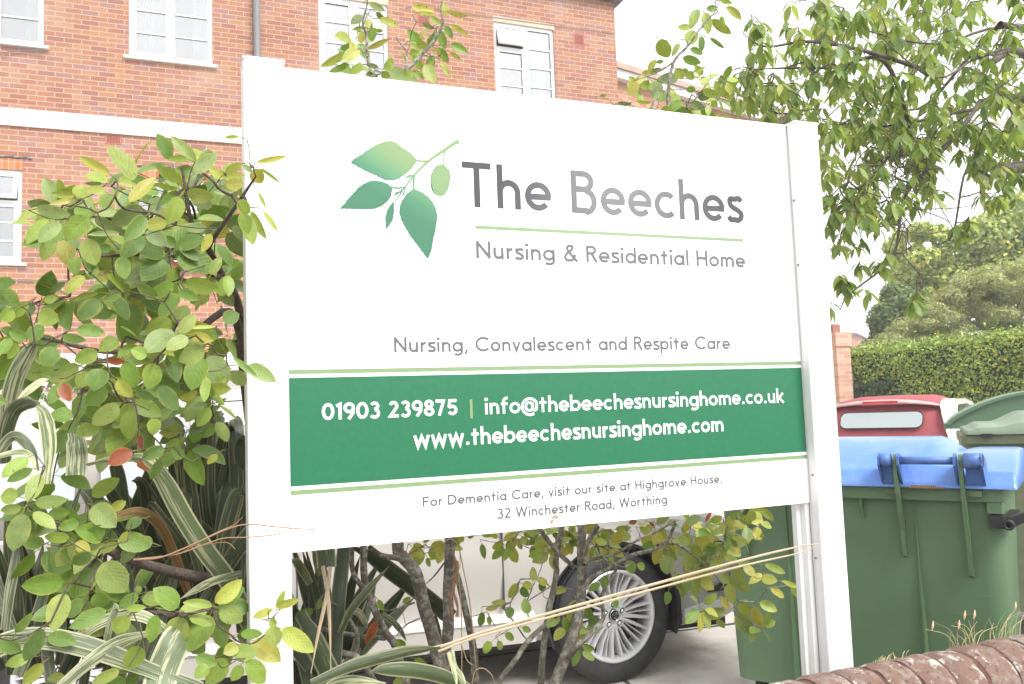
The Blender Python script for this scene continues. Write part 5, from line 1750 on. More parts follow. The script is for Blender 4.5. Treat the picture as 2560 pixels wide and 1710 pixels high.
def parse(txt, sc, ox, oy):
    out = []
    for tok in txt.split(';'):
        tok = tok.strip()
        if not tok:
            continue
        p = tok.split(',')
        q = [float(x) for x in p[:5]]
        out.append((ox + q[0] / sc, oy + q[1] / sc, ox + q[2] / sc, oy + q[3] / sc, q[4] / sc, p[5].strip() if len(p) > 5 else 'g'))
    return out
def inside(poly, x, y):
    r = False
    j = len(poly) - 1
    for i in range(len(poly)):
        xi, yi = poly[i]
        xj, yj = poly[j]
        if (yi > y) != (yj > y) and x < (xj - xi) * (y - yi) / (yj - yi) + xi:
            r = not r
        j = i
    return r
def fill_leaves(poly, count, y0, y1, lmin, lmax, classes, rnd, B, nodes, size=None, keep=None):
    """leaves in little whorls spread through the crown's depth"""
    xs_ = [p[0] for p in poly]
    ys_ = [p[1] for p in poly]
    made = 0
    guard = 0
    while made < count and guard < count * 40:
        guard += 1
        px, py = rnd.uniform(min(xs_), max(xs_)), rnd.uniform(min(ys_), max(ys_))
        if not inside(poly, px, py):
            continue
        Y = rnd.uniform(y0, y1)
        c0 = np.array(at(px, py, Y))
        nodes.append(c0)
        out = np.array([rnd.gauss(0, .5), -0.8, 0.55 + rnd.gauss(0, .2)])
        a0 = rnd.uniform(0, 6.28)
        for i in range(rnd.randint(3, 6)):
            a = a0 + i * 2.4
            d = np.array([math.cos(a), -0.25 + 0.35 * math.sin(a * 1.3), 0.75 * math.sin(a) - 0.25])
            d /= np.linalg.norm(d)
            L = rnd.uniform(lmin, lmax)
            nrm = out + np.array([rnd.gauss(0, .45), rnd.gauss(0, .3), rnd.gauss(0, .45)])
            side = np.cross(nrm, d)
            b0 = c0 + d * 0.016
            put_leaf(B, b0, b0 + d * L, L * rnd.uniform(.52, .70), side, tint(rnd.choice(classes), rnd), TOVAL, rnd.uniform(.5, 2), rnd.uniform(0, 1.6), 0.014)
            made += 1
def twigs(B, nodes, roots, rmin, rmax, rnd, maxd=0.35, tintc=(0.5, 0.5, 0.5), step=None):
    """join the leaf nodes into a twig network that grows out of the given roots (nearest-first tree)"""
    P = [np.array(x) for x in roots] + [np.array(x) for x in nodes]
    nr = len(roots)
    P = np.array(P)
    k = len(P)
    done = np.zeros(k, bool)
    done[:nr] = True
    best = np.full(k, 1e9)
    par = np.full(k, -1)
    for i in range(nr):
        d = np.linalg.norm(P - P[i], axis=1)
        m_ = d < best
        best[m_], par[m_] = d[m_], i
    order, kids = [], {}
    for _ in range(k - nr):
        bb = np.where(done, 1e9, best)
        i = int(np.argmin(bb))
        done[i] = True
        order.append(i)
        d = np.linalg.norm(P - P[i], axis=1)
        m_ = (d < best) & ~done
        best[m_], par[m_] = d[m_], i
    wgt = np.ones(k)
    for i in order[::-1]:
        wgt[par[i]] += wgt[i]
    for i in order:
        a, c = P[par[i]], P[i]
        L = np.linalg.norm(c - a)
        if L > maxd:
            a = c + (a - c) * maxd / L
        r0 = min(rmax, rmin * wgt[i] ** 0.33)
        mid = (a + c) / 2 + np.array([rnd.gauss(0, .06), rnd.gauss(0, .06), rnd.gauss(-.03, .06)]) * L
        B.tube([a, mid, c], [r0, r0 * .95, max(rmin, r0 * .85)], 5, tintc, 3)

# ---- the broad-leaved shrub at the left post
LR = random.Random(21)
shrub = thing('leafy_shrub', 'broad shrub with round yellow edged leaves reaching over the left sign post', 'shrub', (0.05, 2.35, 0))
BL = Batch()
nodes = []
front = []
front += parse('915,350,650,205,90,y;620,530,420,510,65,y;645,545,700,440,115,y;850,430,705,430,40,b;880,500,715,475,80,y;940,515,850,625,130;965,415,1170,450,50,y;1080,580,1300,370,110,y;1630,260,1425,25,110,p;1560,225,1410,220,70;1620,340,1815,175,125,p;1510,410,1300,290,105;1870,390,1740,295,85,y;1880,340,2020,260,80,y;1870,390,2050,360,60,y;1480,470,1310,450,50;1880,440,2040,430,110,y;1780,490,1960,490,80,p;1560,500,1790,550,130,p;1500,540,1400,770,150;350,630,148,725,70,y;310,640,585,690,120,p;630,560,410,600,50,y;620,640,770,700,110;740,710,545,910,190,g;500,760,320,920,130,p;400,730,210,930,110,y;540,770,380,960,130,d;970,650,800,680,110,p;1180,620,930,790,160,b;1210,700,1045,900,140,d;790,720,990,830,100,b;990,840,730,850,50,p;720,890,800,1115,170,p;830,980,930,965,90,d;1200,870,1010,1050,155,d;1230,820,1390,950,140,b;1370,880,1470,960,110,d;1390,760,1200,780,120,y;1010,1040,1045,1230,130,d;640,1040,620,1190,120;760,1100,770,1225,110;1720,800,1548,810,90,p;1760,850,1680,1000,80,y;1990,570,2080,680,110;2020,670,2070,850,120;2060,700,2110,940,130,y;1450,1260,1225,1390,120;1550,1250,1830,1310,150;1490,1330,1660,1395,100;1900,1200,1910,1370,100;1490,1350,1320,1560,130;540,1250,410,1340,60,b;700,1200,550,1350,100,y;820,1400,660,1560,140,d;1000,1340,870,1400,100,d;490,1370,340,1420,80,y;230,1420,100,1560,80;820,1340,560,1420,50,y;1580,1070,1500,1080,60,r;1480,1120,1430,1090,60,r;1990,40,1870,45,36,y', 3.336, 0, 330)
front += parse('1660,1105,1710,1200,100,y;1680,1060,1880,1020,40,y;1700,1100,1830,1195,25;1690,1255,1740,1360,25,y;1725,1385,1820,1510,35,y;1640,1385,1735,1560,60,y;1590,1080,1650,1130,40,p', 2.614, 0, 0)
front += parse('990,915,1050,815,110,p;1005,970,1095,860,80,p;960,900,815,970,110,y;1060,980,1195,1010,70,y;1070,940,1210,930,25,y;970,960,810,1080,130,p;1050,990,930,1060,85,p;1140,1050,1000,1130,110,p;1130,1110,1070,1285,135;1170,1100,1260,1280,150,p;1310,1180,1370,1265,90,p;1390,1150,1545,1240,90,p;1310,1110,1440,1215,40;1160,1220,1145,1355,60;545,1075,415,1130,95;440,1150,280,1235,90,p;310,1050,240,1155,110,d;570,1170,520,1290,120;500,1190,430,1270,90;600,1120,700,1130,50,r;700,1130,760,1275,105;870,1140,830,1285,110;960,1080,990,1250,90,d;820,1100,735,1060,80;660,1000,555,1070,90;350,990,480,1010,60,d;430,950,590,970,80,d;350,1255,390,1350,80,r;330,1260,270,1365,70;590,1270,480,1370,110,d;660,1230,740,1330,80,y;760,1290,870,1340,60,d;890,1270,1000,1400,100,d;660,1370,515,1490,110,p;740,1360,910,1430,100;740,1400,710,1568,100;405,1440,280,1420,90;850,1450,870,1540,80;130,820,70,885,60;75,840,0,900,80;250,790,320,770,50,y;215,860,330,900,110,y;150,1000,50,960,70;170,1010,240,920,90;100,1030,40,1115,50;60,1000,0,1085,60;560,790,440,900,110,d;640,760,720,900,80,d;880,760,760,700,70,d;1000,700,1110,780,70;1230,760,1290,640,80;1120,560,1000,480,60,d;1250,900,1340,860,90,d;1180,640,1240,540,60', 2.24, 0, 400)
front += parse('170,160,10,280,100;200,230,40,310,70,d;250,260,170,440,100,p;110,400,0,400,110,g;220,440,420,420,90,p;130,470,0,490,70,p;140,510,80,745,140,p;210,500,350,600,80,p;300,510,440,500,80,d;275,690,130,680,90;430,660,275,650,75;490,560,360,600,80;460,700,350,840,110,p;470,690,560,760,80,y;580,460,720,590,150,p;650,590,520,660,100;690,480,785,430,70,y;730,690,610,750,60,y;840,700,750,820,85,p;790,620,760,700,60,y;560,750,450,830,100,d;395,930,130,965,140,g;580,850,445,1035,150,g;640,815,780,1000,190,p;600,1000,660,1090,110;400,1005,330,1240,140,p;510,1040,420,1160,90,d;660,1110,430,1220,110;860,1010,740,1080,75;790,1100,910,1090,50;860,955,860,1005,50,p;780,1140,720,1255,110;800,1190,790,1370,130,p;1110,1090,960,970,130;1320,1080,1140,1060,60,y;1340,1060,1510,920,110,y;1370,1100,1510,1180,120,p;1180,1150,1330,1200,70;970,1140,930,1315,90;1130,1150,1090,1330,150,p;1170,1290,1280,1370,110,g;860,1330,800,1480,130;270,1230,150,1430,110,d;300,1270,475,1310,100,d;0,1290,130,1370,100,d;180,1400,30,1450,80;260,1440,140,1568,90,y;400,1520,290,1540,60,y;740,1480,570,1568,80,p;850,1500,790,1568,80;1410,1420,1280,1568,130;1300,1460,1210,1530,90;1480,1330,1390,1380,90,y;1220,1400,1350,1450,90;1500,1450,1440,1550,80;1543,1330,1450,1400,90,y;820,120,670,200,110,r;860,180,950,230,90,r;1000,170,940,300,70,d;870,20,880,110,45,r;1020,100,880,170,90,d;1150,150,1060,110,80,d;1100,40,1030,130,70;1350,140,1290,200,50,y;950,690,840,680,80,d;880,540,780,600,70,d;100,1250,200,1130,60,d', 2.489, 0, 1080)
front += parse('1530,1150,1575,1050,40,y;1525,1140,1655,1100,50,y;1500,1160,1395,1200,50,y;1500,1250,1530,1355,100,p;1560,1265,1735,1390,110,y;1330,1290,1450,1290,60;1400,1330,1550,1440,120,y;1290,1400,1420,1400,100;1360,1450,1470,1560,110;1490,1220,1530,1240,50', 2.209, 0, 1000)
for (bx, by, tx, ty, w, c) in front:
    over = max(bx, tx) > 590
    Y = LR.uniform(1.84, 1.93) if over else LR.uniform(1.76, 2.02)
    q = seen_leaf(BL, bx, by, tx, ty, w, c, Y, LR, 0.45)
    nodes.append(np.array(q))
POLY_A = [(60, 540), (110, 500), (200, 480), (290, 420), (420, 400), (500, 420), (590, 430), (596, 940), (590, 1080), (470, 1130), (300, 1120), (200, 1090), (90, 980), (0, 900), (0, 760), (120, 740), (250, 700), (180, 620)]
POLY_B = [(0, 1140), (170, 1180), (280, 1240), (310, 1420), (420, 1480), (590, 1500), (596, 1710), (0, 1710)]
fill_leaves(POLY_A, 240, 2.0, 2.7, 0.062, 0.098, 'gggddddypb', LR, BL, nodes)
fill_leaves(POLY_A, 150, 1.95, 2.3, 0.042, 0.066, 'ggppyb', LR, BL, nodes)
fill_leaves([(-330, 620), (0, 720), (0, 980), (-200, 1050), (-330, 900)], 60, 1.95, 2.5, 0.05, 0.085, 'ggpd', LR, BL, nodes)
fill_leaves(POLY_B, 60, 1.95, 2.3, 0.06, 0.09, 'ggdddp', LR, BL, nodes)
BW = Batch()
limbs = [([at(640, 1100, 2.55), at(600, 780, 2.35), at(540, 690, 2.2), at(420, 640, 2.1), at(250, 640, 2.02)], [.016, .012, .009, .006, .003]),
         ([at(560, 700, 2.25), at(520, 620, 2.15), at(480, 560, 2.1), at(455, 420, 2.05)], [.010, .008, .006, .003]),
         ([at(540, 690, 2.2), at(420, 600, 2.12), at(330, 560, 2.05), at(230, 540, 2.0)], [.009, .006, .005, .003]),
         ([at(520, 620, 2.15), at(545, 580, 2.02), at(600, 500, 1.95), at(640, 440, 1.9)], [.006, .005, .004, .002]),
         ([at(640, 1150, 2.5), at(590, 800, 2.3), at(480, 830, 2.15), at(300, 880, 2.05), at(130, 850, 2.0), at(40, 830, 2.0)], [.014, .011, .008, .006, .004, .002]),
         ([at(660, 1600, 2.5), at(560, 1470, 2.3), at(430, 1430, 2.12), at(300, 1390, 2.02), at(180, 1320, 1.98)], [.018, .017, .013, .010, .006]),
         ([at(700, 1700, 2.45), at(560, 1600, 2.2), at(440, 1540, 2.05), at(330, 1530, 2.0)], [.012, .010, .006, .004]),
         ([(0.05, 2.5, 0.0), at(690, 1500, 2.55), at(640, 1150, 2.55), at(600, 850, 2.4)], [.03, .026, .02, .014]),
         ([(0.05, 2.5, 0.0), at(700, 1690, 2.5), at(640, 1560, 2.5)], [.028, .024, .016])]
roots = []
for pts, rr in limbs:
    BW.tube(pts, rr, 8)
    roots += [np.array(p) for p in catmull(pts, 6)]
twigs(BW, nodes, roots, 0.0011, 0.0042, LR)
sx = shrub.location
def local(Bt, o):
    for i in range(len(Bt.V)):
        Bt.V[i] = Bt.V[i] - np.array(o.location)
local(BL, shrub)
local(BW, shrub)
BW.build('branches', M_TWIG, shrub)
BL.build('foliage', M_LEAF, shrub)

# ---- the many-stemmed shrub behind the panel
LR = random.Random(5)
shrub2 = thing('stemmed_shrub', 'tall shrub with lichened grey stems growing behind the sign panel', 'shrub', (1.0, 2.6, 0))
BL, BW, nodes, roots = Batch(), Batch(), [], []
Z1 = lambda x, y, Y: at(740 + x / 4.02, 1320 + y / 4.02, Y)
Z2 = lambda x, y, Y: at(1300 + x / 2.935, 1200 + y / 2.935, Y)
def stem(pts, w0, w1, Zf, Y, sc, up=None, n=9):
    P = [Zf(x, y, Y + 0.02 * math.sin(i * 2.0)) for i, (x, y) in enumerate(pts)]
    D = float((np.array(P[0]) - CAMP) @ RW[2])
    k = D / F_PX / sc / 2
    rr = [(w0 + (w1 - w0) * i / (len(P) - 1)) * k for i in range(len(P))]
    if up is not None:        # carries on behind the panel and shows again above it
        P = [Vector(u) for u in up] + P
        rr = [rr[0] * (0.35 + 0.6 * i / len(up)) for i in range(len(up))] + rr
    BW.tube(P, rr, n)
    roots.extend(np.array(p) for p in catmull(P, 4))
S3 = lambda x, y, Y: at(700 + x / 2.609, y / 2.609, Y)
S4 = lambda x, y, Y: at(1500 + x / 2.215, y / 2.215, Y)
YS = 2.42
stem([(1020, 90), (1070, 280), (1200, 450), (1290, 800), (1380, 1100), (1480, 1568), (1500, 2000)], 120, 150, Z1, YS, 4.02, [S3(820, 465, YS), at(1010, 500, YS), at(980, 900, YS)])
stem([(1545, 100), (1530, 600), (1530, 1000), (1490, 1300), (1480, 1650), (1480, 2000)], 105, 130, Z1, YS + .05, 4.02, [S3(600, 470, YS), at(1080, 600, YS), at(1120, 1000, YS)])
stem([(680, 150), (690, 520), (780, 800), (900, 1050), (1000, 1200), (1150, 1700), (1200, 2000)], 72, 80, Z1, YS - .05, 4.02)
stem([(560, 190), (570, 430), (640, 560), (720, 640)], 50, 55, Z1, YS - .03, 4.02)
stem([(740, 190), (850, 270), (1000, 300), (1080, 320)], 50, 60, Z1, YS, 4.02)
stem([(170, 1090), (420, 1240), (600, 1290), (700, 1400), (800, 1590), (900, 1900)], 60, 75, Z1, YS - .1, 4.02)
stem([(380, 760), (480, 830), (590, 1010), (620, 1130), (590, 1290)], 26, 50, Z1, YS - .1, 4.02, n=7)
stem([(240, 1010), (600, 1080), (900, 1110)], 45, 50, Z1, YS - .02, 4.02)
stem([(1560, 340), (1630, 520), (1720, 900), (1780, 1200), (1800, 1568), (1790, 2000)], 60, 90, Z1, YS + .1, 4.02)
stem([(780, 770), (900, 830), (1050, 800), (1190, 750)], 12, 22, Z1, YS, 4.02, n=6)
stem([(1010, 1080), (1100, 980), (1170, 940), (1240, 910)], 10, 20, Z1, YS, 4.02, n=6)
stem([(1310, 560), (1400, 470), (1490, 350)], 14, 22, Z1, YS, 4.02, n=6)
stem([(455, 330), (455, 700), (430, 1000), (330, 1300), (230, 1560), (150, 1800)], 66, 88, Z2, YS - .08, 2.935, [S4(380, 610, YS), at(1600, 600, YS), at(1480, 1000, YS)])
stem([(310, 340), (265, 700), (205, 1000), (165, 1300), (150, 1560), (150, 1800)], 42, 52, Z2, YS, 2.935, [S4(280, 600, YS), at(1560, 700, YS)])
stem([(130, 340), (250, 500), (330, 580), (410, 650)], 36, 34, Z2, YS - .02, 2.935)
stem([(570, 340), (520, 420), (480, 520), (460, 640)], 40, 48, Z2, YS - .06, 2.935)
stem([(1140, 320), (1070, 460), (950, 520), (830, 550), (650, 650), (520, 720), (480, 800)], 24, 36, Z2, YS - .1, 2.935)
stem([(1150, 470), (1060, 462), (1010, 480)], 22, 22, Z2, YS - .1, 2.935, n=6)
stem([(1140, 300), (1000, 380), (850, 450), (700, 540), (500, 590), (470, 620)], 14, 24, Z2, YS - .1, 2.935, n=6)
stem([(720, 630), (680, 700), (620, 800), (600, 880), (610, 1010), (540, 1100), (420, 1220), (360, 1300)], 20, 46, Z2, YS - .12, 2.935)
stem([(1490, 760), (1350, 620), (1230, 520), (1150, 470)], 8, 20, Z2, YS - .12, 2.935, n=6)
stem([(-260, 1800), (-160, 1500), (-40, 1330), (60, 1180), (200, 1050), (270, 990)], 44, 34, Z2, YS - .05, 2.935)
stem([(560, 470), (600, 560), (660, 600), (760, 640), (820, 600)], 16, 12, Z2, YS - .12, 2.935, n=6)
# sprigs above the panel
YT = 2.38
for Zf, pts, r0 in ((S3, [(600, 480), (570, 360), (565, 230), (540, 150), (570, 20), (560, -40)], .006), (S3, [(820, 465), (925, 355), (1000, 270), (1060, 160), (1050, 60), (1060, 10)], .007), (S3, [(820, 455), (825, 340), (780, 280), (755, 240)], .004), (S3, [(930, 360), (1010, 370), (1090, 410)], .003), (S3, [(570, 370), (545, 330), (525, 290)], .003),
                    (S4, [(275, 640), (290, 580), (310, 530)], .007), (S4, [(380, 640), (380, 490), (410, 340), (490, 250), (560, 150), (640, 60), (660, 10)], .007), (S4, [(480, 600), (520, 560), (580, 480), (610, 440)], .005), (S4, [(400, 350), (330, 395), (240, 430), (180, 450)], .0035), (S4, [(490, 250), (470, 220), (420, 220)], .003), (S4, [(570, 150), (560, 90)], .003), (S4, [(200, 605), (160, 570), (110, 560)], .003)):
    P = [Zf(x, y, YT + .02 * math.sin(i)) for i, (x, y) in enumerate(pts)]
    BW.tube(P, [r0 * (1 - .75 * i / (len(P) - 1)) for i in range(len(P))], 6)
    roots.extend(np.array(p) for p in catmull(P, 4))
BS = Batch()
sp1 = parse('430,345,260,435,55,y;500,320,410,400,85,y;570,320,720,250,40,y;600,180,600,265,75;575,130,590,230,60,y;540,200,530,285,60,y;535,100,460,160,60,b;560,180,465,195,30;625,190,670,205,30;650,120,775,165,55,y;580,20,690,70,50,b;630,80,690,140,40,b;440,420,320,470,45;540,420,450,480,60;620,470,560,490,40;680,440,750,390,70;680,450,910,535,90,p;860,360,940,470,60;890,270,975,320,50;850,290,930,330,40,y;930,150,1015,190,30;960,190,910,250,30,y;1040,200,1080,320,65;1075,170,1125,250,50;860,45,1010,70,55,y;900,85,1010,90,35,y;1060,20,1080,100,70,y;1090,75,1240,110,35,y;980,110,1050,160,40;1110,160,1230,230,40,y;1110,290,1230,345,55;1030,310,1100,410,60;1010,370,950,420,40;1020,320,1060,380,30,y;1050,400,1110,500,35,y;950,420,1010,545,85,p;1110,340,1180,390,30,y;550,300,530,345,40,b;640,440,560,420,35,b;660,480,720,500,60;860,470,820,500,60;580,500,640,490,40', 2.609, 700, 0)
sp2 = parse('540,50,500,160,60;590,50,650,40,40;660,0,740,20,30;580,70,600,190,60,y;700,40,790,110,45,y;620,110,730,190,55,y;670,90,690,150,30;500,150,430,150,40,y;500,170,510,250,80;560,200,560,290,40;610,210,690,270,25;330,220,380,320,90,y;440,240,400,310,35,y;500,270,570,300,40;460,320,560,350,55;350,340,310,345,25;290,390,230,405,30,y;340,380,260,410,30,b;200,450,160,530,70,y;310,450,310,530,75,b;430,430,325,440,65,b;510,400,590,370,20;600,430,560,470,40,y;640,490,720,540,45,y;0,530,35,530,20,y;100,570,180,580,25,b;210,560,290,570,22,y;400,600,510,640,60;500,570,580,600,50,b;600,580,600,640,35;640,640,740,670,35,y;430,520,400,570,60;480,490,530,500,40;560,430,600,450,30;320,500,290,545,60,d;420,380,460,440,60,y;440,410,490,390,50,y;480,400,520,440,50;540,520,610,540,60,b;570,500,660,530,50,y;450,560,380,620,60;530,610,450,640,50,y;620,560,650,590,40;300,600,240,640,40;350,590,390,640,60;560,610,640,650,50', 2.215, 1500, 0)
for (bx, by, tx, ty, w, c) in sp1 + sp2:
    q = seen_leaf(BS, bx, by, tx, ty, w, c, LR.uniform(2.28, 2.5), LR, 0.4, 0.5, 0.02)
    nodes.append(np.array(q))
low = parse('1090,555,1070,695,115,p;1200,560,1320,665,110,p;1490,450,1620,560,110,g;1310,360,1420,440,70;1480,690,1550,760,80,p;1560,710,1690,840,90,p;1530,760,1560,910,90,y;1780,690,1680,760,60,y;1770,720,1890,740,80,y;1800,620,1960,690,60,p;1920,740,2050,790,40,y;1990,790,2080,890,40,y;1840,800,1940,860,60,y;1760,900,1890,960,80,y;1620,900,1680,1000,90,y;1720,930,1780,1090,90,y;1590,980,1700,1130,120,p;1500,970,1320,980,90,p;1450,1020,1500,1085,50,p;1470,860,1540,950,50,y;1780,210,1860,300,60,p;1490,310,1480,390,50,y;1540,330,1570,410,50,y;1550,420,1690,470,30,y;790,590,830,690,85;860,620,920,650,60;585,760,500,810,60;610,700,620,800,70,d;680,860,720,940,55,d;1090,820,1075,915,60;470,930,530,1030,80,d;430,1250,390,1370,60;460,1210,550,1250,55;460,1260,550,1320,60;95,740,95,635,60,y;20,760,90,800,70,y;40,860,20,780,70,d;170,820,160,740,60,d;60,980,30,870,80,d;340,800,230,830,60,y;200,760,120,720,60,y;1180,460,1080,480,60,y;1000,380,1080,430,90,y;900,420,990,460,90,y;700,360,820,350,50,y;800,390,760,450,60,y;880,350,940,400,50,y;960,330,920,400,60,y;600,380,700,390,50,y;560,440,640,470,60,y;1240,300,1190,390,60,y;1160,430,1250,470,70;1180,480,1150,560,60,p;1260,480,1340,560,80,y;1150,700,1180,800,80;1240,730,1220,820,70,d;1300,700,1310,790,60,y;1180,760,1200,860,60;1120,740,1170,690,60;1400,600,1500,640,60;1420,470,1380,560,80,g;1600,600,1700,620,60,p;1640,640,1730,700,70,y;1580,640,1640,760,80,p;1500,560,1600,600,60,p;1700,300,1720,230,50,y;1640,260,1700,330,50,y;1600,230,1650,330,50;1400,240,1360,310,30,r;800,320,860,300,40,r;950,310,990,350,30,r;1700,210,1690,320,50,y;1560,230,1560,300,50', 2.935, 1300, 1200)
low += parse('1890,405,1830,475,55;1920,500,1825,570,60;1700,460,1690,490,40;1760,440,1820,440,50,y;1740,760,1680,870,75,y;1660,900,1550,900,50,y;1600,930,1505,950,45,y;1690,930,1680,1015,75,d;1480,970,1470,1080,60,d;1530,1000,1540,1065,40;1550,1190,1490,1270,70;1600,1180,1620,1250,50;1650,1130,1720,1170,60;1780,1080,1840,1110,50;240,950,105,1010,75,d;300,880,275,950,50;960,1440,830,1490,90;1100,1290,1215,1300,35;990,1310,1080,1370,60;1090,1380,1130,1400,40;1040,500,1000,560,40,y;1080,570,1100,640,40;1150,530,1180,580,40,y;1350,420,1300,450,50,y;1480,400,1560,410,40;1720,390,1650,430,50,y;1740,460,1780,510,40,y;1600,420,1540,400,40,y;1480,470,1500,580,50,d;1420,390,1380,430,40;710,1040,630,1210,70,r;700,1060,640,1080,60,r;900,900,960,860,40,y;720,880,760,960,50;860,1170,920,1220,60;980,470,1050,500,50,y;1000,540,1060,560,50,y', 2.935, 700, 1200)
for (bx, by, tx, ty, w, c) in low:
    q = seen_leaf(BL, bx, by, tx, ty, w, c, LR.uniform(2.16, 2.55), LR, 0.45, 0.6, 0.016)
    nodes.append(np.array(q))
fill_leaves([(1330, 1330), (1560, 1310), (1900, 1250), (1910, 1330), (1780, 1420), (1700, 1430), (1480, 1400), (1340, 1370)], 105, 2.3, 2.7, .045, .065, 'yyyypg', LR, BL, nodes)
fill_leaves([(1690, 1420), (1850, 1400), (1990, 1500), (1900, 1570), (1760, 1560)], 14, 2.2, 2.5, .045, .065, 'ypyg', LR, BL, nodes)
fill_leaves([(1010, 1340), (1420, 1310), (1420, 1350), (1200, 1370), (1020, 1400)], 40, 2.5, 2.7, .04, .06, 'yyg', LR, BL, nodes)
fill_leaves([(1300, 1450), (1430, 1470), (1480, 1600), (1300, 1600)], 12, 2.3, 2.6, .045, .06, 'ygd', LR, BL, nodes)
fill_leaves([(820, 90), (1110, 90), (1110, 180), (820, 160)], 18, 2.5, 2.7, .05, .07, 'ygg', LR, BS, nodes)
fill_leaves([(1590, 180), (1820, 190), (1830, 285), (1600, 270)], 40, 2.4, 2.7, .04, .06, 'ygyp', LR, BS, nodes)
twigs(BW, nodes, roots, 0.0011, 0.004, LR, 0.22)
for x in (BL, BW, BS):
    local(x, shrub2)
BW.build('stems', M_BARK, shrub2)
BL.build('foliage', M_LEAF, shrub2)
BS.build('foliage', M_LEAFS, shrub2)

# ---- variegated flax
def ribbon(B, pts, w, tn, rnd, fold=0.10, roll=0.0, taper=True, base_w=0.8, tip=0.0):
    """blade along 3-D points; w: width in metres at its widest"""
    P = np.array(catmull(pts, 7))
    k = len(P)
    T = np.gradient(P, axis=0)
    T /= np.linalg.norm(T, axis=1)[:, None] + 1e-9
    V, UV = [], []
    ts = np.linspace(0, 1, k)
    for i in range(k):
        v = P[i] - CAMP
        v /= np.linalg.norm(v)
        sd = np.cross(T[i], v)
        sd /= np.linalg.norm(sd) + 1e-9
        nr_ = np.cross(sd, T[i])
        a = roll * (0.4 + 0.6 * ts[i])
        sd, nr_ = sd * math.cos(a) + nr_ * math.sin(a), nr_ * math.cos(a) - sd * math.sin(a)
        f = 1.0
        if taper:
            t = ts[i]
            f = min(base_w + (1 - base_w) * t / 0.35, 1.0) * (1.0 if t < 0.55 else max(tip, 1 - ((t - 0.55) / 0.45) ** 1.7))
        f = max(f, 0.02)
        for j in range(7):
            q = -1 + j / 3
            V.append(P[i] + sd * q * w / 2 * f - nr_ * (1 - abs(q)) * w * fold * f)
            UV.append((ts[i] * 5, 0.5 + 0.5 * q))
    F = [(i * 7 + j, i * 7 + j + 1, i * 7 + j + 8, i * 7 + j + 7) for i in range(k - 1) for j in range(6)]
    B.add(V, F, UV, tn)
LR = random.Random(77)
C3 = lambda x, y: (x / 2.489, 1080 + y / 2.489)
B5 = lambda x, y: (x / 4.6125, 820 + y / 4.6125)
Z6 = lambda x, y: (740 + x / 4.02, 1320 + y / 4.02)
def flax(name, label, loc, mats):
    return thing(name, label, 'flax', loc)
fl1 = thing('flax_plant', 'striped green and cream flax clump with arching blades left of the sign post', 'flax', (-0.05, 2.35, 0))
fl2 = thing('flax_plant', 'dark green flax clump under the sign panel with one long dead tan blade', 'flax', (0.55, 2.3, 0))
M_BROWNB = strap_mat('flax_brown', (0.20, 0.11, 0.035), (0.34, 0.24, 0.10))
def pxribbon(B, Zf, pts, wpx, sc, Y0_, Y1_, tn, **kw):
    P = []
    for i, (x, y) in enumerate(pts):
        px, py = Zf(x, y)
        P.append(at(px, py, Y0_ + (Y1_ - Y0_) * i / (len(pts) - 1)))
    D = float((np.array(P[len(P) // 2]) - CAMP) @ RW[2])
    ribbon(B, P, wpx / sc / F_PX * D, tn, LR, **kw)
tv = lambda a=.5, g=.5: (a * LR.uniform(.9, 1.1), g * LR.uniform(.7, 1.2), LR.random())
BF, BD, BB = Batch(), Batch(), Batch()
# blades seen in front
pxribbon(BF, C3, [(1560, 1200), (1420, 930), (1280, 740), (1150, 540), (1030, 320), (930, 180), (880, 150)], 120, 2.489, 2.20, 2.02, tv(.62, .4), base_w=1, tip=.8, roll=.25)
pxribbon(BF, C3, [(960, 210), (880, 160), (760, 165), (640, 180), (540, 205)], 62, 2.489, 2.0, 2.06, tv(.95, 1.2), base_w=1, tip=.5, roll=.9)
pxribbon(BB, C3, [(1170, 1000), (1100, 800), (1020, 620), (940, 530), (850, 495), (740, 520), (690, 560)], 62, 2.489, 2.3, 2.05, (.5, .3, .3), tip=.3)
pxribbon(BF, B5, [(40, 1560), (60, 1250), (140, 980), (260, 880), (380, 870), (460, 905)], 175, 4.6125, 2.05, 1.97, tv(.36, .5), base_w=.9, tip=.55, roll=-.5)
pxribbon(BF, B5, [(430, 895), (500, 980), (545, 1150), (565, 1350), (560, 1568), (540, 1800)], 170, 4.6125, 1.96, 1.95, tv(.85, .9), base_w=.45, tip=.5, roll=.4)
pxribbon(BF, B5, [(90, 1100), (100, 900), (170, 600), (260, 400), (370, 215), (400, 160)], 190, 4.6125, 2.1, 2.05, tv(.6, .8), base_w=.9, tip=.35)
pxribbon(BF, B5, [(180, 850), (330, 720), (470, 620), (560, 590)], 90, 4.6125, 2.04, 2.02, tv(1.0, 1.3), base_w=.2, tip=.05, roll=.7)
pxribbon(BF, B5, [(-60, 1500), (100, 1280), (200, 1250), (300, 1330), (390, 1470), (430, 1650)], 120, 4.6125, 2.0, 1.97, tv(.5, .6), tip=.4)
pxribbon(BF, B5, [(880, 1700), (890, 1480), (880, 1300), (860, 1200)], 220, 4.6125, 2.06, 2.1, tv(.6, .6), base_w=1, tip=.7)
pxribbon(BF, B5, [(-20, 1480), (180, 1430), (300, 1440), (380, 1520), (420, 1650)], 70, 4.6125, 1.98, 1.95, tv(.9, 1.2), tip=.3)
pxribbon(BF, C3, [(-80, 1360), (120, 1290), (330, 1290), (620, 1360), (960, 1490), (1250, 1600)], 130, 2.489, 1.92, 1.92, tv(.52, .5), base_w=1, tip=.7, roll=.3)
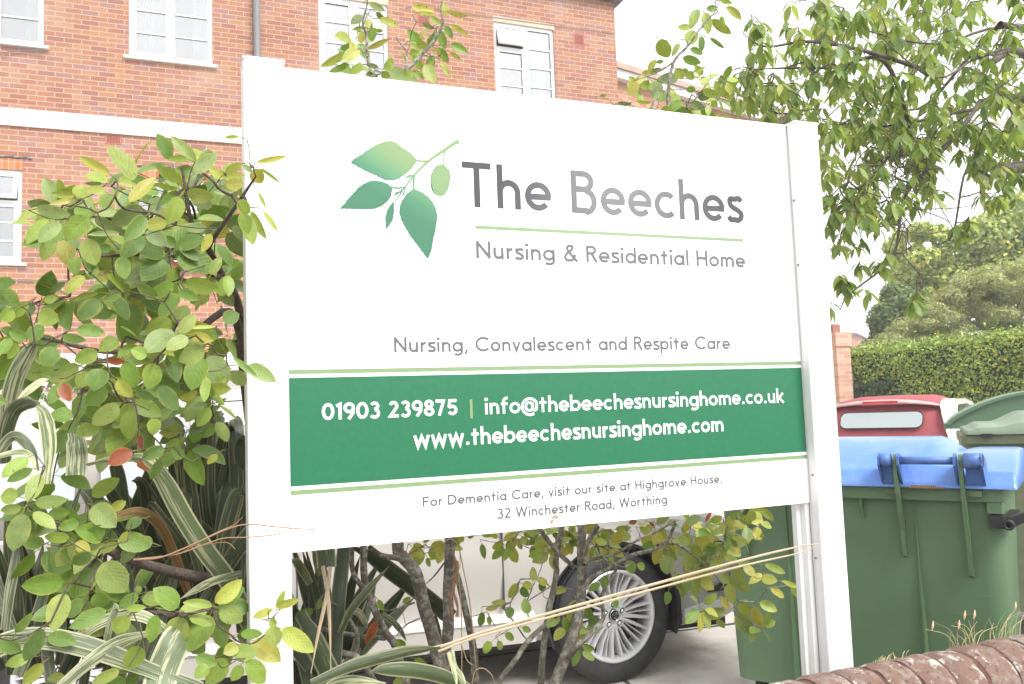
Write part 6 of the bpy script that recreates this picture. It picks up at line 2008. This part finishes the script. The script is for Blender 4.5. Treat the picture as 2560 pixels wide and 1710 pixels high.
pxribbon(BF, C3, [(360, 1600), (520, 1460), (640, 1370), (740, 1310), (860, 1270), (1000, 1235)], 85, 2.489, 1.88, 1.97, tv(.6, .8), base_w=.7, tip=.5, roll=-.3)
pxribbon(BF, C3, [(980, 1640), (1010, 1500), (1080, 1330), (1140, 1230), (1180, 1180)], 190, 2.489, 1.90, 2.0, tv(.62, .5), base_w=1, tip=.7)
pxribbon(BF, C3, [(440, 1310), (600, 1200), (760, 1140), (900, 1150), (1040, 1240), (1120, 1330)], 72, 2.489, 2.0, 2.0, tv(.8, 1.1), tip=.4, roll=.4)
pxribbon(BF, C3, [(660, 1310), (690, 1180), (720, 1100), (710, 1060)], 44, 2.489, 1.98, 2.0, tv(.5, .5), tip=.05)
pxribbon(BF, C3, [(30, 1230), (60, 1000), (90, 830), (110, 640)], 60, 2.489, 2.1, 2.15, tv(.4, .6), tip=.1)
pxribbon(BF, C3, [(230, 1130), (290, 950), (340, 780), (420, 560), (520, 300)], 70, 2.489, 2.15, 2.2, tv(.4, .5), tip=.1)
pxribbon(BF, C3, [(1500, 880), (1350, 920), (1240, 970), (1120, 1040)], 50, 2.489, 2.1, 2.0, tv(.4, .7), tip=.1)
# the dark fan behind
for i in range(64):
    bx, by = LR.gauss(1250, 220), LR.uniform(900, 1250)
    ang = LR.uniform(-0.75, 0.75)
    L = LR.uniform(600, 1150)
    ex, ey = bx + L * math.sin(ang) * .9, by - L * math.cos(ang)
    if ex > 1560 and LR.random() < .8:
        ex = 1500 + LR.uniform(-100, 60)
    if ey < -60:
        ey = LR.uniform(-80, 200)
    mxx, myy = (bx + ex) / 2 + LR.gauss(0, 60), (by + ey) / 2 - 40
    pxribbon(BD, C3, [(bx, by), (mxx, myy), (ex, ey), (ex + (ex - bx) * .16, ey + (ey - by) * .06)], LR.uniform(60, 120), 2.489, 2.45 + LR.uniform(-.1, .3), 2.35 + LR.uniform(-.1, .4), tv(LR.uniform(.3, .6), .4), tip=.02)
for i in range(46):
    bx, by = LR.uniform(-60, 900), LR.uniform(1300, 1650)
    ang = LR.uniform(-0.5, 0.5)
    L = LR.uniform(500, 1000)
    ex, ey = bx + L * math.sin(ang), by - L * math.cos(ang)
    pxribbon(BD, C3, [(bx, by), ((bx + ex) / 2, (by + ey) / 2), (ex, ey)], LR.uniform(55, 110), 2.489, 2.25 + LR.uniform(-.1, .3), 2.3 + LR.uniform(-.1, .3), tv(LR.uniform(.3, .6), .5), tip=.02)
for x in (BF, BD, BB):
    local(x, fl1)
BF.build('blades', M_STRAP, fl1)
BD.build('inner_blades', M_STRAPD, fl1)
bb = BB.build('brown_blade', M_BROWNB, fl1)
bb['label'] = 'bent brown dying blade'
BF, BD, BB = Batch(), Batch(), Batch()
pxribbon(BF, Z6, [(290, -60), (292, 150), (310, 400)], 190, 4.02, 2.18, 2.14, tv(.5, .1), base_w=1, taper=False)
pxribbon(BF, Z6, [(500, 60), (450, 500), (420, 800), (400, 1200), (380, 1500)], 150, 4.02, 2.35, 2.3, tv(.30, .0), base_w=.9, tip=.9)
pxribbon(BF, Z6, [(1560, 900), (1300, 690), (1000, 470), (760, 290), (560, 190)], 170, 4.02, 2.58, 2.5, tv(.42, .1), base_w=1, tip=.3, roll=.3)
pxribbon(BF, Z6, [(150, 1560), (400, 1450), (600, 1370), (850, 1300), (1100, 1240), (1300, 1215), (1450, 1200)], 125, 4.02, 2.06, 2.10, tv(.40, .2), base_w=.55, tip=.2, roll=-.3)
pxribbon(BF, Z6, [(420, 1640), (330, 1440), (220, 1220), (120, 1000), (40, 860)], 210, 4.02, 2.2, 2.2, tv(.4, .3), base_w=1, tip=.6)
pxribbon(BF, Z6, [(440, 1060), (550, 830), (740, 600), (940, 380)], 75, 4.02, 2.3, 2.25, tv(.6, .3), tip=.02)
pxribbon(BF, Z6, [(860, 860), (960, 930), (1050, 1030), (1110, 1140)], 60, 4.02, 2.45, 2.45, tv(.6, .6), tip=.1)
pxribbon(BF, Z6, [(1430, 1300), (1410, 1080), (1400, 860)], 105, 4.02, 2.6, 2.6, tv(.5, .2), tip=.2)
pxribbon(BF, Z6, [(1750, 1640), (1500, 1500), (1200, 1430), (900, 1420), (750, 1440)], 150, 4.02, 2.3, 2.25, tv(.7, .0), tip=.1)
pxribbon(BF, Z6, [(1560, 1230), (1590, 1400), (1660, 1500), (1720, 1650)], 70, 4.02, 2.2, 2.15, tv(.9, .9), tip=.2)
pxribbon(BF, Z6, [(1530, 1250), (1570, 1380), (1600, 1480), (1620, 1600)], 45, 4.02, 2.2, 2.15, tv(1., 1.3), tip=.2)
pxribbon(BF, Z6, [(140, 560), (60, 420), (0, 340), (-60, 330)], 90, 4.02, 2.35, 2.3, tv(.7, .7), tip=.2)
pxribbon(BF, Z6, [(240, 480), (200, 330), (190, 200), (180, 100)], 60, 4.02, 2.4, 2.35, tv(.8, .9), base_w=1, tip=.5)
pxribbon(BF, Z6, [(700, 960), (640, 860), (560, 830), (480, 900)], 70, 4.02, 2.5, 2.5, tv(.9, 1.1), tip=.2)
pxribbon(BF, Z6, [(260, 1640), (400, 1560), (620, 1530), (900, 1560)], 100, 4.02, 2.1, 2.1, tv(.8, .9), tip=.2)
for i in range(34):
    bx, by = LR.gauss(330, 160), LR.uniform(1400, 1800)
    ang = LR.uniform(-0.8, 1.0)
    L = LR.uniform(700, 1600)
    ex, ey = bx + L * math.sin(ang) * .8, by - L * math.cos(ang)
    if ex > 1200:
        continue
    pxribbon(BD, Z6, [(bx, by), ((bx + ex) / 2, (by + ey) / 2 - 30), (ex, ey)], LR.uniform(70, 150), 4.02, 2.4 + LR.uniform(0, .3), 2.5 + LR.uniform(-.1, .2), tv(LR.uniform(.3, .6), .3), tip=.02)
# dead strands
for pts, w0, w1 in (([(270, 380), (300, 560), (322, 680), (340, 1000), (350, 1430)], 40, 8), ([(345, 385), (325, 560), (300, 720), (220, 1080), (150, 1460)], 40, 8)):
    P = [at(*Z6(x, y), 2.13) for x, y in pts]
    ribbon(BB, P, 34 / 4.02 / F_PX * 2.3, (.5, .5, .5), LR, fold=.25, base_w=1, tip=.25)
P = [at(*Z6(1100, 1205), 2.12), at(*Z6(1430, 1195), 2.12), at(*Z6(2000, 1010), 2.10), at(1600, 1470, 2.04), at(1850, 1402, 1.94), at(2000, 1366, 1.90), at(2075, 1357, 1.89)]
ribbon(BB, P, 0.0078, (.5, .5, .5), LR, fold=.3, base_w=1, tip=.25)
P = [at(*Z6(1430, 1240), 2.115), at(*Z6(1720, 1130), 2.105), at(*Z6(2000, 1045), 2.09), at(1600, 1482, 2.035), at(1850, 1416, 1.935), at(2000, 1382, 1.90), at(2040, 1364, 1.89)]
ribbon(BB, P, 0.0062, (.5, .5, .5), LR, fold=.3, base_w=1, tip=.25)
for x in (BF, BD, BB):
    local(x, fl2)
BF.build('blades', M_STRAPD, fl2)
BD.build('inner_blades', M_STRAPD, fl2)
bb = BB.build('dead_blade', M_DEAD, fl2)
bb['label'] = 'long dead tan blade'

# dry twigs and straws
B = Batch()
for pts, r in (([C3(830, 795), C3(1000, 780), C3(1200, 700), C3(1400, 610), C3(1540, 575)] + [(700, 1318), (795, 1325)], .0022), ([C3(870, 790), C3(1100, 760), C3(1300, 690), C3(1400, 660), C3(1540, 655)] + [(690, 1336), (730, 1320)], .0018), ([C3(1100, 770), C3(1300, 650), C3(1450, 580), C3(1510, 530)], .0016), ([C3(1200, 720), C3(1350, 690), C3(1420, 690), C3(1465, 730)], .0012)):
    B.tube([at(x, y, 1.97 - .04 * i / len(pts)) for i, (x, y) in enumerate(pts)], [r * (1 - .6 * i / len(pts)) for i in range(len(pts))], 6, (.30, .17, .10))
tag(B.build('dry_twig', M_STRAW), 'dry brown twig lying across the left post below the panel', 'twig')
B = Batch()
for pts in ([(1640, 200), (1690, 450), (1740, 700), (1770, 950), (1790, 1200), (1820, 1500)], [(1630, 420), (1660, 800), (1665, 1200), (1665, 1568)], [(1470, 160), (1560, 110), (1640, 200), (1650, 400)], [(1670, 1190), (1720, 1330), (1800, 1390)], [(1770, 1568), (1800, 1440), (1880, 1410), (1960, 1470), (2000, 1560)]):
    B.tube([at(*Z6(x, y), 2.3) for x, y in pts], [.0016] * (len(pts) - 1) + [.0008], 5, (.42, .30, .15))
B.tube([at(*Z6(1580 + 30 * math.sin(i * .8), 260 + i * 85), 2.34) for i in range(9)], [.003 + .003 * (i % 2) for i in range(9)], 6, (.30, .16, .09))
B.tube([at(*Z6(1605 + 22 * math.sin(i * 1.1 + 1), 330 + i * 80), 2.34) for i in range(8)], [.003 + .0025 * (i % 2) for i in range(8)], 6, (.34, .20, .11))
tag(B.build('dry_stalks', M_STRAW), 'dry straw coloured stalks hanging around the shrub stems under the sign', 'dry stalks')

# ---- cherry tree at the right
LR = random.Random(9)
cherry = thing('cherry_tree', 'cherry tree with drooping leaf clusters spreading in from the top right', 'tree', (5.3, 3.3, 0))
BL, BW, roots = Batch(), Batch(), []
trunk = Vector((6.05, 2.35, 0))
cherry.location = trunk
def limb(pts, r0, r1, n=8):
    k = len(pts) - 1
    BW.tube(pts, [r0 + (r1 - r0) * i / k for i in range(k + 1)], n)
    return [np.array(p) for p in catmull(pts, 6)]
top = Vector((5.95, 2.45, 2.6))
BT = Batch()
BT.tube([trunk, Vector((6.05, 2.4, 1.2)), top], [.19, .15, .12], 14)
for pts in ([top, at_depth(2700, 120, 4.9), at_depth(2500, 60, 4.6), at_depth(2330, 90, 4.4), at_depth(2170, 70, 4.3), at_depth(2080, 20, 4.2)],
            [top, at_depth(2640, 260, 4.8), at_depth(2450, 255, 4.5), at_depth(2280, 330, 4.3), at_depth(2160, 300, 4.2), at_depth(2000, 290, 4.0)],
            [top, at_depth(2620, 150, 4.6), at_depth(2460, 160, 4.2), at_depth(2330, 180, 3.9), at_depth(2180, 65, 3.8)],
            [at_depth(2450, 255, 4.5), at_depth(2400, 310, 4.3), at_depth(2300, 410, 4.2), at_depth(2260, 520, 4.2), at_depth(2230, 640, 4.1), at_depth(2150, 720, 4.1), at_depth(2090, 770, 4.0)],
            [at_depth(2420, 300, 4.4), at_depth(2340, 350, 4.3), at_depth(2250, 400, 4.2), at_depth(2180, 480, 4.1), at_depth(2090, 560, 4.0)],
            [at_depth(2280, 330, 4.3), at_depth(2190, 170, 4.1), at_depth(2080, 165, 4.0), at_depth(1960, 180, 3.9), at_depth(1900, 210, 3.9)],
            [at_depth(2330, 180, 4.2), at_depth(2160, 90, 4.0), at_depth(2000, 100, 3.9), at_depth(1900, 110, 3.8), at_depth(1845, 95, 3.8)],
            [top, at_depth(2600, 420, 4.6), at_depth(2500, 440, 4.4), at_depth(2400, 420, 4.3), at_depth(2390, 560, 4.2), at_depth(2380, 590, 4.2)],
            [top, at_depth(2660, 40, 5.4), at_depth(2420, -60, 5.2), at_depth(2200, -40, 5.0), at_depth(2000, 10, 4.8)],
            [at_depth(2500, 60, 4.6), at_depth(2420, 150, 4.9), at_depth(2300, 240, 5.0), at_depth(2150, 260, 4.9), at_depth(2050, 330, 4.8)]):
    roots += limb([pts[0]] + [p + Vector((LR.gauss(0, .03), LR.gauss(0, .03), LR.gauss(0, .035))) for p in pts[1:]], .013, .0022)
    if pts[0] == top:
        BT.tube(pts[:3], [.05, .03, .017], 10)
# bare knotted twigs hanging in the middle
for i in range(60):
    a = np.array(at_depth(LR.gauss(2250, 55), LR.gauss(370, 70), LR.uniform(4.0, 4.4)))
    d = np.array([LR.gauss(0, .16), LR.gauss(0, .16), -LR.uniform(.05, .35)])
    BW.tube([a, a + d * .4 + np.array([LR.gauss(0, .06), LR.gauss(0, .05), 0]), a + d], [.0035, .0025, .0013], 5)
for i in range(16):
    a = np.array(at_depth(LR.gauss(2265, 25), LR.gauss(570, 40), LR.uniform(4.0, 4.3)))
    d = np.array([LR.gauss(0, .13), LR.gauss(0, .1), LR.gauss(0, .13)])
    BW.tube([a, a + d * .5 + np.array([LR.gauss(0, .06), 0, LR.gauss(0, .05)]), a + d], [.003, .0025, .0015], 5)
regions = [
    # polygon, clusters, depth range
    ([(2030, 0), (2600, -60), (2620, 300), (2500, 420), (2300, 380), (2120, 330), (2050, 200)], 330, 3.6, 5.6),
    ([(1890, 30), (2080, 0), (2160, 330), (2060, 360), (1930, 300), (1870, 200)], 74, 3.6, 4.6),
    ([(1790, 190), (1900, 180), (2060, 300), (1990, 330), (1850, 270)], 34, 3.7, 4.3),
    ([(2020, 300), (2350, 300), (2360, 480), (2250, 560), (2120, 560), (2060, 500)], 135, 3.7, 5.0),
    ([(2055, 480), (2180, 460), (2200, 570), (2130, 640), (2070, 640)], 34, 3.7, 4.4),
    ([(2330, 300), (2600, 300), (2600, 470), (2420, 450)], 60, 3.8, 5.2),
    ([(2430, 480), (2560, 470), (2560, 540), (2460, 530)], 9, 3.8, 4.3),
    ([(2350, 560), (2440, 560), (2430, 600), (2350, 600)], 5, 3.9, 4.2),
    ([(2130, 640), (2230, 630), (2230, 680), (2150, 690)], 6, 3.9, 4.2),
    ([(2095, 690), (2190, 690), (2190, 735), (2100, 745)], 6, 3.9, 4.1),
    ([(2270, 740), (2340, 740), (2330, 780), (2280, 780)], 3, 3.9, 4.1),
    ([(2570, -150), (2900, -200), (2950, 420), (2620, 470)], 150, 3.8, 6.0),
    ([(1845, 20), (1900, 60), (1890, 110), (1840, 90)], 3, 3.8, 4.0),
    ([(2075, 770), (2090, 770), (2090, 800), (2075, 800)], 1, 3.9, 4.0),
]
cn = []
CT = [(0.165, 0.253, 0.070), (0.212, 0.301, 0.091), (0.125, 0.200, 0.064), (0.271, 0.343, 0.111), (0.194, 0.269, 0.122), (0.329, 0.368, 0.122)]
for poly, cnt, d0, d1 in regions:
    xs_ = [p[0] for p in poly]
    ys_ = [p[1] for p in poly]
    c_ = 0
    while c_ < cnt:
        px, py = LR.uniform(min(xs_), max(xs_)), LR.uniform(min(ys_), max(ys_))
        if not inside(poly, px, py):
            continue
        c_ += 1
        p = np.array(at_depth(px, py - 18, LR.uniform(d0, d1)))
        cn.append(p)
        a0 = LR.uniform(0, 6.28)
        k_ = LR.randint(4, 8)
        cl = LR.choice(CT)
        for i in range(k_):
            a = a0 + i * 6.28 / k_ + LR.gauss(0, .3)
            sp = LR.uniform(.25, .85)
            d = np.array([math.cos(a) * sp, math.sin(a) * sp, -LR.uniform(.45, 1.0)])
            d /= np.linalg.norm(d)
            L = LR.uniform(.058, .098)
            out = np.array([math.cos(a), math.sin(a), 0.6])
            side = np.cross(out, d) + np.array([LR.gauss(0, .25), LR.gauss(0, .25), LR.gauss(0, .25)])
            b0 = p + d * 0.012 + np.array([0, 0, LR.uniform(-.03, .01)])
            kk = LR.uniform(.8, 1.2)
            t_ = tuple(0.5 * kk * (x + y) for x, y in zip(cl, LR.choice(CT)))
            put_leaf(BL, b0, b0 + d * L, L * LR.uniform(.30, .42), side, t_, TLANCE, 1, LR.uniform(.3, 1.6), 0.014, (.18, .10, .04))
twigs(BW, cn, roots, 0.0016, 0.006, LR, 0.45)
for x in (BL, BW, BT):
    local(x, cherry)
BT.build('trunk', M_CBARK, cherry)
BW.build('branches', M_CBARK, cherry)
BL.build('crown', M_CHERRY, cherry)

# ---- hedge, ivy and the trees beyond
def leaf_cloud(B, P, N, size, tints, rnd_state, aspect=0.55, jit=0.6):
    """many small folded leaves at points P that face roughly along N"""
    k = len(P)
    r = rnd_state
    nrm = N + r.normal(0, jit, (k, 3))
    nrm /= np.linalg.norm(nrm, axis=1)[:, None]
    ax = r.normal(0, 1, (k, 3))
    ax -= nrm * (ax * nrm).sum(1)[:, None]
    ax /= np.linalg.norm(ax, axis=1)[:, None]
    sd = np.cross(nrm, ax)
    L = size * r.uniform(.7, 1.3, k)[:, None]
    W = L * aspect
    tip, base = P + ax * L * .5, P - ax * L * .5
    l, rr = P + sd * W * .5 + nrm * W * .12, P - sd * W * .5 + nrm * W * .12
    V = np.stack([base, l, tip, rr], 1).reshape(-1, 3)
    F = np.arange(k * 4).reshape(-1, 4)
    UV = np.tile(np.array([(0, .5), (.5, .9), (1, .5), (.5, .1)]), (k, 1))
    t = np.array(tints)[r.integers(0, len(tints), k)] * r.uniform(.75, 1.25, k)[:, None]
    B.add(V, F, UV, np.repeat(t, 4, 0))
M_HEDGE = leaf_mat('hedge_leaf', edge=(0.405, 0.442, 0.130), edge_amt=.2, vein=1.1, rough=.38, trans=.15)
M_FAR = leaf_mat('far_leaf', edge=(0.3, 0.34, 0.10), edge_amt=.2, vein=1.1, rough=.5, trans=.38)
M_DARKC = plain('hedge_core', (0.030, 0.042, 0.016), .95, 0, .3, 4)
r_ = np.random.default_rng(3)
hedge = thing('clipped_hedge', 'tall clipped green hedge along the right behind the white and red car', 'hedge', (12.1, 9.5, 0))
def hedge_pts(k, x0, x1, y0, y1, zt):
    """points on the near face, the top and the near end"""
    A = int(k * .72)
    y = r_.uniform(y0, y1, A)
    z = zt * r_.uniform(0.25, 1, A)
    bumpx = 0.05 * np.sin(y * 5) + 0.04 * np.sin(z * 7 + y * 3)
    P1 = np.c_[x0 + bumpx + r_.normal(0, .05, A), y, z]
    N1 = np.tile((-1, -.2, .35), (A, 1))
    T_ = k - A
    y2 = r_.uniform(y0, y1, T_)
    P2 = np.c_[r_.uniform(x0, x1, T_), y2, zt + 0.04 * np.sin(y2 * 6) + r_.normal(0, .05, T_)]
    sh = r_.random(T_) < .22                                   # stray shoots
    P2[sh, 2] += np.abs(r_.normal(0, .07, sh.sum()))
    N2 = np.tile((-.2, 0, 1), (T_, 1))
    return np.r_[P1, P2], np.r_[N1, N2]
P, N = hedge_pts(30000, 12.1, 13.1, 4.0, 13.3, 2.36)
B = Batch()
leaf_cloud(B, P, N, 0.062, [(0.178, 0.295, 0.054), (0.240, 0.368, 0.063), (0.130, 0.221, 0.045), (0.319, 0.424, 0.072), (0.438, 0.479, 0.089)], r_)
local(B, hedge)
B.build('leaves', M_HEDGE, hedge)
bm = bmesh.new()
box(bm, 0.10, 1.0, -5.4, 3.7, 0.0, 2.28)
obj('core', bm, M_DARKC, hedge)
ivy = thing('ivy_bush', 'dark glossy ivy growing on the hedge end beside the brick pier', 'ivy', (11.9, 12.2, 0))
k = 2600
y = r_.uniform(11.0, 13.0, k)
z = r_.uniform(.6, 1.95, k)
keep = (z < 1.95 - .25 * np.abs(np.sin(y * 2))) & (y > 11.0 + .5 * np.abs(np.sin(z * 3)))
y, z = y[keep], z[keep]
P = np.c_[11.98 + .05 * np.sin(y * 7 + z * 5) + r_.normal(0, .05, len(y)), y, z]
B = Batch()
leaf_cloud(B, P, np.tile((-1, -.3, .3), (len(y), 1)), .085, [(0.041, 0.072, 0.033), (0.054, 0.091, 0.039), (0.068, 0.111, 0.052)], r_, .85)
local(B, ivy)
B.build('leaves', M_HEDGE, ivy)
B = Batch()
B.tube([(12.05, 12.3, 0), (12.03, 12.2, .8), (12.03, 12.0, 1.7)], [.03, .02, .008], 6)
local(B, ivy)
B.build('stem', M_CBARK, ivy)

def crown_points(k, blobs, shell=.45):
    out, nn = [], []
    tot = sum(b[3] * b[4] for b in blobs)
    for (x, y, z, a, c) in blobs:
        q = int(k * a * c / tot)
        d = r_.normal(0, 1, (q, 3))
        d /= np.linalg.norm(d, axis=1)[:, None]
        rad = (1 - shell * r_.random(q) ** 1.6)[:, None]
        out.append(np.array([x, y, z]) + d * rad * np.array([a, a, c]))
        nn.append(d + np.array([0, 0, .35]))
    return np.concatenate(out), np.concatenate(nn)
def bg_tree(name, label, base, trunk_h, blobs, k, size, tints, mt_, aspect=.6, jit=.7, group=None):
    t = thing(name, label, 'tree', base, 0, group)
    B = Batch()
    B.tube([(0, 0, 0), (.05, 0, trunk_h * .5), (0, .05, trunk_h)], [.12, .10, .07], 9)
    for (x, y, z, a, c) in blobs[:9]:
        B.tube([(0, 0, trunk_h * .7), (x * .5, y * .5, (trunk_h * .8 + z) * .5), (x, y, z)], [.045, .025, .008], 6)
    B.build('trunk', M_CBARK, t)
    P, N = crown_points(k, blobs)
    B = Batch()
    leaf_cloud(B, P, N, size, tints, r_, aspect, jit)
    B.build('crown', mt_, t)
    return t
def blobs_px(lst, base):
    out = []
    for px, py, D, rpx, asp in lst:
        p = at_depth(px, py, D) - Vector(base)
        a = rpx / F_PX * D
        out.append((p.x, p.y, p.z, a, a * asp))
    return out
g = at_depth(2500, 1000, 24)
base = (g.x, g.y, 0)
RB = random.Random(4)
bl = blobs_px([(2560, 560, 24, 90, .9), (2480, 600, 24, 80, .9), (2400, 640, 24.5, 70, .9), (2320, 690, 25, 55, .9), (2260, 690, 25, 40, .9), (2290, 760, 25, 60, .9), (2400, 720, 24, 70, .9), (2620, 620, 24, 110, .9), (2500, 700, 24, 100, .9)] + [(RB.uniform(2230, 2620), RB.uniform(560, 760), 23.5 + RB.random() * 2, RB.uniform(18, 34), .8) for i in range(40)], base)
bl = [b for b in bl]
bg_tree('yellow_green_tree', 'bright yellow green leafy tree standing behind the feathery shrub', base, 3.5, bl, 26000, .16, [(0.456, 0.514, 0.152), (0.593, 0.621, 0.203), (0.297, 0.386, 0.113), (0.227, 0.300, 0.101)], M_FAR, .7, .7)
g = at_depth(2480, 1000, 18.5)
base = (g.x, g.y, 0)
bl = []
for i in range(190):
    px = RB.uniform(2180, 2640)
    top_ = 900 - (px - 2150) * 0.78 if px < 2420 else 690 - (px - 2420) * .35
    py = RB.uniform(max(590, top_), 870)
    bl.append((px, py, 18.5 + RB.uniform(-.6, 1.0), RB.uniform(16, 42), .5))
bg_tree('feathery_tree', 'olive feathery tree with layered sprays above the hedge', base, 2.0, blobs_px(bl, base), 42000, .11, [(0.288, 0.347, 0.158), (0.360, 0.404, 0.193), (0.216, 0.269, 0.118), (0.389, 0.425, 0.193), (0.360, 0.340, 0.193)], M_FAR, .30, .5)
g = at_depth(2235, 1000, 21)
base = (g.x, g.y, 0)
bl = [(2235, 850, 21, 60, 1), (2215, 800, 21, 45, 1), (2260, 770, 21, 50, 1), (2190, 870, 21, 32, 1), (2290, 830, 21, 70, 1), (2240, 740, 21.3, 38, 1)] + [(RB.uniform(2185, 2310), RB.uniform(760, 880), 20.7 + RB.random(), RB.uniform(14, 24), 1) for i in range(24)]
bg_tree('dark_bush_tree', 'dark green dense small tree left of the feathery tree', base, 2.0, blobs_px(bl, base), 16000, .13, [(0.125, 0.193, 0.075), (0.182, 0.248, 0.101), (0.227, 0.290, 0.127)], M_FAR, .5, .7)

# small rose bush against the garages, glimpsed through the shrub
rb = at(95, 930, 10.9)
rose = thing('rose_bush', 'small pale green rose bush before the garage doors seen through leaves', 'shrub', (rb.x, rb.y, 0))
P, N = crown_points(1500, [(0, 0, rb.z, .28, .30), (.1, 0, rb.z - .35, .35, .4), (.6, 0, rb.z - .3, .4, .35), (.3, 0, .8, .5, .8)])
B = Batch()
leaf_cloud(B, P, N, .07, [(0.14, 0.20, 0.07), (0.20, 0.25, 0.10), (0.10, 0.15, 0.05), (0.45, 0.20, 0.16)], r_, .6)
B.build('leaves', M_HEDGE, rose)
B = Batch()
for x in (-.1, .1, .4):
    B.tube([(x * .3, 0, 0), (x, 0.02, .7), (x * 1.2, 0, 1.4)], [.015, .01, .006], 6)
B.build('stem', M_CBARK, rose)

# ---- thin white air added over the scene to lift shadows like lens veiling
bm = bmesh.new()
box(bm, -300, 400, -300, 400, -1.1, 13.5)
mt = bpy.data.materials.new('haze_air')
mt.use_nodes = True
n = mt.node_tree
n.nodes.clear()
vo = n.nodes.new('ShaderNodeVolumePrincipled')
vo.inputs['Color'].default_value = (1, 1, 1, 1)
vo.inputs['Density'].default_value = 0.0036
vo.inputs['Anisotropy'].default_value = 0.0
ou = n.nodes.new('ShaderNodeOutputMaterial')
n.links.new(vo.outputs[0], ou.inputs['Volume'])
hz = obj('haze', bm, mt)
hz['kind'] = 'stuff'
